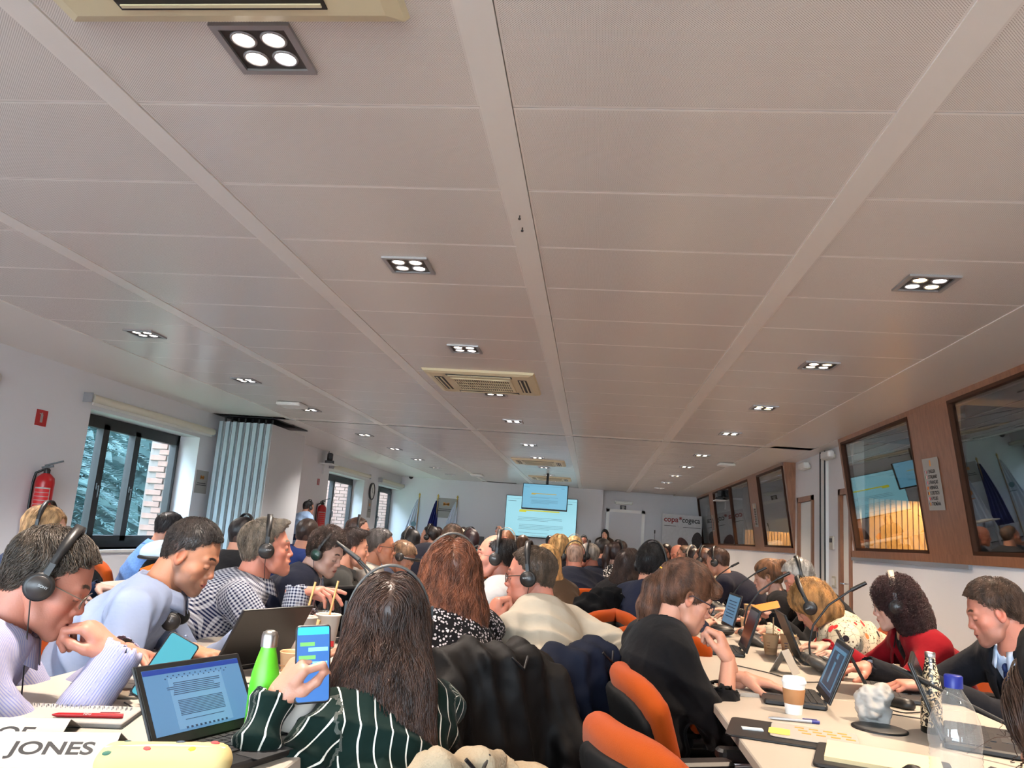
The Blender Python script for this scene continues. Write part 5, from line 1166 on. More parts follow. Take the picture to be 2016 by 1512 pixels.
P2 = 'bearded dark-haired man in pale blue shirt typing, headphones round his neck'
seated(P2, 'the man in the pale blue shirt', (-1.38, 2.66, 1.07), (-1.64, 2.58), 70, yaw=82, pitch=-26, s=1.08, lod=0, skin='warm', hair=('buzz', (44, 34, 30), dict(top=.016, len=.016, lift=.005, fr=.0)), strand=6000, top=('plain', (132, 144, 170)), collar=True, beard=.5,
  wr=((-1.235, 2.45, .79), (.93, -.2, -.05), (0, .1, 1), 'type'), wl=((-1.19, 2.72, .79), (.93, -.1, -.05), (0, .1, 1), 'type'), folds=1.2)
H_, Rm_, hs_, NB_, fr_, nd_ = HEADINFO[P2]
wear(P2, 'black headphones hanging round the neck of the man in the pale blue shirt', 'black', .92, 0, pos=NB_+fr_*.095+A(0, 0, .012), R=RZ(radians(-72)) @ RX(radians(68)), cable=0)
P3 = 'smiling grey-blond man in checked shirt and headphones, hand held out over the table'
seated(P3, 'the smiling man in the checked shirt', (-1.35, 3.23, 1.09), (-1.64, 3.10), 62, yaw=66, pitch=4, s=1.06, lod=0, skin='pink', hair=('quiff', (118, 106, 92), dict(t=.009, top=.006, len=.030, lift=.012)), strand=6000, top=('check', (168, 170, 178)), collar=True, mouth=1,
  wr=((-1.15, 3.10, .935), (.97, .1, .12), (-.1, .0, 1), 'gest'), wl=((-1.18, 3.42, .79), (.9, -.2, 0), (0, 0, 1), 'rest'), poleR=(.1, -.2, -1), bw=1.08)
wear(P3, 'black headphones on the smiling man in the checked shirt', 'black', 1.0, -4, cable=1)
P4 = 'young curly-haired man in navy jacket looking down, headphones with green caps'
seated(P4, 'the young man in the navy jacket', (-1.37, 4.05, 1.06), (-1.64, 4.0), 80, yaw=98, pitch=-24, roll=6, s=1.03, lod=0, skin='pale', hair=('short', (70, 52, 42), dict(t=.006, top=.034, len=.035, curl=.004, turns=2.5, lift=.014, lump=.006)), strand=5000, top=('plain', (26, 30, 48)), kind=J, under=(206, 214, 228), tie=(170, 120, 130), folds=.6,
  wr=((-1.16, 3.86, .80), (.95, .1, 0), (0, 0, 1), 'type'), wl=((-1.12, 4.2, .80), (.95, -.1, 0), (0, 0, 1), 'type'))
wear(P4, 'headphones with shiny green caps on the young curly-haired man', 'green', 1.0, -3, cable=1)
P5 = 'brown-haired man in dark grey roll-neck seated behind the young man in navy'
seated(P5, 'the man in the dark grey roll-neck', (-1.40, 4.60, 1.07), (-1.66, 4.5), 60, yaw=64, pitch=-4, s=1.03, lod=0, skin='fair', hair=('quiff', (56, 40, 34), dict(t=.010, top=.012, len=.03, lift=.01)), strand=3500, top=('plain', (70, 70, 68)), kind='sweater', collar=(58, 58, 58), cuff=0)
P6 = 'grey-haired man with thin glasses in off-white shirt, further along the middle table'
seated(P6, 'the grey-haired man in the off-white shirt', (-1.35, 5.03, 1.08), (-1.62, 4.95), 66, yaw=72, pitch=-4, s=1.04, lod=0, skin='tan', hair=('short', (92, 86, 82), dict(t=.008, len=.016, lift=.004)), strand=3500, top=('plain', (158, 152, 144)), collar=True, glasses='dark', beard=.15)
P7 = 'sandy-haired man bowing his head, black headset band round the back'
seated(P7, 'the bowing sandy-haired man', (-1.34, 5.62, 1.00), (-1.66, 5.6), 70, yaw=84, pitch=-38, s=1.02, lod=1, skin='fair', hair=('short', (134, 104, 78), dict(t=.012, top=.008)), strand=2500, top=('plain', (60, 66, 84)), kind='sweater')
wear(P7, 'black headset on the bowing sandy-haired man', 'black', .98, -60)
W1 = 'woman with long straight brown hair in green white-striped blouse, nearest, seen from behind'
seated(W1, 'the woman in the green striped blouse', (-.48, 1.93, .985), (-.44, 1.84), -52, yaw=-14, pitch=-4, fem=1, s=1.05, lod=0, skin='fair', hair=('long', (64, 40, 28), dict(wd=.150, len=.42, S=20, wave=.005, rad=.0009, lift=.012, t=.012, up=-.08)), neckdrop=.02, strand=9000, top=('whitestripe', (20, 44, 38)), kind='shirt', collar=True,
  wl=((-.635, 1.655, .850), (.50, .10, .84), (-.55, -.60, .25), 'chin'), poleL=(-.45, -.75, -.75), wr=((-.62, 1.98, .82), (-.5, -.3, .2), (0, .3, 1), 'hold'), chairat=(-.42, 1.80), chairyaw=-50, chairz=.88, folds=1.2, band=(-1,))
wear(W1, 'grey and black headband headphones in the long brown hair of the nearest woman', 'grey', 1.06, 6)
W2 = 'woman with wavy auburn hair in black and white printed blouse, seen from behind'
seated(W2, 'the woman in the printed blouse', (-.49, 2.81, 1.07), (-.42, 2.66), -48, yaw=-14, pitch=2, fem=1, s=1.04, lod=0, skin='fair', hair=('wavy', (112, 62, 38), dict(len=.34, wave=.020, turns=2.6, S=22, rad=.0009, lift=.016, wd=.115, t=.014, lump=.010, ls=44)), strand=8000, top=('print', (22, 20, 24)), kind='shirt', wr=((-.70, 3.0, .80), (-.8, .3, 0), (0, 0, 1), 'rest'), wl=((-.72, 2.62, .80), (-.8, .3, 0), (0, 0, 1), 'rest'), chairyaw=None)
wear(W2, 'grey headband headphones on the auburn-haired woman', 'grey', 1.07, 4)
M2 = 'man in off-white shirt with dark glasses and headphones, hand at his mouth'
seated(M2, 'the man in the off-white shirt with his hand at his mouth', (-.24, 3.25, 1.06), (-.14, 3.08), -56, yaw=-86, pitch=-6, s=1.06, lod=0, skin='pink', hair=('short', (88, 68, 52), dict(t=.008, len=.02, lift=.005, top=.004)), strand=5500, top=('plain', (160, 151, 136)), collar=True, glasses='tortoise', bw=1.1,
  wl=((-.375, 3.14, .865), (.12, .30, .94), (-.8, -.5, .2), 'fist'), poleL=(-.3, -.3, -1), wr=((.08, 3.18, .56), (-.5, .5, -.6), None, 'rest'), poleR=(.9, -.5, -.1), folds=1.2, chairyaw=None)
wear(M2, 'black headphones on the man with his hand at his mouth', 'black', 1.0, -2, cable=-1)
M3 = 'balding man in white shirt with thin glasses and black headphones, looking left'
seated(M3, 'the balding man in the white shirt', (-.49, 4.07, 1.10), (-.28, 4.0), -80, yaw=-98, pitch=2, s=1.05, lod=0, skin='pink', hair=('bald', (40, 32, 28), dict(t=.008, len=.016)), strand=2500, top=('plain', (158, 158, 160)), collar=True, glasses='wire', bw=1.1, chairyaw=None,
  wl=((-.70, 3.95, .80), (-.9, .1, 0), (0, 0, 1), 'rest'), wr=((-.70, 4.25, .80), (-.9, -.1, 0), (0, 0, 1), 'rest'))
wear(M3, 'large black headphones on the balding man looking left', 'black', 1.02, 4)
BP = 'woman in black with brown ponytail, yellow hair tie and glasses, hand at her chin'
seated(BP, 'the woman in black with the ponytail', (.335, 2.86, 1.055), (.22, 2.74), 74, yaw=80, pitch=-24, fem=1, s=1.07, lod=0, skin='fair', hair=('pony', (92, 58, 38), dict(tie=1, bang=1, t=.012, tail=[(0, -.105, .050, .017), (0, -.128, -.03, .032), (0, -.110, -.105, .038), (0, -.075, -.175, .036), (0, -.04, -.235, .022)], rad=.0008)), strand=7500, top=('plain', (20, 19, 22)), kind='sweater', glasses='blue',
  wr=((.475, 2.79, .855), (-.34, .20, .93), (.9, -.3, .1), 'chin'), poleR=(.35, -.2, -1), wl=((.53, 2.86, .80), (.93, -.1, -.12), (0, 0, 1), 'rest'), cuff=.70, neckline=0, collar=(16, 16, 18), chairat=(.40, 2.57), chairyaw=80)
SU = 'man in dark suit with blue tie typing by the right wall, brown hair'
seated(SU, 'the man in the dark suit', (1.51, 3.21, 1.065), (1.74, 3.24), -108, yaw=-74, pitch=-22, s=1.03, lod=0, skin='pink', hair=('short', (78, 56, 42), dict(t=.012, top=.016, len=.032, lift=.012)), strand=6500, top=('plain', (34, 34, 40)), kind=J, under=(196, 210, 232), tie=(44, 60, 110), beard=.35, folds=.8,
  wl=((1.215, 3.08, .80), (-.93, .05, -.08), (0, 0, 1), 'type'), wr=((1.12, 3.42, .80), (-.9, -.3, -.05), (0, 0, 1), 'type'), chairyaw=-76)
RD = 'woman with dark curly hair in red jacket and glasses, silver headphone band'
seated(RD, 'the woman in the red jacket', (1.42, 3.95, 1.03), (1.64, 3.99), -94, yaw=-72, pitch=-16, fem=1, s=1.06, lod=0, skin='pale', hair=('curly', (52, 24, 24), dict(len=.13, curl=.007, turns=4, lift=.016, lump=.008, ls=70, S=14, rad=.0009, dn=.02)), strand=7000, top=('plain', (140, 12, 26)), kind=J, under=(24, 20, 24), glasses='wire', folds=.8,
  wl=((1.16, 3.80, .80), (-.93, .1, -.05), (0, 0, 1), 'type'), wr=((1.14, 4.08, .80), (-.93, -.1, -.05), (0, 0, 1), 'type'))
wear(RD, 'silver-banded headphones on the curly-haired woman in red', 'silver', 1.12, 8)
FL = 'woman with blonde bob in flowered blouse bending over the table, black headset'
seated(FL, 'the woman in the flowered blouse', (1.12, 4.25, .985), (1.48, 4.40), -80, yaw=-62, pitch=-42, roll=-10, fem=1, s=1.07, lod=0, skin='fair', hair=('bob', (158, 114, 66), dict(len=.11, S=10, wave=.004, lift=.010, rad=.0009)), strand=6500, top=('floral', (184, 172, 148)), kind='shirt', collar=True,
  wl=((1.02, 4.25, .80), (-.9, 0, 0), (0, 0, 1), 'rest'), wr=((1.0, 4.7, .80), (-.9, 0, 0), (0, 0, 1), 'rest'))
wear(FL, 'black headphones on the bending blonde woman', 'black', 1.08, 14)
WH = 'white-haired man in black jacket looking down at an orange phone'
seated(WH, 'the white-haired man', (1.27, 5.08, 1.08), (1.56, 5.16), -80, yaw=-84, pitch=-34, s=1.05, lod=0, skin='pink', hair=('short', (158, 152, 144), dict(t=.004, len=.012)), strand=3000, top=('plain', (26, 26, 30)), kind=J, under=(216, 214, 216), tie=(150, 60, 90), folds=.6,
  wl=((1.06, 4.86, .86), (-.85, -.1, .15), (0, -.2, 1), 'hold'), wr=((1.05, 5.2, .80), (-.9, 0, 0), (0, 0, 1), 'rest'))
wear(WH, 'black headphones worn back on the white-haired man', 'black', 1.0, 24)
PR = 'young woman in black with light brown ponytail, in profile by the right wall'
seated(PR, 'the young woman with the light brown ponytail', (1.22, 5.72, 1.06), (1.46, 5.74), -78, yaw=-72, pitch=-14, fem=1, s=1.05, lod=0, skin='pale', hair=('pony', (124, 86, 58), dict(t=.011, tail=[(0, -.085, .095, .016), (0, -.125, .075, .028), (0, -.155, -.01, .034), (0, -.150, -.12, .030), (0, -.15, -.20, .018)])), strand=4000, top=('plain', (28, 26, 30)), kind='sweater',
  wl=((1.02, 5.6, .80), (-.9, 0, 0), (0, 0, 1), 'rest'), wr=((1.0, 5.9, .80), (-.9, 0, 0), (0, 0, 1), 'rest'))
# middle distance
def mid(label, desc, H, pel, by, **k): k.setdefault('lod', 1); k.setdefault('folds', .7); return seated(label, desc, H, pel, by, **k)
mid('woman with long straight blonde hair and brown waistcoat, seen from behind', 'the long-haired blonde', (-.29, 5.19, 1.06), (-.14, 5.08), -40, yaw=-22, fem=1, hair=('long', (196, 150, 92), dict(wd=.10, len=.30, S=12, wave=.003)), strand=3500, top=('plain', (92, 74, 58)), kind='sweater', s=1.02)
B_ = 'bald man in navy jumper with black headphones, seen from behind on the aisle'
mid(B_, 'the bald man in the navy jumper', (-.14, 6.75, 1.07), (-.08, 6.5), -20, yaw=-8, skin='pink', hair=('bald', (150, 120, 104), dict(t=.002)), top=('plain', (26, 32, 52)), kind='sweater', s=1.05, bw=1.1); wear(B_, 'black headphones on the bald man on the aisle', 'black', 1.0, 10)
G_ = 'grey-haired man in navy suit with headphones facing left across the aisle'
mid(G_, 'the grey-haired man in the navy suit', (-.03, 7.3, 1.08), (.18, 7.2), -60, yaw=-82, skin='pink', hair=('short', (140, 130, 118), dict(t=.010)), top=('plain', (28, 34, 54)), kind=J, s=1.04); wear(G_, 'black headphones on the grey-haired man in the navy suit', 'black')
mid('dark-haired man in navy suit leaning right, beyond the grey-haired man', 'the dark-haired man beyond the grey-haired one', (.12, 8.2, 1.13), (.1, 8.0), 20, yaw=45, hair=('short', (30, 24, 24), dict(t=.012)), top=('plain', (24, 30, 48)), kind=J, s=1.03)
q_ = 'woman with long dark ponytail and speckled blouse turned to the right'
mid(q_, 'the woman with the dark ponytail', (.24, 7.3, 1.11), (.16, 7.1), 40, yaw=58, fem=1, skin='pale', hair=('pony', (50, 32, 28), dict(tail=[(0, -.09, .09, .018), (0, -.13, .06, .034), (0, -.15, -.05, .038), (0, -.15, -.2, .030)])), top=('softprint', (30, 28, 32)), kind='shirt', s=1.0); wear(q_, 'dark headphones on the woman with the long dark ponytail', 'black', 1.03)
mid('woman with wavy dark brown hair and black jacket, back to the camera', 'the woman with wavy dark brown hair', (.26, 5.5, 1.07), (.17, 5.42), 35, chairat=(.20, 5.58), chairyaw=12, yaw=25, fem=1, hair=('wavy', (58, 38, 30), dict(len=.26, S=12, wave=.010, turns=3, wd=.10)), strand=4000, top=('plain', (34, 34, 38)), kind=J, s=1.04)
n_ = 'black-haired person in navy jacket with headphones, back to the camera'
mid(n_, 'the black-haired person in the navy jacket', (.36, 4.80, 1.10), (.33, 4.64), 52, chairat=(.44, 4.62), chairyaw=74, yaw=32, hair=('short', (24, 20, 20), dict(t=.020, top=.02, lump=.005, len=.04, lift=.012)), strand=3500, top=('plain', (28, 38, 66)), kind=J, s=1.06, under=(190, 196, 206)); wear(n_, 'black headphones on the black-haired person in navy', 'black', 1.06)
n_ = 'brown-haired man in navy suit at the far side of the booth-side row'
mid(n_, 'the brown-haired man in the navy suit', (1.09, 7.12, 1.11), (1.42, 7.05), -60, yaw=-62, pitch=-14, hair=('short', (84, 54, 38), dict(t=.014, top=.012, lump=.004)), strand=2500, top=('plain', (28, 30, 50)), kind=J, s=1.06, under=(220, 222, 230)); wear(n_, 'black headphones on the brown-haired man in the navy suit', 'black')
n_ = 'brown-haired man in beige collar sitting just beyond the navy suit, headphones'
mid(n_, 'the man beyond the navy suit', (1.06, 7.82, 1.11), (1.42, 7.8), -70, yaw=-60, hair=('short', (92, 58, 40), dict(t=.014, lump=.004)), top=('plain', (120, 110, 98)), kind='shirt', s=1.04); wear(n_, 'black headphones on the man beyond the navy suit', 'black')
n_ = 'dark-haired person with pale headband farther along the booth side'
mid(n_, 'the person with the pale headband', (1.05, 8.6, 1.10), (1.4, 8.6), -75, yaw=-50, hair=('short', (40, 30, 28), dict(t=.014)), top=('plain', (40, 38, 42)), kind='sweater'); wear(n_, 'pale-banded headphones on the dark-haired person', 'silver', 1.05)
mid('short-haired man facing left, second from the bald man in the far right row', 'the short-haired man near the bald man', (1.08, 9.5, 1.12), (1.45, 9.5), -80, yaw=-80, hair=('short', (86, 64, 50), dict(t=.012)), top=('plain', (60, 60, 66)))
mid('bald pink-faced man looking down in the far right row', 'the bald pink-faced man', (1.07, 10.2, 1.12), (1.45, 10.2), -85, yaw=-120, pitch=-20, skin='pink', hair=('none', (120, 100, 90), {}), top=('plain', (40, 44, 56)), s=1.06)
mid('dark-haired woman with red glasses facing the camera at the far right', 'the woman with the red glasses', (1.02, 11.2, 1.13), (1.4, 11.2), -100, yaw=-160, fem=1, hair=('wavy', (36, 24, 24), {}), top=('plain', (40, 34, 38)), kind='sweater', glasses='tortoise')
# left side, farther rows
L1 = 'blonde woman in dark denim jacket with headphones by the fire extinguisher wall'
mid(L1, 'the blonde woman in denim', (-2.62, 3.60, 1.08), (-2.80, 3.46), 50, yaw=78, fem=1, skin='pale', hair=('long', (188, 150, 108), dict(wd=.085, len=.20, S=10, up=.08)), strand=4000, top=('denim', (34, 48, 76)), kind='shirt', s=1.05, lod=0, collar=True, wr=((-2.45, 3.5, .80), (.9, .2, 0), (0, 0, 1), 'rest'), wl=((-2.5, 3.9, .80), (.9, 0, 0), (0, 0, 1), 'rest')); wear(L1, 'black headphones on the blonde woman in denim', 'black', 1.04)
mid('man in light denim shirt by the window, dark hair seen from behind', 'the man in the light denim shirt', (-3.02, 5.45, 1.08), (-3.14, 5.36), 50, yaw=40, pitch=-12, hair=('short', (40, 34, 36), dict(t=.012)), strand=2500, top=('denim', (76, 110, 160)), collar=True, s=1.05)
n_ = 'person in black jacket with headphones hidden behind the smiling man'
mid(n_, 'the person hidden behind the smiling man', (-2.14, 4.75, 1.09), (-2.2, 4.55), 20, yaw=30, hair=('short', (36, 30, 30), dict(t=.012)), top=('plain', (28, 28, 32)), kind=J, chairyaw=None); wear(n_, 'headphones on the person hidden behind the smiling man', 'black')
mid('brown-haired man in blue jumper just behind the young man in navy', 'the man in the blue jumper', (-2.05, 5.6, 1.11), (-2.25, 5.45), 30, yaw=10, hair=('short', (58, 44, 38), dict(t=.014)), top=('plain', (36, 58, 120)), kind='sweater')
n_ = 'man in dark suit with headset turned away, between the roll-neck and the window'
mid(n_, 'the man with the headset turned away', (-1.90, 6.35, 1.15), (-2.2, 6.3), 60, yaw=75, hair=('short', (70, 48, 38), dict(t=.014, lump=.004)), top=('plain', (30, 30, 40)), kind=J, s=1.05); wear(n_, 'headset on the man in the dark suit turned away', 'black')
n_ = 'woman with long black hair and headphones facing left near the last window'
mid(n_, 'the woman with the long black hair', (-1.62, 7.0, 1.09), (-1.8, 6.8), -30, yaw=-70, fem=1, hair=('long', (26, 24, 26), dict(wd=.10)), top=('plain', (24, 24, 28)), kind='sweater', s=1.02); wear(n_, 'grey-banded headphones on the woman with long black hair', 'grey', 1.04)
n_ = 'man with dark hair and headset microphone looking left, before the blue flag'
mid(n_, 'the man before the blue flag', (-1.74, 8.45, 1.13), (-1.6, 8.3), -70, yaw=-80, hair=('short', (40, 30, 26), dict(t=.012)), top=('plain', (40, 40, 46)), lod=2); wear(n_, 'headset on the man before the blue flag', 'black')
mid('brown-haired man in dark navy jacket leaning forward in the middle row', 'the man leaning forward in navy', (-1.14, 6.48, 1.14), (-1.62, 6.2), 50, yaw=20, pitch=-20, hair=('short', (88, 66, 50), dict(t=.012, top=.008)), strand=2500, top=('plain', (26, 28, 44)), kind=J, s=1.1, bw=1.1)
T_ = 'woman with dark bun, teal collar and pale blue top in the middle distance'
mid(T_, 'the woman with the teal collar', (-1.24, 8.05, 1.13), (-1.14, 7.9), -50, yaw=-50, fem=1, hair=('bob', (44, 26, 28), {}), top=('plain', (160, 170, 190)), kind='shirt', collar=(20, 110, 116)); wear(T_, 'headphones on the woman with the teal collar', 'black')
n_ = 'brown-haired woman with pale headband behind the balding man'
mid(n_, 'the woman behind the balding man', (-.84, 7.85, 1.14), (-.74, 7.78), -60, yaw=10, fem=1, hair=('bob', (110, 72, 48), {}), top=('plain', (70, 60, 60))); wear(n_, 'pale headband headphones on the woman behind the balding man', 'silver', 1.05)
mid('woman with curly blonde hair facing the screen in the far middle', 'the curly blonde woman', (-.34, 8.4, 1.13), (-.3, 8.2), 0, yaw=-5, fem=1, hair=('curly', (206, 166, 108), dict(len=.07, curl=.008, S=10)), strand=2500, top=('plain', (32, 32, 40)), kind='sweater')
n_ = 'second blonde woman with headband, right of the curly blonde one'
mid(n_, 'the second blonde woman', (-.2, 9.4, 1.13), (-.15, 9.2), 10, yaw=10, fem=1, lod=2, hair=('curly', (200, 164, 112), {}), top=('plain', (50, 46, 50))); wear(n_, 'headband headphones on the second blonde woman', 'silver', 1.1)
for (lb, H, hc, tp, yw) in (('small far man with fair grey hair behind the auburn-haired woman', (-1.5, 9.0, 1.12), (176, 160, 138), (60, 60, 70), 20), ('small far dark-haired man under the blue flag', (-2.3, 11.8, 1.13), (50, 36, 34), (50, 52, 64), 30), ('small far man with dark brown hair right of the blue flag', (-2.05, 12.6, 1.16), (44, 34, 32), (44, 44, 52), 10), ('small far woman with pinned hair before the orange emblem notice', (-1.85, 11.8, 1.15), (70, 50, 44), (120, 90, 84), -20),
    ('small far person before the dark monitor', (-1.5, 13.2, 1.13), (60, 44, 38), (160, 60, 40), 0), ('small far man in the middle row left of the podium woman', (-.95, 11.0, 1.10), (96, 70, 52), (60, 58, 60), 10), ('small far delegate behind the bald man', (-.2, 11.4, 1.11), (70, 48, 40), (40, 46, 60), 20), ('small far delegate beyond the dark ponytail', (.35, 9.6, 1.12), (44, 32, 30), (120, 30, 36), 0)):
    mid(lb, 'the '+lb.replace('small ', ''), H, (H[0], H[1]-.18), yw, lod=2, hair=('short' if 'woman' not in lb else 'bob', hc, dict(t=.012)), top=('plain', tp))
S_ = 'man in dark suit sitting at the podium left of the large screen'
mid(S_, 'the chairman at the podium', (-2.22, 18.9, 1.27), (-2.22, 19.05), 180, yaw=150, lod=2, s=1.12, hair=('bald', (40, 32, 30), dict(t=.008)), top=('plain', (28, 28, 34)), kind=J, skin='fair')
n_ = 'dark-haired woman with glasses at the podium below the large screen'
mid(n_, 'the podium woman with glasses', (-1.0, 18.9, 1.13), (-1.0, 19.05), 180, yaw=150, lod=2, fem=1, s=1.1, hair=('bob', (26, 22, 24), {}), top=('plain', (28, 28, 34)), kind='sweater', glasses='dark')
n_ = 'man with glasses and headphones at the right end of the podium'
mid(n_, 'the man at the right end of the podium', (-.2, 18.9, 1.18), (-.2, 19.05), 180, yaw=160, lod=2, s=1.1, skin='pink', hair=('short', (40, 32, 30), {}), top=('plain', (60, 40, 44)), glasses='dark'); wear(n_, 'black headphones on the man at the right end of the podium', 'black')
person('standing woman with long black hair and dark blazer near the far door', (.30, 19.6, 1.38), (.30, 19.6), 180, yaw=190, pitch=-10, fem=1, stand=True, lod=2, s=1.1, skin='pale', hair=('long', (20, 18, 20), dict(wd=.10, up=.08)), top=('plain', (52, 42, 38)), kind=J)
n_ = 'man in light blue shirt standing by the left wall beside the folding partition'
person(n_, (-4.50, 12.20, 1.40), (-4.52, 12.1), 35, yaw=40, pitch=-8, stand=True, lod=1, s=1.0, hair=('short', (24, 22, 26), dict(t=.016, lump=.005)), top=('plain', (150, 176, 210)), kind='shirt', pants=(50, 70, 110)); wear(n_, 'white-dotted black headset on the standing man in light blue', 'black')
NR = 'person with long brown hair at the right edge of the picture, only partly in view'
seated(NR, 'the person at the right picture edge', (.60, 1.04, 1.03), (.74, .86), -30, yaw=-34, pitch=-26, fem=1, s=1.05, lod=1, hair=('long', (74, 48, 34), dict(wd=.11, len=.25, up=.05)), strand=4000, top=('plain', (28, 34, 48)), kind='sweater')
wear(NR, 'dark headphones on the partly visible long-haired person', 'black', 1.06)
# extra chairs seen on the aisle
chair(.335, 1.86, 66, 'empty orange and black office chair, nearest on the aisle'); chair(.38, 4.0, 15, 'orange and black aisle chair just behind the woman with the ponytail');
# ------------------------------------------------------------------ coats over chairs
def coat(loc, yaw, w, zt, zf, zb, m, lab, seed, gap=.07, flare=1.15, lean=.0):
    t = thing('coat', lab, 'coat', (loc[0], loc[1], 0), radians(-yaw), 'coats hung over chair backs'); f = Field((-w*1.5-.06, -.30, .10), (w*1.5+.06, .26, zt+.12), .011)
    for k in range(13):
        a = -1+k/6; x = a*w; y = .055*a*a; tp = zt-.055*abs(a)**3-.01*sin(a*5+seed); lo = zb+.05*sin(a*4+seed)
        f.cap((x*.96, y-.01, tp-.03), (x, y-.015, tp-.03), gap*.62, None, .03); f.cap((x, y-gap*.55, tp-.05), (x*flare, y-gap*1.0-.03, lo), gap*.42, gap*.34, .03); f.cap((x, y+gap*.4, tp-.05), (x*1.02, y+gap*.8, zf), gap*.36, gap*.22, .03)
    for s in (-1, 1): f.cap((s*w*.98, -gap*.5, zt-.08), (s*w*1.12, -gap-.01, zt-.25), .045, .055, .03); f.cap((s*w*1.12, -gap-.01, zt-.25), (s*w*1.08, -gap-.03, max(zb+.06, zt-.52)), .055, .042, .02)
    f.cap((-.08, -gap*.7, zt-.01), (.08, -gap*.7, zt-.01), .028, None, .02)
    V, Q = f.mesh(); N_ = vnormals(V, Q); P_ = V*np.array([1, 1, .45]); d = .011*(1-2*np.abs(np.sin(V[:, 0]*34+V[:, 2]*7+1.6*wob(P_, 9, seed+3))))+.008*wob(V, 24, seed+1)+.005*(1-2*np.abs(wob(V, 48, seed+2)))
    np_mesh('coat_body', V+N_*d[:, None], Q, m, t); MB().tube([(-.03, -gap*1.2, zt+.01), (0, -gap*1.4, zt-.02), (.03, -gap*1.2, zt+.01)], .004).build('hanging_loop', M_black, t)
    return t
M_coat1 = mat('black_shell_fabric', rgb(24, 21, 20), .6, bump=1.2, bscale=26, spec=.15); M_coat2 = mat('navy_coat', rgb(26, 32, 50), .8, bump=1, bscale=18, spec=.12); M_coat3 = mat('black_wool', rgb(18, 20, 24), .9, spec=.1)
seed = 1
coat((-.27, 2.33), -48, .20, .88, .50, .20, M_coat1, 'black shiny jacket hung over the chair behind the auburn-haired woman', 1, .10)
chair(-.48, 2.52, -48, 'coat-covered office chair behind the auburn-haired woman')
coat((-.02, 2.72), -56, .19, .86, .5, .16, M_coat2, 'navy coat hung over the chair of the man with his hand at his mouth', 2, .09); chair(-.24, 2.90, -56, 'coat-covered office chair of the man with his hand at his mouth')
coat((.10, 4.75), -62, .20, .92, .5, .25, M_coat3, 'long black coat on the aisle chair behind the balding man', 3, .09); chair(-.14, 4.62, -62, 'coat-covered chair of the balding man in white')
coat((.03, 6.85), 30, .18, .86, .5, .3, M_coat3, 'small dark coat on the chair of the dark-ponytailed woman', 4, .07)
coat((-.24, 1.62), -50, .19, .79, .55, .4, mat('beige_knit', rgb(150, 134, 110), .95, bump=2, bscale=140), 'beige knitted cardigan over the chair of the nearest woman', 5, .05)
coat((.25, 1.44), 66, .22, .79, .5, .4, M_coat3, 'dark coat lying over a chair at the bottom picture edge', 6, .09)
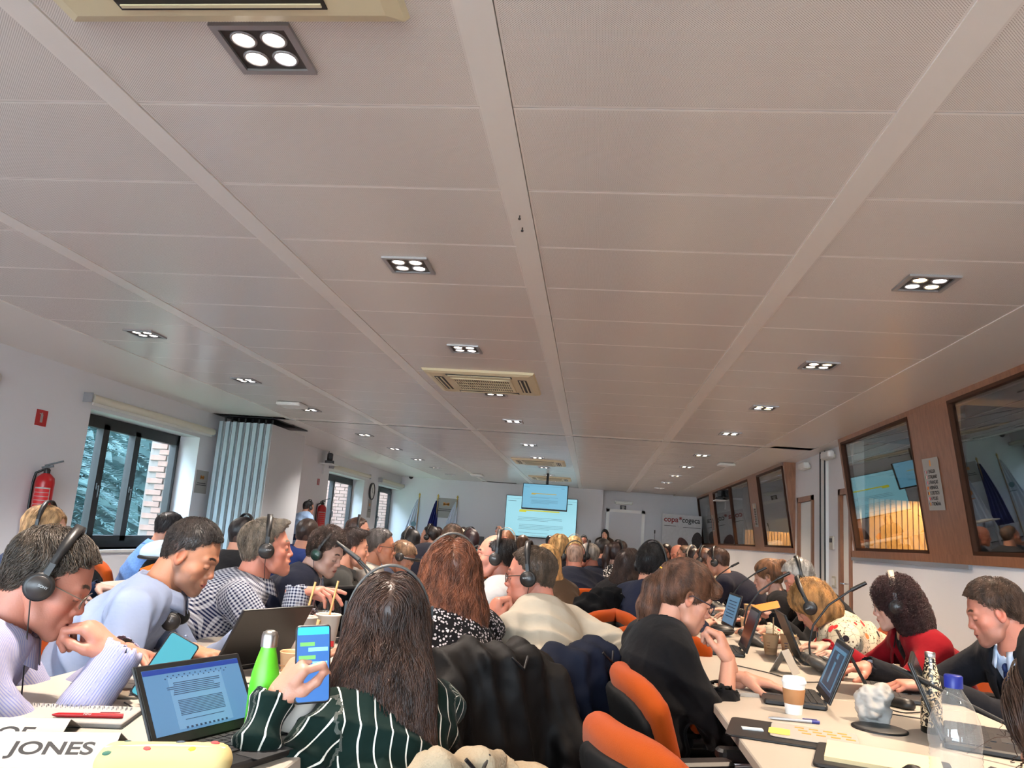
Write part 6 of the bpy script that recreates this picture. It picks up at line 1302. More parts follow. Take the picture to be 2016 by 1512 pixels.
# ------------------------------------------------------------------ table things
M_key = mat('keycaps', rgb(30, 30, 33), .5); M_lid = mat('laptop_lid', rgb(44, 42, 40), .38, .3); M_lids = mat('silver_lid', rgb(150, 150, 154), .35, .6)
M_docb = mat('screen_document', rgb(50, 70, 90), .3, emit=.36, ecol=rgb(110, 165, 214)); M_docd = mat('screen_dark_ui', rgb(20, 26, 34), .3, emit=.35, ecol=rgb(44, 66, 92)); M_docu = mat('screen_light_ui', rgb(40, 60, 70), .3, emit=.36, ecol=rgb(96, 148, 184)); M_titl = mat('screen_title_bar', rgb(24, 40, 90), .3, emit=.4, ecol=rgb(34, 72, 168)); M_stx = mat('screen_small_text', rgb(40, 60, 90), .5, emit=.15, ecol=rgb(40, 60, 90))
def laptop(loc, rz, ang, lab, scr='doc', w=.305, lidm=None, grp='laptops on the meeting tables', d=.20):
    lidm = lidm or M_lid; t = thing('laptop', lab, 'laptop', loc, radians(rz), grp)
    MB().rbox((0, 0, .009), (w, d, .017), .01).build('base', lidm if lidm is M_lids else M_black, t)
    k = MB()
    for r_ in range(5):
        for c in range(14): k.box((-w*.43+c*w*.0662, -.000+r_*.0185, .0185), (w*.056, .0155, .003))
    k.box((0, -.017, .0185), (w*.36, .0145, .003)); tag(k.build('keyboard', M_key, t), kind='stuff'); MB().box((0, -.065, .0178), (.10, .055, .0014)).build('touchpad', M_dgrey, t)
    a = radians(ang); Rl = RX(-a+pi/2+pi/2-pi/2)                    # lid leans back by (ang-90)
    th = radians(ang-90); hy = d/2; ld = bpy.data.objects.new('lid_pivot', None)
    R_ = RX(-th)
    def P(x, y, z): return tuple(Vector((0, hy, .016)) + R_ @ Vector((x, y, z)))
    b = MB(); b.rbox(P(0, .003, d/2+.004), (w, .008, d), .004, R_); lo = b.build('lid', lidm, t)
    MB().box(P(0, -.0022, d/2+.004), (w-.006, .002, d-.006), R_).build('bezel', M_black, lo)
    sc = {'doc': M_docb, 'dark': M_docd, 'off': mat('screen_off', rgb(18, 20, 24), .15), 'ui': M_docu}[scr]; SW, SH = w-.026, d-.034; cz = d/2+.008
    MB().box(P(0, -.0036, cz), (SW, .001, SH), R_).build('screen', sc, lo)
    if scr == 'doc':
        MB().box(P(0, -.0042, cz+SH*.455), (SW, .0006, SH*.08), R_).build('title_bar', M_titl, lo); q = MB(); rr = random.Random(2)
        for i in range(24): q.box(P(-SW*.30+i*SW*.028, -.0044, cz+SH*(.33+.04*(i % 2))), (SW*.012, .0005, SH*.015), R_)
        for i in range(7): q.box(P(-SW*.03+rr.uniform(-.01, .01), -.0044, cz+SH*(.25-i*.03)), (SW*.48, .0005, SH*.011), R_)
        for i in range(10): q.box(P(0, -.0044, cz-SH*(.03+i*.025)), (SW*.46, .0005, SH*.010), R_)
        for i in range(10): q.box(P(-SW*.2+i*SW*.045, -.0044, cz-SH*.45), (SW*.02, .0005, SH*.03), R_)
        q.box(P(0, -.0044, cz-SH*.33), (SW*.4, .0005, SH*.009), R_); q.build('screen_text', M_stx, lo)
        MB().box(P(0, -.0040, cz-SH*.06), (SW*.56, .0005, SH*.80), R_).build('page', mat('screen_doc_page', rgb(60, 80, 100), .3, emit=.38, ecol=rgb(128, 178, 220)), lo)
    elif scr == 'dark':
        MB().box(P(0, -.004, cz), (SW*.9, .0006, SH*.86), R_).build('window_area', M_docu, lo); MB().box(P(SW*.03, -.0045, cz-.004), (SW*.72, .0006, SH*.76), R_).build('chat_window', M_docd, lo)
        MB().box(P(SW*.02, -.005, cz+SH*.27), (SW*.12, .0006, SH*.12), R_).box(P(SW*.02, -.005, cz-SH*.08), (SW*.10, .0006, SH*.44), R_).build('chat_text', M_docu, lo)
    elif scr == 'ui':
        q = MB()
        for i in range(6): q.box(P(0, -.0042, cz+SH*(.3-i*.11)), (SW*.7, .0006, SH*.03), R_)
        q.build('screen_text', M_stx, lo)
    MB().cyl(P(-w*.3, 0, -.002), P(-w*.18, 0, -.002), .006).cyl(P(w*.18, 0, -.002), P(w*.3, 0, -.002), .006).build('hinge', M_black, t)
    return t
laptop((-.675, 1.61, T), 70, 122, 'open black laptop showing a text document in front of the nearest woman', 'doc', .28, d=.165)
laptop((-1.13, 2.50, T), -112, 118, 'black laptop of the man in the pale blue shirt, lid seen from behind', 'ui', .30)
laptop((.68, 2.82, T), -98, 112, 'open black laptop with dark chat window before the woman with the ponytail', 'dark', .29, d=.19)
laptop((.62, 3.92, T), -94, 108, 'black laptop with sticker lid before the black-haired person', 'off'); laptop((.72, 4.95, T), -88, 105, 'laptop with bright blue screen beyond the ponytailed woman', 'ui', .33)
laptop((1.12, 3.10, T), 76, 118, 'laptop the man in the suit is typing on', 'off', .33); laptop((1.06, 3.86, T), 84, 112, 'tall dark laptop lid in front of the woman in red', 'off', .36)
laptop((1.10, 2.42, T), 68, 112, 'black laptop half hidden behind the water bottle', 'off', .34); laptop((-.84, 3.22, T), 64, 108, 'laptop of the auburn-haired woman beyond the shake cups', 'off')
laptop((1.0, 6.05, T), 74, 120, 'thin silver laptop beside the young woman with the ponytail', 'off', .30, M_lids); laptop((-1.15, 4.05, T), -90, 100, 'laptop before the young man in navy', 'ui'); laptop((-2.62, 5.05, T), -80, 108, 'silver laptop on the window-side table', 'off', .33, M_lids)
laptop((-2.75, 6.1, T), -90, 108, 'black laptop before the man in light denim', 'off'); laptop((-.98, 7.25, T), 90, 105, 'distant laptop in the middle row', 'ui'); laptop((.95, 7.4, T), 90, 105, 'distant laptop before the man in the navy suit', 'off')
# discussion units with gooseneck microphones
M_unit = mat('unit_grey', rgb(66, 64, 62), .5, bump=.2, bscale=200)
def unit_proto():
    t = thing('discussion_unit', 'x', 'microphone'); f = Field((-.17, -.12, -.01), (.17, .12, .12), .008)
    for x in (-.09, -.045, 0, .045, .09): f.cap((x, -.07, .012), (x, .05, .045), .014, .020, .02)
    f.cap((-.13, -.04, .0), (-.10, .03, .04), .016, .018, .02); f.cap((.13, -.04, .0), (.10, .03, .04), .016, .018, .02); f.plane((0, 0, .001), (0, 0, -1), .003)
    V, Q = f.mesh(); np_mesh('base', V, Q, M_unit, t); MB().box((-.03, -.02, .052), (.10, .06, .004), RX(radians(15))).build('speaker_grille', M_black, t)
    MB().box((.07, -.03, .050), (.03, .02, .006), RX(radians(15))).build('button', M_white, t)
    MB().tube([(.03, .04, .05), (.03, .045, .10), (.025, .03, .18), (.015, -.03, .27), (.01, -.12, .34)], .0045).build('gooseneck', M_black, t); MB().tube([(.01, -.12, .34), (.008, -.18, .375)], [.009, .008], 10).build('capsule', M_black, t)
    return t
UN = unit_proto(); un = [0]
def unit_(x, y, rz, lab):
    if not un[0]: un[0] = 1; UN.location = (x, y, T); UN.rotation_euler = (0, 0, radians(rz)); UN['label'] = lab; UN['group'] = 'conference microphone units'; return
    dup(UN, lab, (x, y, T), radians(rz), 'conference microphone units')
unit_(.86, 4.35, 88, 'grey conference microphone unit beyond the kraft cups'); unit_(.98, 3.55, 86, 'microphone unit behind the chat-window laptop, gooseneck toward the woman in red')
unit_(-.98, 3.55, -96, 'microphone unit among the shake cups on the middle table'); unit_(-.70, 2.80, -92, 'microphone unit beside the auburn-haired woman, gooseneck toward the smiling man'); unit_(-2.62, 5.35, -90, 'microphone unit on the window-side table')
unit_(.95, 5.35, 85, 'microphone unit before the white-haired man'); unit_(1.0, 6.6, 85, 'microphone unit before the man in the navy suit'); unit_(-.95, 5.4, 90, 'microphone unit before the long-haired blonde'); unit_(-.98, 6.9, -90, 'microphone unit farther along the middle row'); unit_(-1.9, 18.1, 180, 'microphone unit before the chairman'); unit_(-1.45, 18.1, 170, 'microphone unit before the podium woman')
t = thing('desk_microphone', 'long low gooseneck microphone crossing in front of the glass bottle', 'microphone', (1.16, 2.08, T)); MB().rbox((0, 0, .02), (.12, .16, .04), .02).build('base', M_black, t)
MB().tube([(-.02, .02, .035), (-.03, .03, .06), (-.12, .12, .10), (-.24, .24, .155)], .0045).build('gooseneck', M_black, t); MB().tube([(-.24, .24, .155), (-.31, .31, .185)], [.009, .008], 10).build('capsule', M_black, t)
# cups and bottles
M_kraft = mat('kraft_card', rgb(206, 160, 116), .7); M_cupw = mat('cup_paper', rgb(226, 214, 200), .5); M_sleeve = mat('brown_sleeve', rgb(150, 104, 64), .8); M_clear = glass_mat('clear_plastic', .12, (.985, .985, .985)); M_straw = mat('kraft_straw', rgb(206, 160, 100), .7); M_shake = mat('pink_shake', rgb(220, 150, 120), .5)
def kraft(x, y, lab, z=T, straw=False, st=1.0, mark=None):
    t = thing('paper_cup', lab, 'cup', (x, y, z), 0, 'small kraft paper cups'); MB().lathe([(.026, 0), (.026, .002), (.0385, .088), (.040, .091), (.0385, .092), (.037, .088), (.028, .012), (.001, .010)], 28).build('cup_body', M_kraft, t)
    MB().lathe([(.0372, .080), (.001, .0805)], 24).build('coffee', mat('coffee', rgb(120, 80, 50), .2), t); b = MB()
    for k in range(3): b.box((-.018+.0*k, -.034, .055-.012*k), (.016-.003*k, .002, .003))
    b.build('print', mark or M_sleeve, t)
    if straw: MB().cyl((.01, 0, .03), (.012, 0, .17), .003).build('stirrer', M_kraft, t)
    return t
kraft(.865, 3.98, 'kraft paper cup with a wooden stirrer beside the grey microphone unit', straw=True); kraft(.955, 4.02, 'kraft paper cup with red and blue print, right of the one with the stirrer', mark=mat('blue_red_print', rgb(90, 60, 110), .6)); kraft(.91, 4.80, 'kraft paper cup with a wire handle beyond the microphone unit')
MB().tube([(-.038*cos(a), 0, .09+.05*sin(a)) for a in np.linspace(0, pi, 12)], .001, 5).build('handle', M_black, [o for o in COL.objects if o.get('label', '').startswith('kraft paper cup with a wire')][0])
kraft(1.16, 6.05, 'kraft paper cup at the hand of the young woman with the ponytail'); kraft(1.10, 5.45, 'kraft paper cup beside the orange phone'); kraft(-.84, 2.30, 'beige paper cup behind the green bottle'); kraft(-.68, 4.7, 'distant kraft cup on the middle table')
t = thing('coffee_cup', 'white takeaway coffee cup with brown sleeve and white lid', 'cup', (.63, 2.58, T), scale=.84); MB().lathe([(.028, 0), (.029, .004), (.040, .108), (.040, .11)], 32).build('cup_body', M_white, t); MB().lathe([(.0335, .036), (.0395, .086), (.0385, .087)], 32).build('sleeve', M_sleeve, t)
MB().lathe([(.042, .106), (.044, .110), (.042, .116), (.040, .118), (.037, .126), (.033, .127), (.032, .123), (.001, .122)], 32).build('lid', M_white, t)
def shake(x, y, lab, k=1.0, dome=True, z=T, lean=0):
    t = thing('shake_cup', lab, 'cup', (x, y, z), radians(lean), 'tall white shake cups', scale=k); MB().lathe([(.030, 0), (.031, .003), (.045, .125), (.048, .128), (.046, .131), (.043, .126), (.032, .01), (.001, .009)], 32).build('cup_body', M_cupw, t)
    MB().lathe([(.0425, .115), (.001, .116)], 28).build('drink', M_shake, t)
    if dome: MB().lathe([(.045, .130), (.046, .140), (.043, .158), (.032, .176), (.012, .184), (.010, .184)], 28).build('dome_lid', M_clear, t)
    MB().cyl((-.008, 0, .05), (.022, .012, .25), .004).build('straw', M_straw, t)
    MB().box((.02, -.036, .03), (.016, .003, .02)).build('print', M_red, t); return t
shake(-1.0, 2.80, 'white shake cup with clear dome lid and straw, left of the pair'); shake(-.955, 2.93, 'white shake cup with clear dome lid and straw, right of the pair', lean=20); shake(-.62, 1.76, 'white shake cup without lid held near the phone of the nearest woman', 1.0, False)
t = thing('drink_bottle', 'bright green metal bottle with brushed steel cap', 'bottle', (-.69, 1.73, T), scale=.86); M_green = mat('green_powder_coat', rgb(92, 196, 36), .42)
MB().lathe([(.030, 0), (.0365, .004), (.0365, .12), (.034, .155), (.026, .190), (.019, .215), (.0185, .222)], 36).build('bottle_body', M_green, t); MB().lathe([(.0205, .221), (.0205, .248), (.018, .257), (.010, .261), (.001, .262)], 32).build('cap', M_steel, t)
M_water = glass_mat('bottle_plastic', .20, (.99, .99, .985)); n = M_water.node_tree; o_ = n.nodes['Material Output'] if 'Material Output' in n.nodes else [q for q in n.nodes if q.type == 'OUTPUT_MATERIAL'][0]; df = n.nodes.new('ShaderNodeBsdfDiffuse'); df.inputs[0].default_value = (.8, .8, .78, 1); mx_ = n.nodes.new('ShaderNodeMixShader'); mx_.inputs[0].default_value = .10; src_ = o_.inputs[0].links[0].from_socket; n.links.new(src_, mx_.inputs[1]); n.links.new(df.outputs[0], mx_.inputs[2]); n.links.new(mx_.outputs[0], o_.inputs[0]); t = thing('water_bottle', 'large clear ribbed water bottle with blue cap at the bottom right', 'bottle', (.60, 1.42, T), scale=.9); pr = [(.03, 0), (.043, .006)]
for k in range(22): pr += [(.0435, .012+k*.0088), (.0415, .0164+k*.0088)]
pr += [(.044, .21), (.0445, .225), (.041, .25), (.030, .278), (.017, .298), (.0135, .304), (.0135, .312)]
MB().lathe(pr, 36).build('bottle_body', M_water, t); MB().lathe([(.0155, .306), (.0155, .326), (.014, .328), (.001, .3285)], 28).build('cap', mat('blue_cap', rgb(30, 50, 170), .4), t)
MB().grid(lambda u, v: (.046*cos(radians(-120+50*u)), .046*sin(radians(-120+50*u)), .12+.014*v), 8, 1, True, .0005).build('label_strip', M_white, t); MB().grid(lambda u, v: (.0465*cos(radians(-117+44*u)), .0465*sin(radians(-117+44*u)), .124+.006*v), 8, 1, True, .0003).build('lettering', mat('blue_print', rgb(70, 76, 110), .6), t)
MB().grid(lambda u, v: (.0458*cos(radians(-150+16*u)), .0458*sin(radians(-150+16*u)), .04+.06*v), 4, 1, True, .0005).build('label_block', mat('pale_blue_label', rgb(130, 140, 190), .5), t)
m = mat('patterned_bottle', rgb(208, 186, 150), .25); n = m.node_tree; tcn = n.nodes.new('ShaderNodeTexCoord'); v_ = n.nodes.new('ShaderNodeTexNoise'); v_.inputs['Scale'].default_value = 95; v_.inputs['Distortion'].default_value = 1.2; n.links.new(tcn.outputs['Object'], v_.inputs['Vector']); n.links.new(mixc(n, math_node(n, 'GREATER_THAN', v_.outputs['Fac'], .5), rgb(216, 192, 156), rgb(26, 22, 20)), n.nodes['Principled BSDF'].inputs['Base Color'])
t = thing('glass_bottle', 'dark glass bottle with black and cream patterned wrap', 'bottle', (.99, 2.49, T), scale=.86); MB().lathe([(.028, 0), (.034, .004), (.034, .022)], 32).build('bottle_base', mat('dark_glass', rgb(20, 24, 16), .1), t)
MB().lathe([(.0342, .022), (.0335, .05), (.031, .10), (.0335, .135), (.030, .165), (.022, .20), (.0165, .225), (.0160, .24)], 32).build('wrap', m, t); MB().lathe([(.0150, .238), (.0165, .242), (.0165, .256), (.0145, .258), (.0145, .2535), (.001, .253)], 28).build('neck', M_steel, t)
# papers, pens, phones
def sheet(x, y, rz, w, h, lab, z=T, m=None, th=.0015, cat='paper', nm='paper_sheet', lines=0):
    t = thing(nm, lab, cat, (x, y, z+.0005), radians(rz)); MB().box((0, 0, th/2), (w, h, th)).build('sheet', m or M_paper, t)
    if lines:
        b = MB()
        for i in range(lines): b.box((-.1*w*(i % 3 == 2), h*.42-i*h*.84/lines, th+.0004), (w*.8-.2*w*(i % 3 == 2), .0016, .0004))
        b.build('printed_lines', mat('grey_print', rgb(120, 120, 124), .7), t)
    return t
nb_ = thing('spiral_notebook', 'white spiral notebook before the man in the striped shirt', 'notebook', (-1.12, 1.74, T), radians(14)); MB().rbox((0, 0, .006), (.25, .155, .011), .004).build('pages', M_paper, nb_); MB().rbox((0, 0, .0008), (.256, .16, .0015), .004).build('cover', M_dgrey, nb_)
sp_ = MB()
for i in range(22): sp_.tube([(-.105+i*.01, .045+.006*cos(a), .012+.006*sin(a)) for a in np.linspace(-.5, 3.4, 7)], .0009, 5)
sp_.build('spiral', M_alu, nb_)
def pen(x, y, z, rz, lab, m, m2):
    t = thing('ballpoint_pen', lab, 'pen', (x, y, z+.005), radians(rz)); MB().tube([(-.07, 0, 0), (-.058, 0, 0), (.05, 0, 0), (.065, 0, 0)], [.0015, .0048, .0052, .0046], 12).build('barrel', m, t); MB().tube([(.05, 0, 0), (.072, 0, 0)], [.0055, .0048], 12).box((.045, 0, .0065), (.04, .003, .0015)).build('clip', m2, t); return t
t = pen(-1.07, 1.71, T+.012, 20, 'red pen with white lettering on the spiral notebook', M_red, M_red); text('lettering', 'NFU', .008, M_paper, t, (0, -.004, .0035), (radians(40), 0, 0), 'CENTER', .0002)
pen(.60, 2.46, T, 0, 'blue and silver pen beside the coffee cup', M_alu, mat('blue_pen', rgb(40, 50, 150), .4))
def tent(x, y, rz, s, lab, w=.26, flat=False, size=.05):
    t = thing('name_card', lab, 'name card', (x, y, T), radians(rz)); b = MB(); a = radians(22 if flat else 62); hgt = .10
    for sg in (-1, 1): b.box((0, sg*cos(a)*hgt/2, sin(a)*hgt/2), (w, hgt, .0012), RX(-sg*a))
    b.build('card', M_paper, t)
    if s: text('lettering', s, size, M_ink, t, (0, -cos(a)*hgt*.48-.0012*sin(a), sin(a)*hgt*.5+.0012), (a, 0, 0), 'CENTER', .0003)
    return t
tent(-.985, 1.50, 20, 'JONES', 'white folded name card reading JONES at the bottom left', .21, True, .050); tent(-1.13, 1.56, 18, 'NOE', 'second folded name card behind the JONES card, partly cut by the picture edge', .21, True, .050)
tent(.80, 3.42, 60, '', 'small white folded card standing before the kraft cups', .10)
t = thing('pencil_case', 'pale yellow pencil case printed with small leaves, cherry and yellow spots', 'pencil case', (-.735, 1.43, T), radians(20)); f = Field((-.12, -.06, -.01), (.12, .06, .08), .006)
for y in (-.022, 0, .022): f.cap((-.085, y, .028), (.085, y, .028), .026, None, .02)
f.plane((0, 0, .001), (0, 0, -1), .004); V, Q = f.mesh(); np_mesh('case_body', V, Q, mat('pale_yellow_cloth', rgb(196, 176, 120), .8), t)
MB().tube([(-.10, -.01, .054), (0, -.012, .0585), (.10, -.01, .054)], .0022, 6).build('zip', M_cream, t)
for (x, y, c) in ((-.07, .02, (50, 90, 90)), (-.03, -.02, (200, 60, 60)), (.02, .015, (60, 80, 100)), (.045, -.02, (220, 180, 40)), (.08, .01, (200, 60, 60)), (-.09, -.03, (60, 110, 90))): MB().ell((x, y, .0575-abs(y)**2*9), (.010, .008, .004), 8, 5, RZ(x*30)).build('printed_spot', mat('spot%d' % c[0]+str(c[1]), rgb(*c), .7), t)
sheet(-.80, 1.52, 20, .2, .12, 'folded white sheet with a dark violet underside near the laptop'); MB().box((.0, -.02, .0024), (.18, .06, .001)).build('violet_flap', mat('violet', rgb(60, 50, 90), .6), [o for o in COL.objects if o.get('label', '').startswith('folded white sheet')][0])
def phone(loc, rot, lab, c, w=.072, h=.155, ui=0):
    t = thing('smartphone', lab, 'phone', loc, rot=rot); MB().rbox((0, 0, 0), (w, h, .009), .008).build('case', M_black, t); MB().rbox((0, 0, .0048), (w-.006, h-.008, .001), .006).build('screen', c, t)
    if ui: 
        MB().box((0, h*.42, .0056), (w-.008, h*.10, .0005)).build('app_bar', mat('teal_bar', rgb(30, 150, 150), .4, emit=.5, ecol=rgb(40, 160, 160)), t)
        for i, (cx, cy, ww) in enumerate(((-.012, .25, .03), (.01, .18, .04), (-.012, .08, .034), (.014, .0, .03), (-.010, -.08, .036))): MB().box((cx, cy*h, .0056), (ww, h*.05, .0005)).build('message', mat('msg%d' % (i % 2), (rgb(90, 150, 70), rgb(110, 180, 240))[i % 2], .4, emit=.5, ecol=(rgb(90, 150, 70), rgb(120, 190, 245))[i % 2]), t)
    return t
M_psc = mat('phone_screen_cyan', rgb(40, 70, 80), .2, emit=.42, ecol=rgb(90, 205, 225)); M_psb = mat('phone_screen_blue', rgb(30, 50, 80), .2, emit=.45, ecol=rgb(80, 150, 245))
def face(normal, upv):
    n_ = Vector(normal).normalized(); u = Vector(upv); y = (u-n_*u.dot(n_)).normalized(); x = y.cross(n_); return Matrix((x, y, n_)).transposed()
phone((-.565, 1.665, .925), face((.42, -.88, .22), (-.08, 0, 1)), 'phone with chat messages held by the nearest woman', M_psb, ui=1)
phone((-1.02, 1.92, .835), face((.55, -.78, .30), (.45, .10, .85)), 'phone leaning on a stand touched by the man in the striped shirt', M_psc, .08, .165)
MB().box((.0, .0, -.03), (.07, .10, .004)).build('stand_flap', M_dgrey, [o for o in COL.objects if o.get('label', '').startswith('phone leaning')][0])
t = thing('phone_cover', 'taupe phone case lying open beside the standing phone', 'phone case', (-1.13, 1.99, T), radians(25)); MB().rbox((0, 0, .004), (.14, .085, .007), .01).build('cover', mat('taupe_leather', rgb(120, 108, 92), .6), t); MB().box((.0, 0, .0085), (.018, .075, .002)).build('strap', M_dgrey, t)
phone((1.02, 4.82, .91), face((-.3, -.5, .8), (.9, -.2, .4)), 'orange-backed phone held by the white-haired man', mat('orange_phone', rgb(236, 120, 50), .4, emit=.3, ecol=rgb(236, 120, 50)))
sheet(.50, 2.87, 10, .12, .17, 'small open notebook under the arm of the ponytailed woman', th=.012, cat='notebook'); sheet(.62, 3.05, 30, .15, .2, 'loose white sheet behind the ponytailed woman\'s hand')
t = thing('document_folder', 'black folder holding a sheet with orange boxes beside the pen', 'folder', (.55, 2.27, T), radians(-14), scale=.9); MB().rbox((0, 0, .004), (.36, .26, .006), .02).build('cover', M_black, t); MB().rbox((.06, .02, .009), (.24, .2, .002), .02).build('sheet', M_paper, t); MB().rbox((-.035, -.01, .0112), (.06, .08, .001), .01).build('yellow_note', mat('yellow_note', rgb(232, 210, 90), .7), t)
b = MB()
for i in range(4):
    for j in range(3): b.box((.02+i*.04+.01*j, .085-j*.035, .0105), (.026, .014, .0006))
b.build('orange_box', mat('orange_print', rgb(226, 140, 50), .7), t); MB().box((-.11, -.02, .0085), (.06, .03, .003), RZ(.2)).build('card', mat('pale_card', rgb(190, 200, 206), .6), t)
t = thing('note_pad', 'cream writing pad on a black folder at the bottom right', 'notepad', (.70, 2.04, T), radians(-18), scale=.92); MB().rbox((0, 0, .006), (.32, .25, .010), .012).build('cover', M_black, t); MB().box((.0, .015, .016), (.27, .2, .010)).build('pad', mat('cream_paper', rgb(226, 206, 160), .75), t)
# receiver pods and pucks
t = thing('desk_receiver', 'round black desk receiver at the bottom right', 'receiver', (.70, 1.86, T+.0)); MB().lathe([(.05, 0), (.052, .006), (.03, .035), (.012, .05), (.001, .052)], 24).build('body', M_black, t)
t = thing('headset_pod', 'black angular desk device at the bottom right corner of the table', 'device', (.80, 1.78, T), radians(30)); f = Field((-.12, -.10, -.01), (.12, .10, .10), .007); f.cap((-.05, 0, .02), (.05, .0, .05), .035, .02, .02, (0, 1, 0), 1.4); f.plane((0, 0, .001), (0, 0, -1), .003); V, Q = f.mesh(); np_mesh('body', V, Q, M_unit, t); MB().box((.02, -.01, .066), (.05, .04, .004), RY(radians(-18))).build('display', M_black, t)
t = thing('cable_grommet', 'dark oval cable port set in the table before the napkin', 'cable port', (.84, 2.47, T)); MB().lathe([(.075, 0), (.075, .004), (.068, .006), (.001, .0055)], 36).build('ring', M_black, t)
f = Field((-.08, -.06, -.005), (.08, .06, .13), .006); f.cap((0, 0, .04), (0, 0, .06), .05, .045, .03, (0, 1, 0), .7); f.cap((-.03, 0, .09), (.035, 0, .095), .02, .025, .03); f.plane((0, 0, .002), (0, 0, -1), .004); V, Q = f.mesh(); V = V+vnormals(V, Q)*(.011*(1-2*np.abs(wob(V, 75, 3)))+.006*(1-2*np.abs(wob(V, 150, 5))))[:, None]
t = thing('paper_napkin', 'crumpled white napkin standing behind the oval cable port', 'napkin', (.85, 2.55, T+.002), scale=.86); np_mesh('napkin', V, Q, M_paper, t)
t = thing('computer_mouse', 'black mouse between the suit man\'s laptop and the napkin', 'mouse', (1.04, 2.86, T), radians(40)); f = Field((-.04, -.07, -.01), (.04, .07, .05), .005); f.cap((0, -.02, .012), (0, .02, .012), .028, .026, .02, (0, 0, 1), .8); f.plane((0, 0, .001), (0, 0, -1), .003); V, Q = f.mesh(); np_mesh('mouse_body', V, Q, M_black, t); MB().cyl((-.003, .03, .032), (.003, .03, .032), .007).build('wheel', M_dgrey, t)
t = thing('headphones_case', 'dark round pouch on the table before the curly-haired woman', 'pouch', (.74, 4.62, T)); MB().ell((0, 0, .03), (.07, .06, .03), 20, 10).build('pouch', M_black, t); MB().tube([(.07*cos(a), .06*sin(a), .03) for a in np.linspace(0, 2*pi, 20)[:-1]], .002, 6, False, True).build('zip', M_dgrey, t)
def cable(pts, lab):
    t = thing('cable', lab, 'cable', pts[0]); q = [Vector(p)-Vector(pts[0]) for p in pts]; out = []
    for i in range(len(q)-1):
        p0 = q[max(i-1, 0)]; p1 = q[i]; p2 = q[i+1]; p3 = q[min(i+2, len(q)-1)]
        for k in range(6): u = k/6; out.append(.5*((2*p1)+(p2-p0)*u+(2*p0-5*p1+4*p2-p3)*u*u+(3*p1-p0-3*p2+p3)*u**3))
    out.append(q[-1]); MB().tube(out, .0022, 6).build('cord', M_black, t)
z = T+.004
cable([(-1.10, 1.90, z), (-1.0, 1.82, z), (-.93, 1.80, z), (-.85, 1.86, z), (-.86, 2.0, z)], 'thin black cable beside the elbow of the man in stripes'); cable([(-1.05, 2.35, z), (-1.0, 2.22, z), (-.9, 2.25, z), (-.8, 2.15, z), (-.72, 2.2, z)], 'black cables tangled behind the green bottle'); cable([(.60, 3.5, z), (.72, 3.35, z), (.80, 3.2, z), (.9, 3.24, z)], 'black cable running to the folded white card'); cable([(.95, 2.9, z), (1.0, 2.75, z), (1.1, 2.8, z), (1.05, 2.68, z), (.92, 2.72, z)], 'black cable curling by the napkin')
cable([(.95, 1.75, z), (.9, 1.85, z), (.8, 1.78, z), (.7, 1.7, z)], 'black cable by the desk receiver')
for (x, y, rz, lab) in ((1.05, 4.55, 10, 'papers spread before the bending blonde woman'), (.98, 5.0, 30, 'papers spread before the white-haired man'), (1.0, 4.72, -15, 'sheet lying half under the other papers before the white-haired man'), (.72, 5.4, 5, 'white sheet beyond the bright blue laptop'), (-1.2, 3.62, 20, 'white sheet beside the checked-shirt man'), (-.82, 2.0, 10, 'white sheet under the green bottle area'), (-1.25, 2.2, 5, 'white printed sheet between the two nearest men'), (-.8, 4.5, 0, 'white sheet before the balding man'), (-2.5, 4.6, 40, 'white sheet on the window-side table'), (-.9, 6.2, 10, 'white sheet farther up the middle table'), (.9, 6.4, 10, 'white sheet farther up the booth-side table'), (-2.1, 18.2, 0, 'white sheet on the podium table')): sheet(x, y, rz, .21, .297, lab, lines=8)
tent(-1.05, 18.15, 0, 'CHAIR', 'white name card on the podium table', .3, False, .05) if False else tent(-1.05, 18.0, 0, '', 'white name card on the podium table', .34)
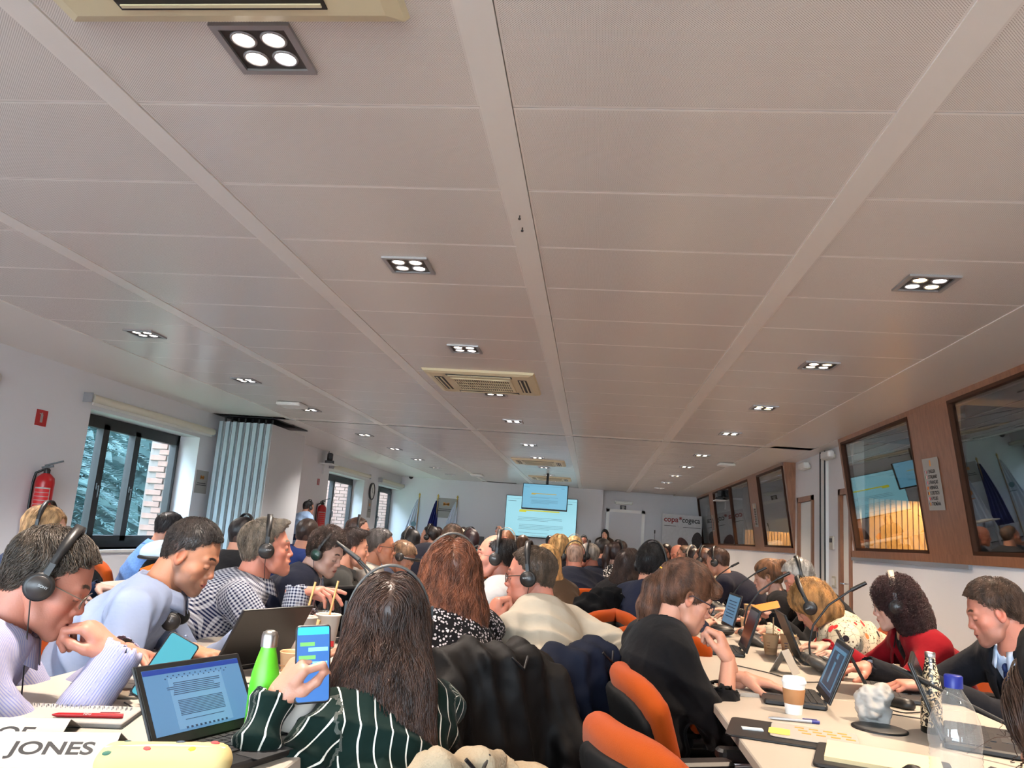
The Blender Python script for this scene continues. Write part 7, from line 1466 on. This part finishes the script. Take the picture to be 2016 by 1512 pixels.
# things on the window-side table: helmet on a bag
t = thing('cycle_helmet', 'white and black cycle helmet on top of the black bag by the window', 'helmet', (-2.62, 4.72, .955), radians(-60)); f = Field((-.16, -.19, -.09), (.16, .19, .12), .007); f.ell((0, 0, -.01), (.105, .145, .085), .01); f.ell((0, 0, -.05), (.09, .125, .085), .01, op=1); f.plane((0, 0, -.045), (0, 0, -1), .01)
for x in (-.07, -.025, .025, .07): f.cap((x, .11, .05), (x, .02, .10), .010, .008, .01, op=1); f.cap((x, -.02, .10), (x*1.1, -.13, .04), .010, .009, .01, op=1)
V, Q = f.mesh(); np_mesh('shell', V, Q, mat('helmet_white', rgb(196, 220, 232), .25), t); MB().tube([(.104*cos(a), .144*sin(a), -.035) for a in np.linspace(0, 2*pi, 28)[:-1]], .011, 8, False, True).build('rim', M_black, t); MB().tube([(-.09, .03, -.04), (-.05, .05, -.13), (.0, .06, -.16), (.05, .05, -.13), (.09, .03, -.04)], .004).build('chin_strap', M_black, t)
t = thing('backpack', 'black backpack standing on the end of the window-side table', 'bag', (-2.62, 4.72, T), radians(20)); f = Field((-.17, -.13, -.01), (.17, .13, .22), .009); f.cap((-.08, 0, .06), (.08, 0, .06), .06, None, .04); f.cap((-.06, 0, .12), (.06, 0, .12), .05, None, .04); f.plane((0, 0, .001), (0, 0, -1), .004); V, Q = f.mesh(); np_mesh('bag_body', V, Q, M_bfab, t); MB().tube([(-.03, 0, .165), (-.02, 0, .20), (.02, 0, .20), (.03, 0, .165)], .006).build('handle', M_black, t)
chair(-2.2, 4.2, 0, 'orange chair partly hidden behind the profile of the man in stripes')
t = thing('ring_folder', 'orange and white document folder leaning on the window-side table', 'folder', (-2.50, 4.60, T), radians(20)); MB().box((0, 0, .09), (.30, .012, .18), RY(radians(-25))).build('cover', M_orl, t); MB().box((0, -.008, .12), (.30, .006, .07), RY(radians(-25))).build('label_strip', M_white, t)
# lettering becomes plain mesh
bpy.context.view_layer.update(); dg = bpy.context.evaluated_depsgraph_get()
for o in [o for o in COL.objects if o.type == 'FONT']:
    me = bpy.data.meshes.new_from_object(o.evaluated_get(dg)); n_ = bpy.data.objects.new('lettering', me); COL.objects.link(n_); n_.parent = o.parent; n_.matrix_basis = o.matrix_basis.copy(); bpy.data.objects.remove(o)
# remove the unused prototypes
for p in HP.values():
    for c in list(p.children):
        for g in list(c.children): bpy.data.objects.remove(g)
        bpy.data.objects.remove(c)
    bpy.data.objects.remove(p)
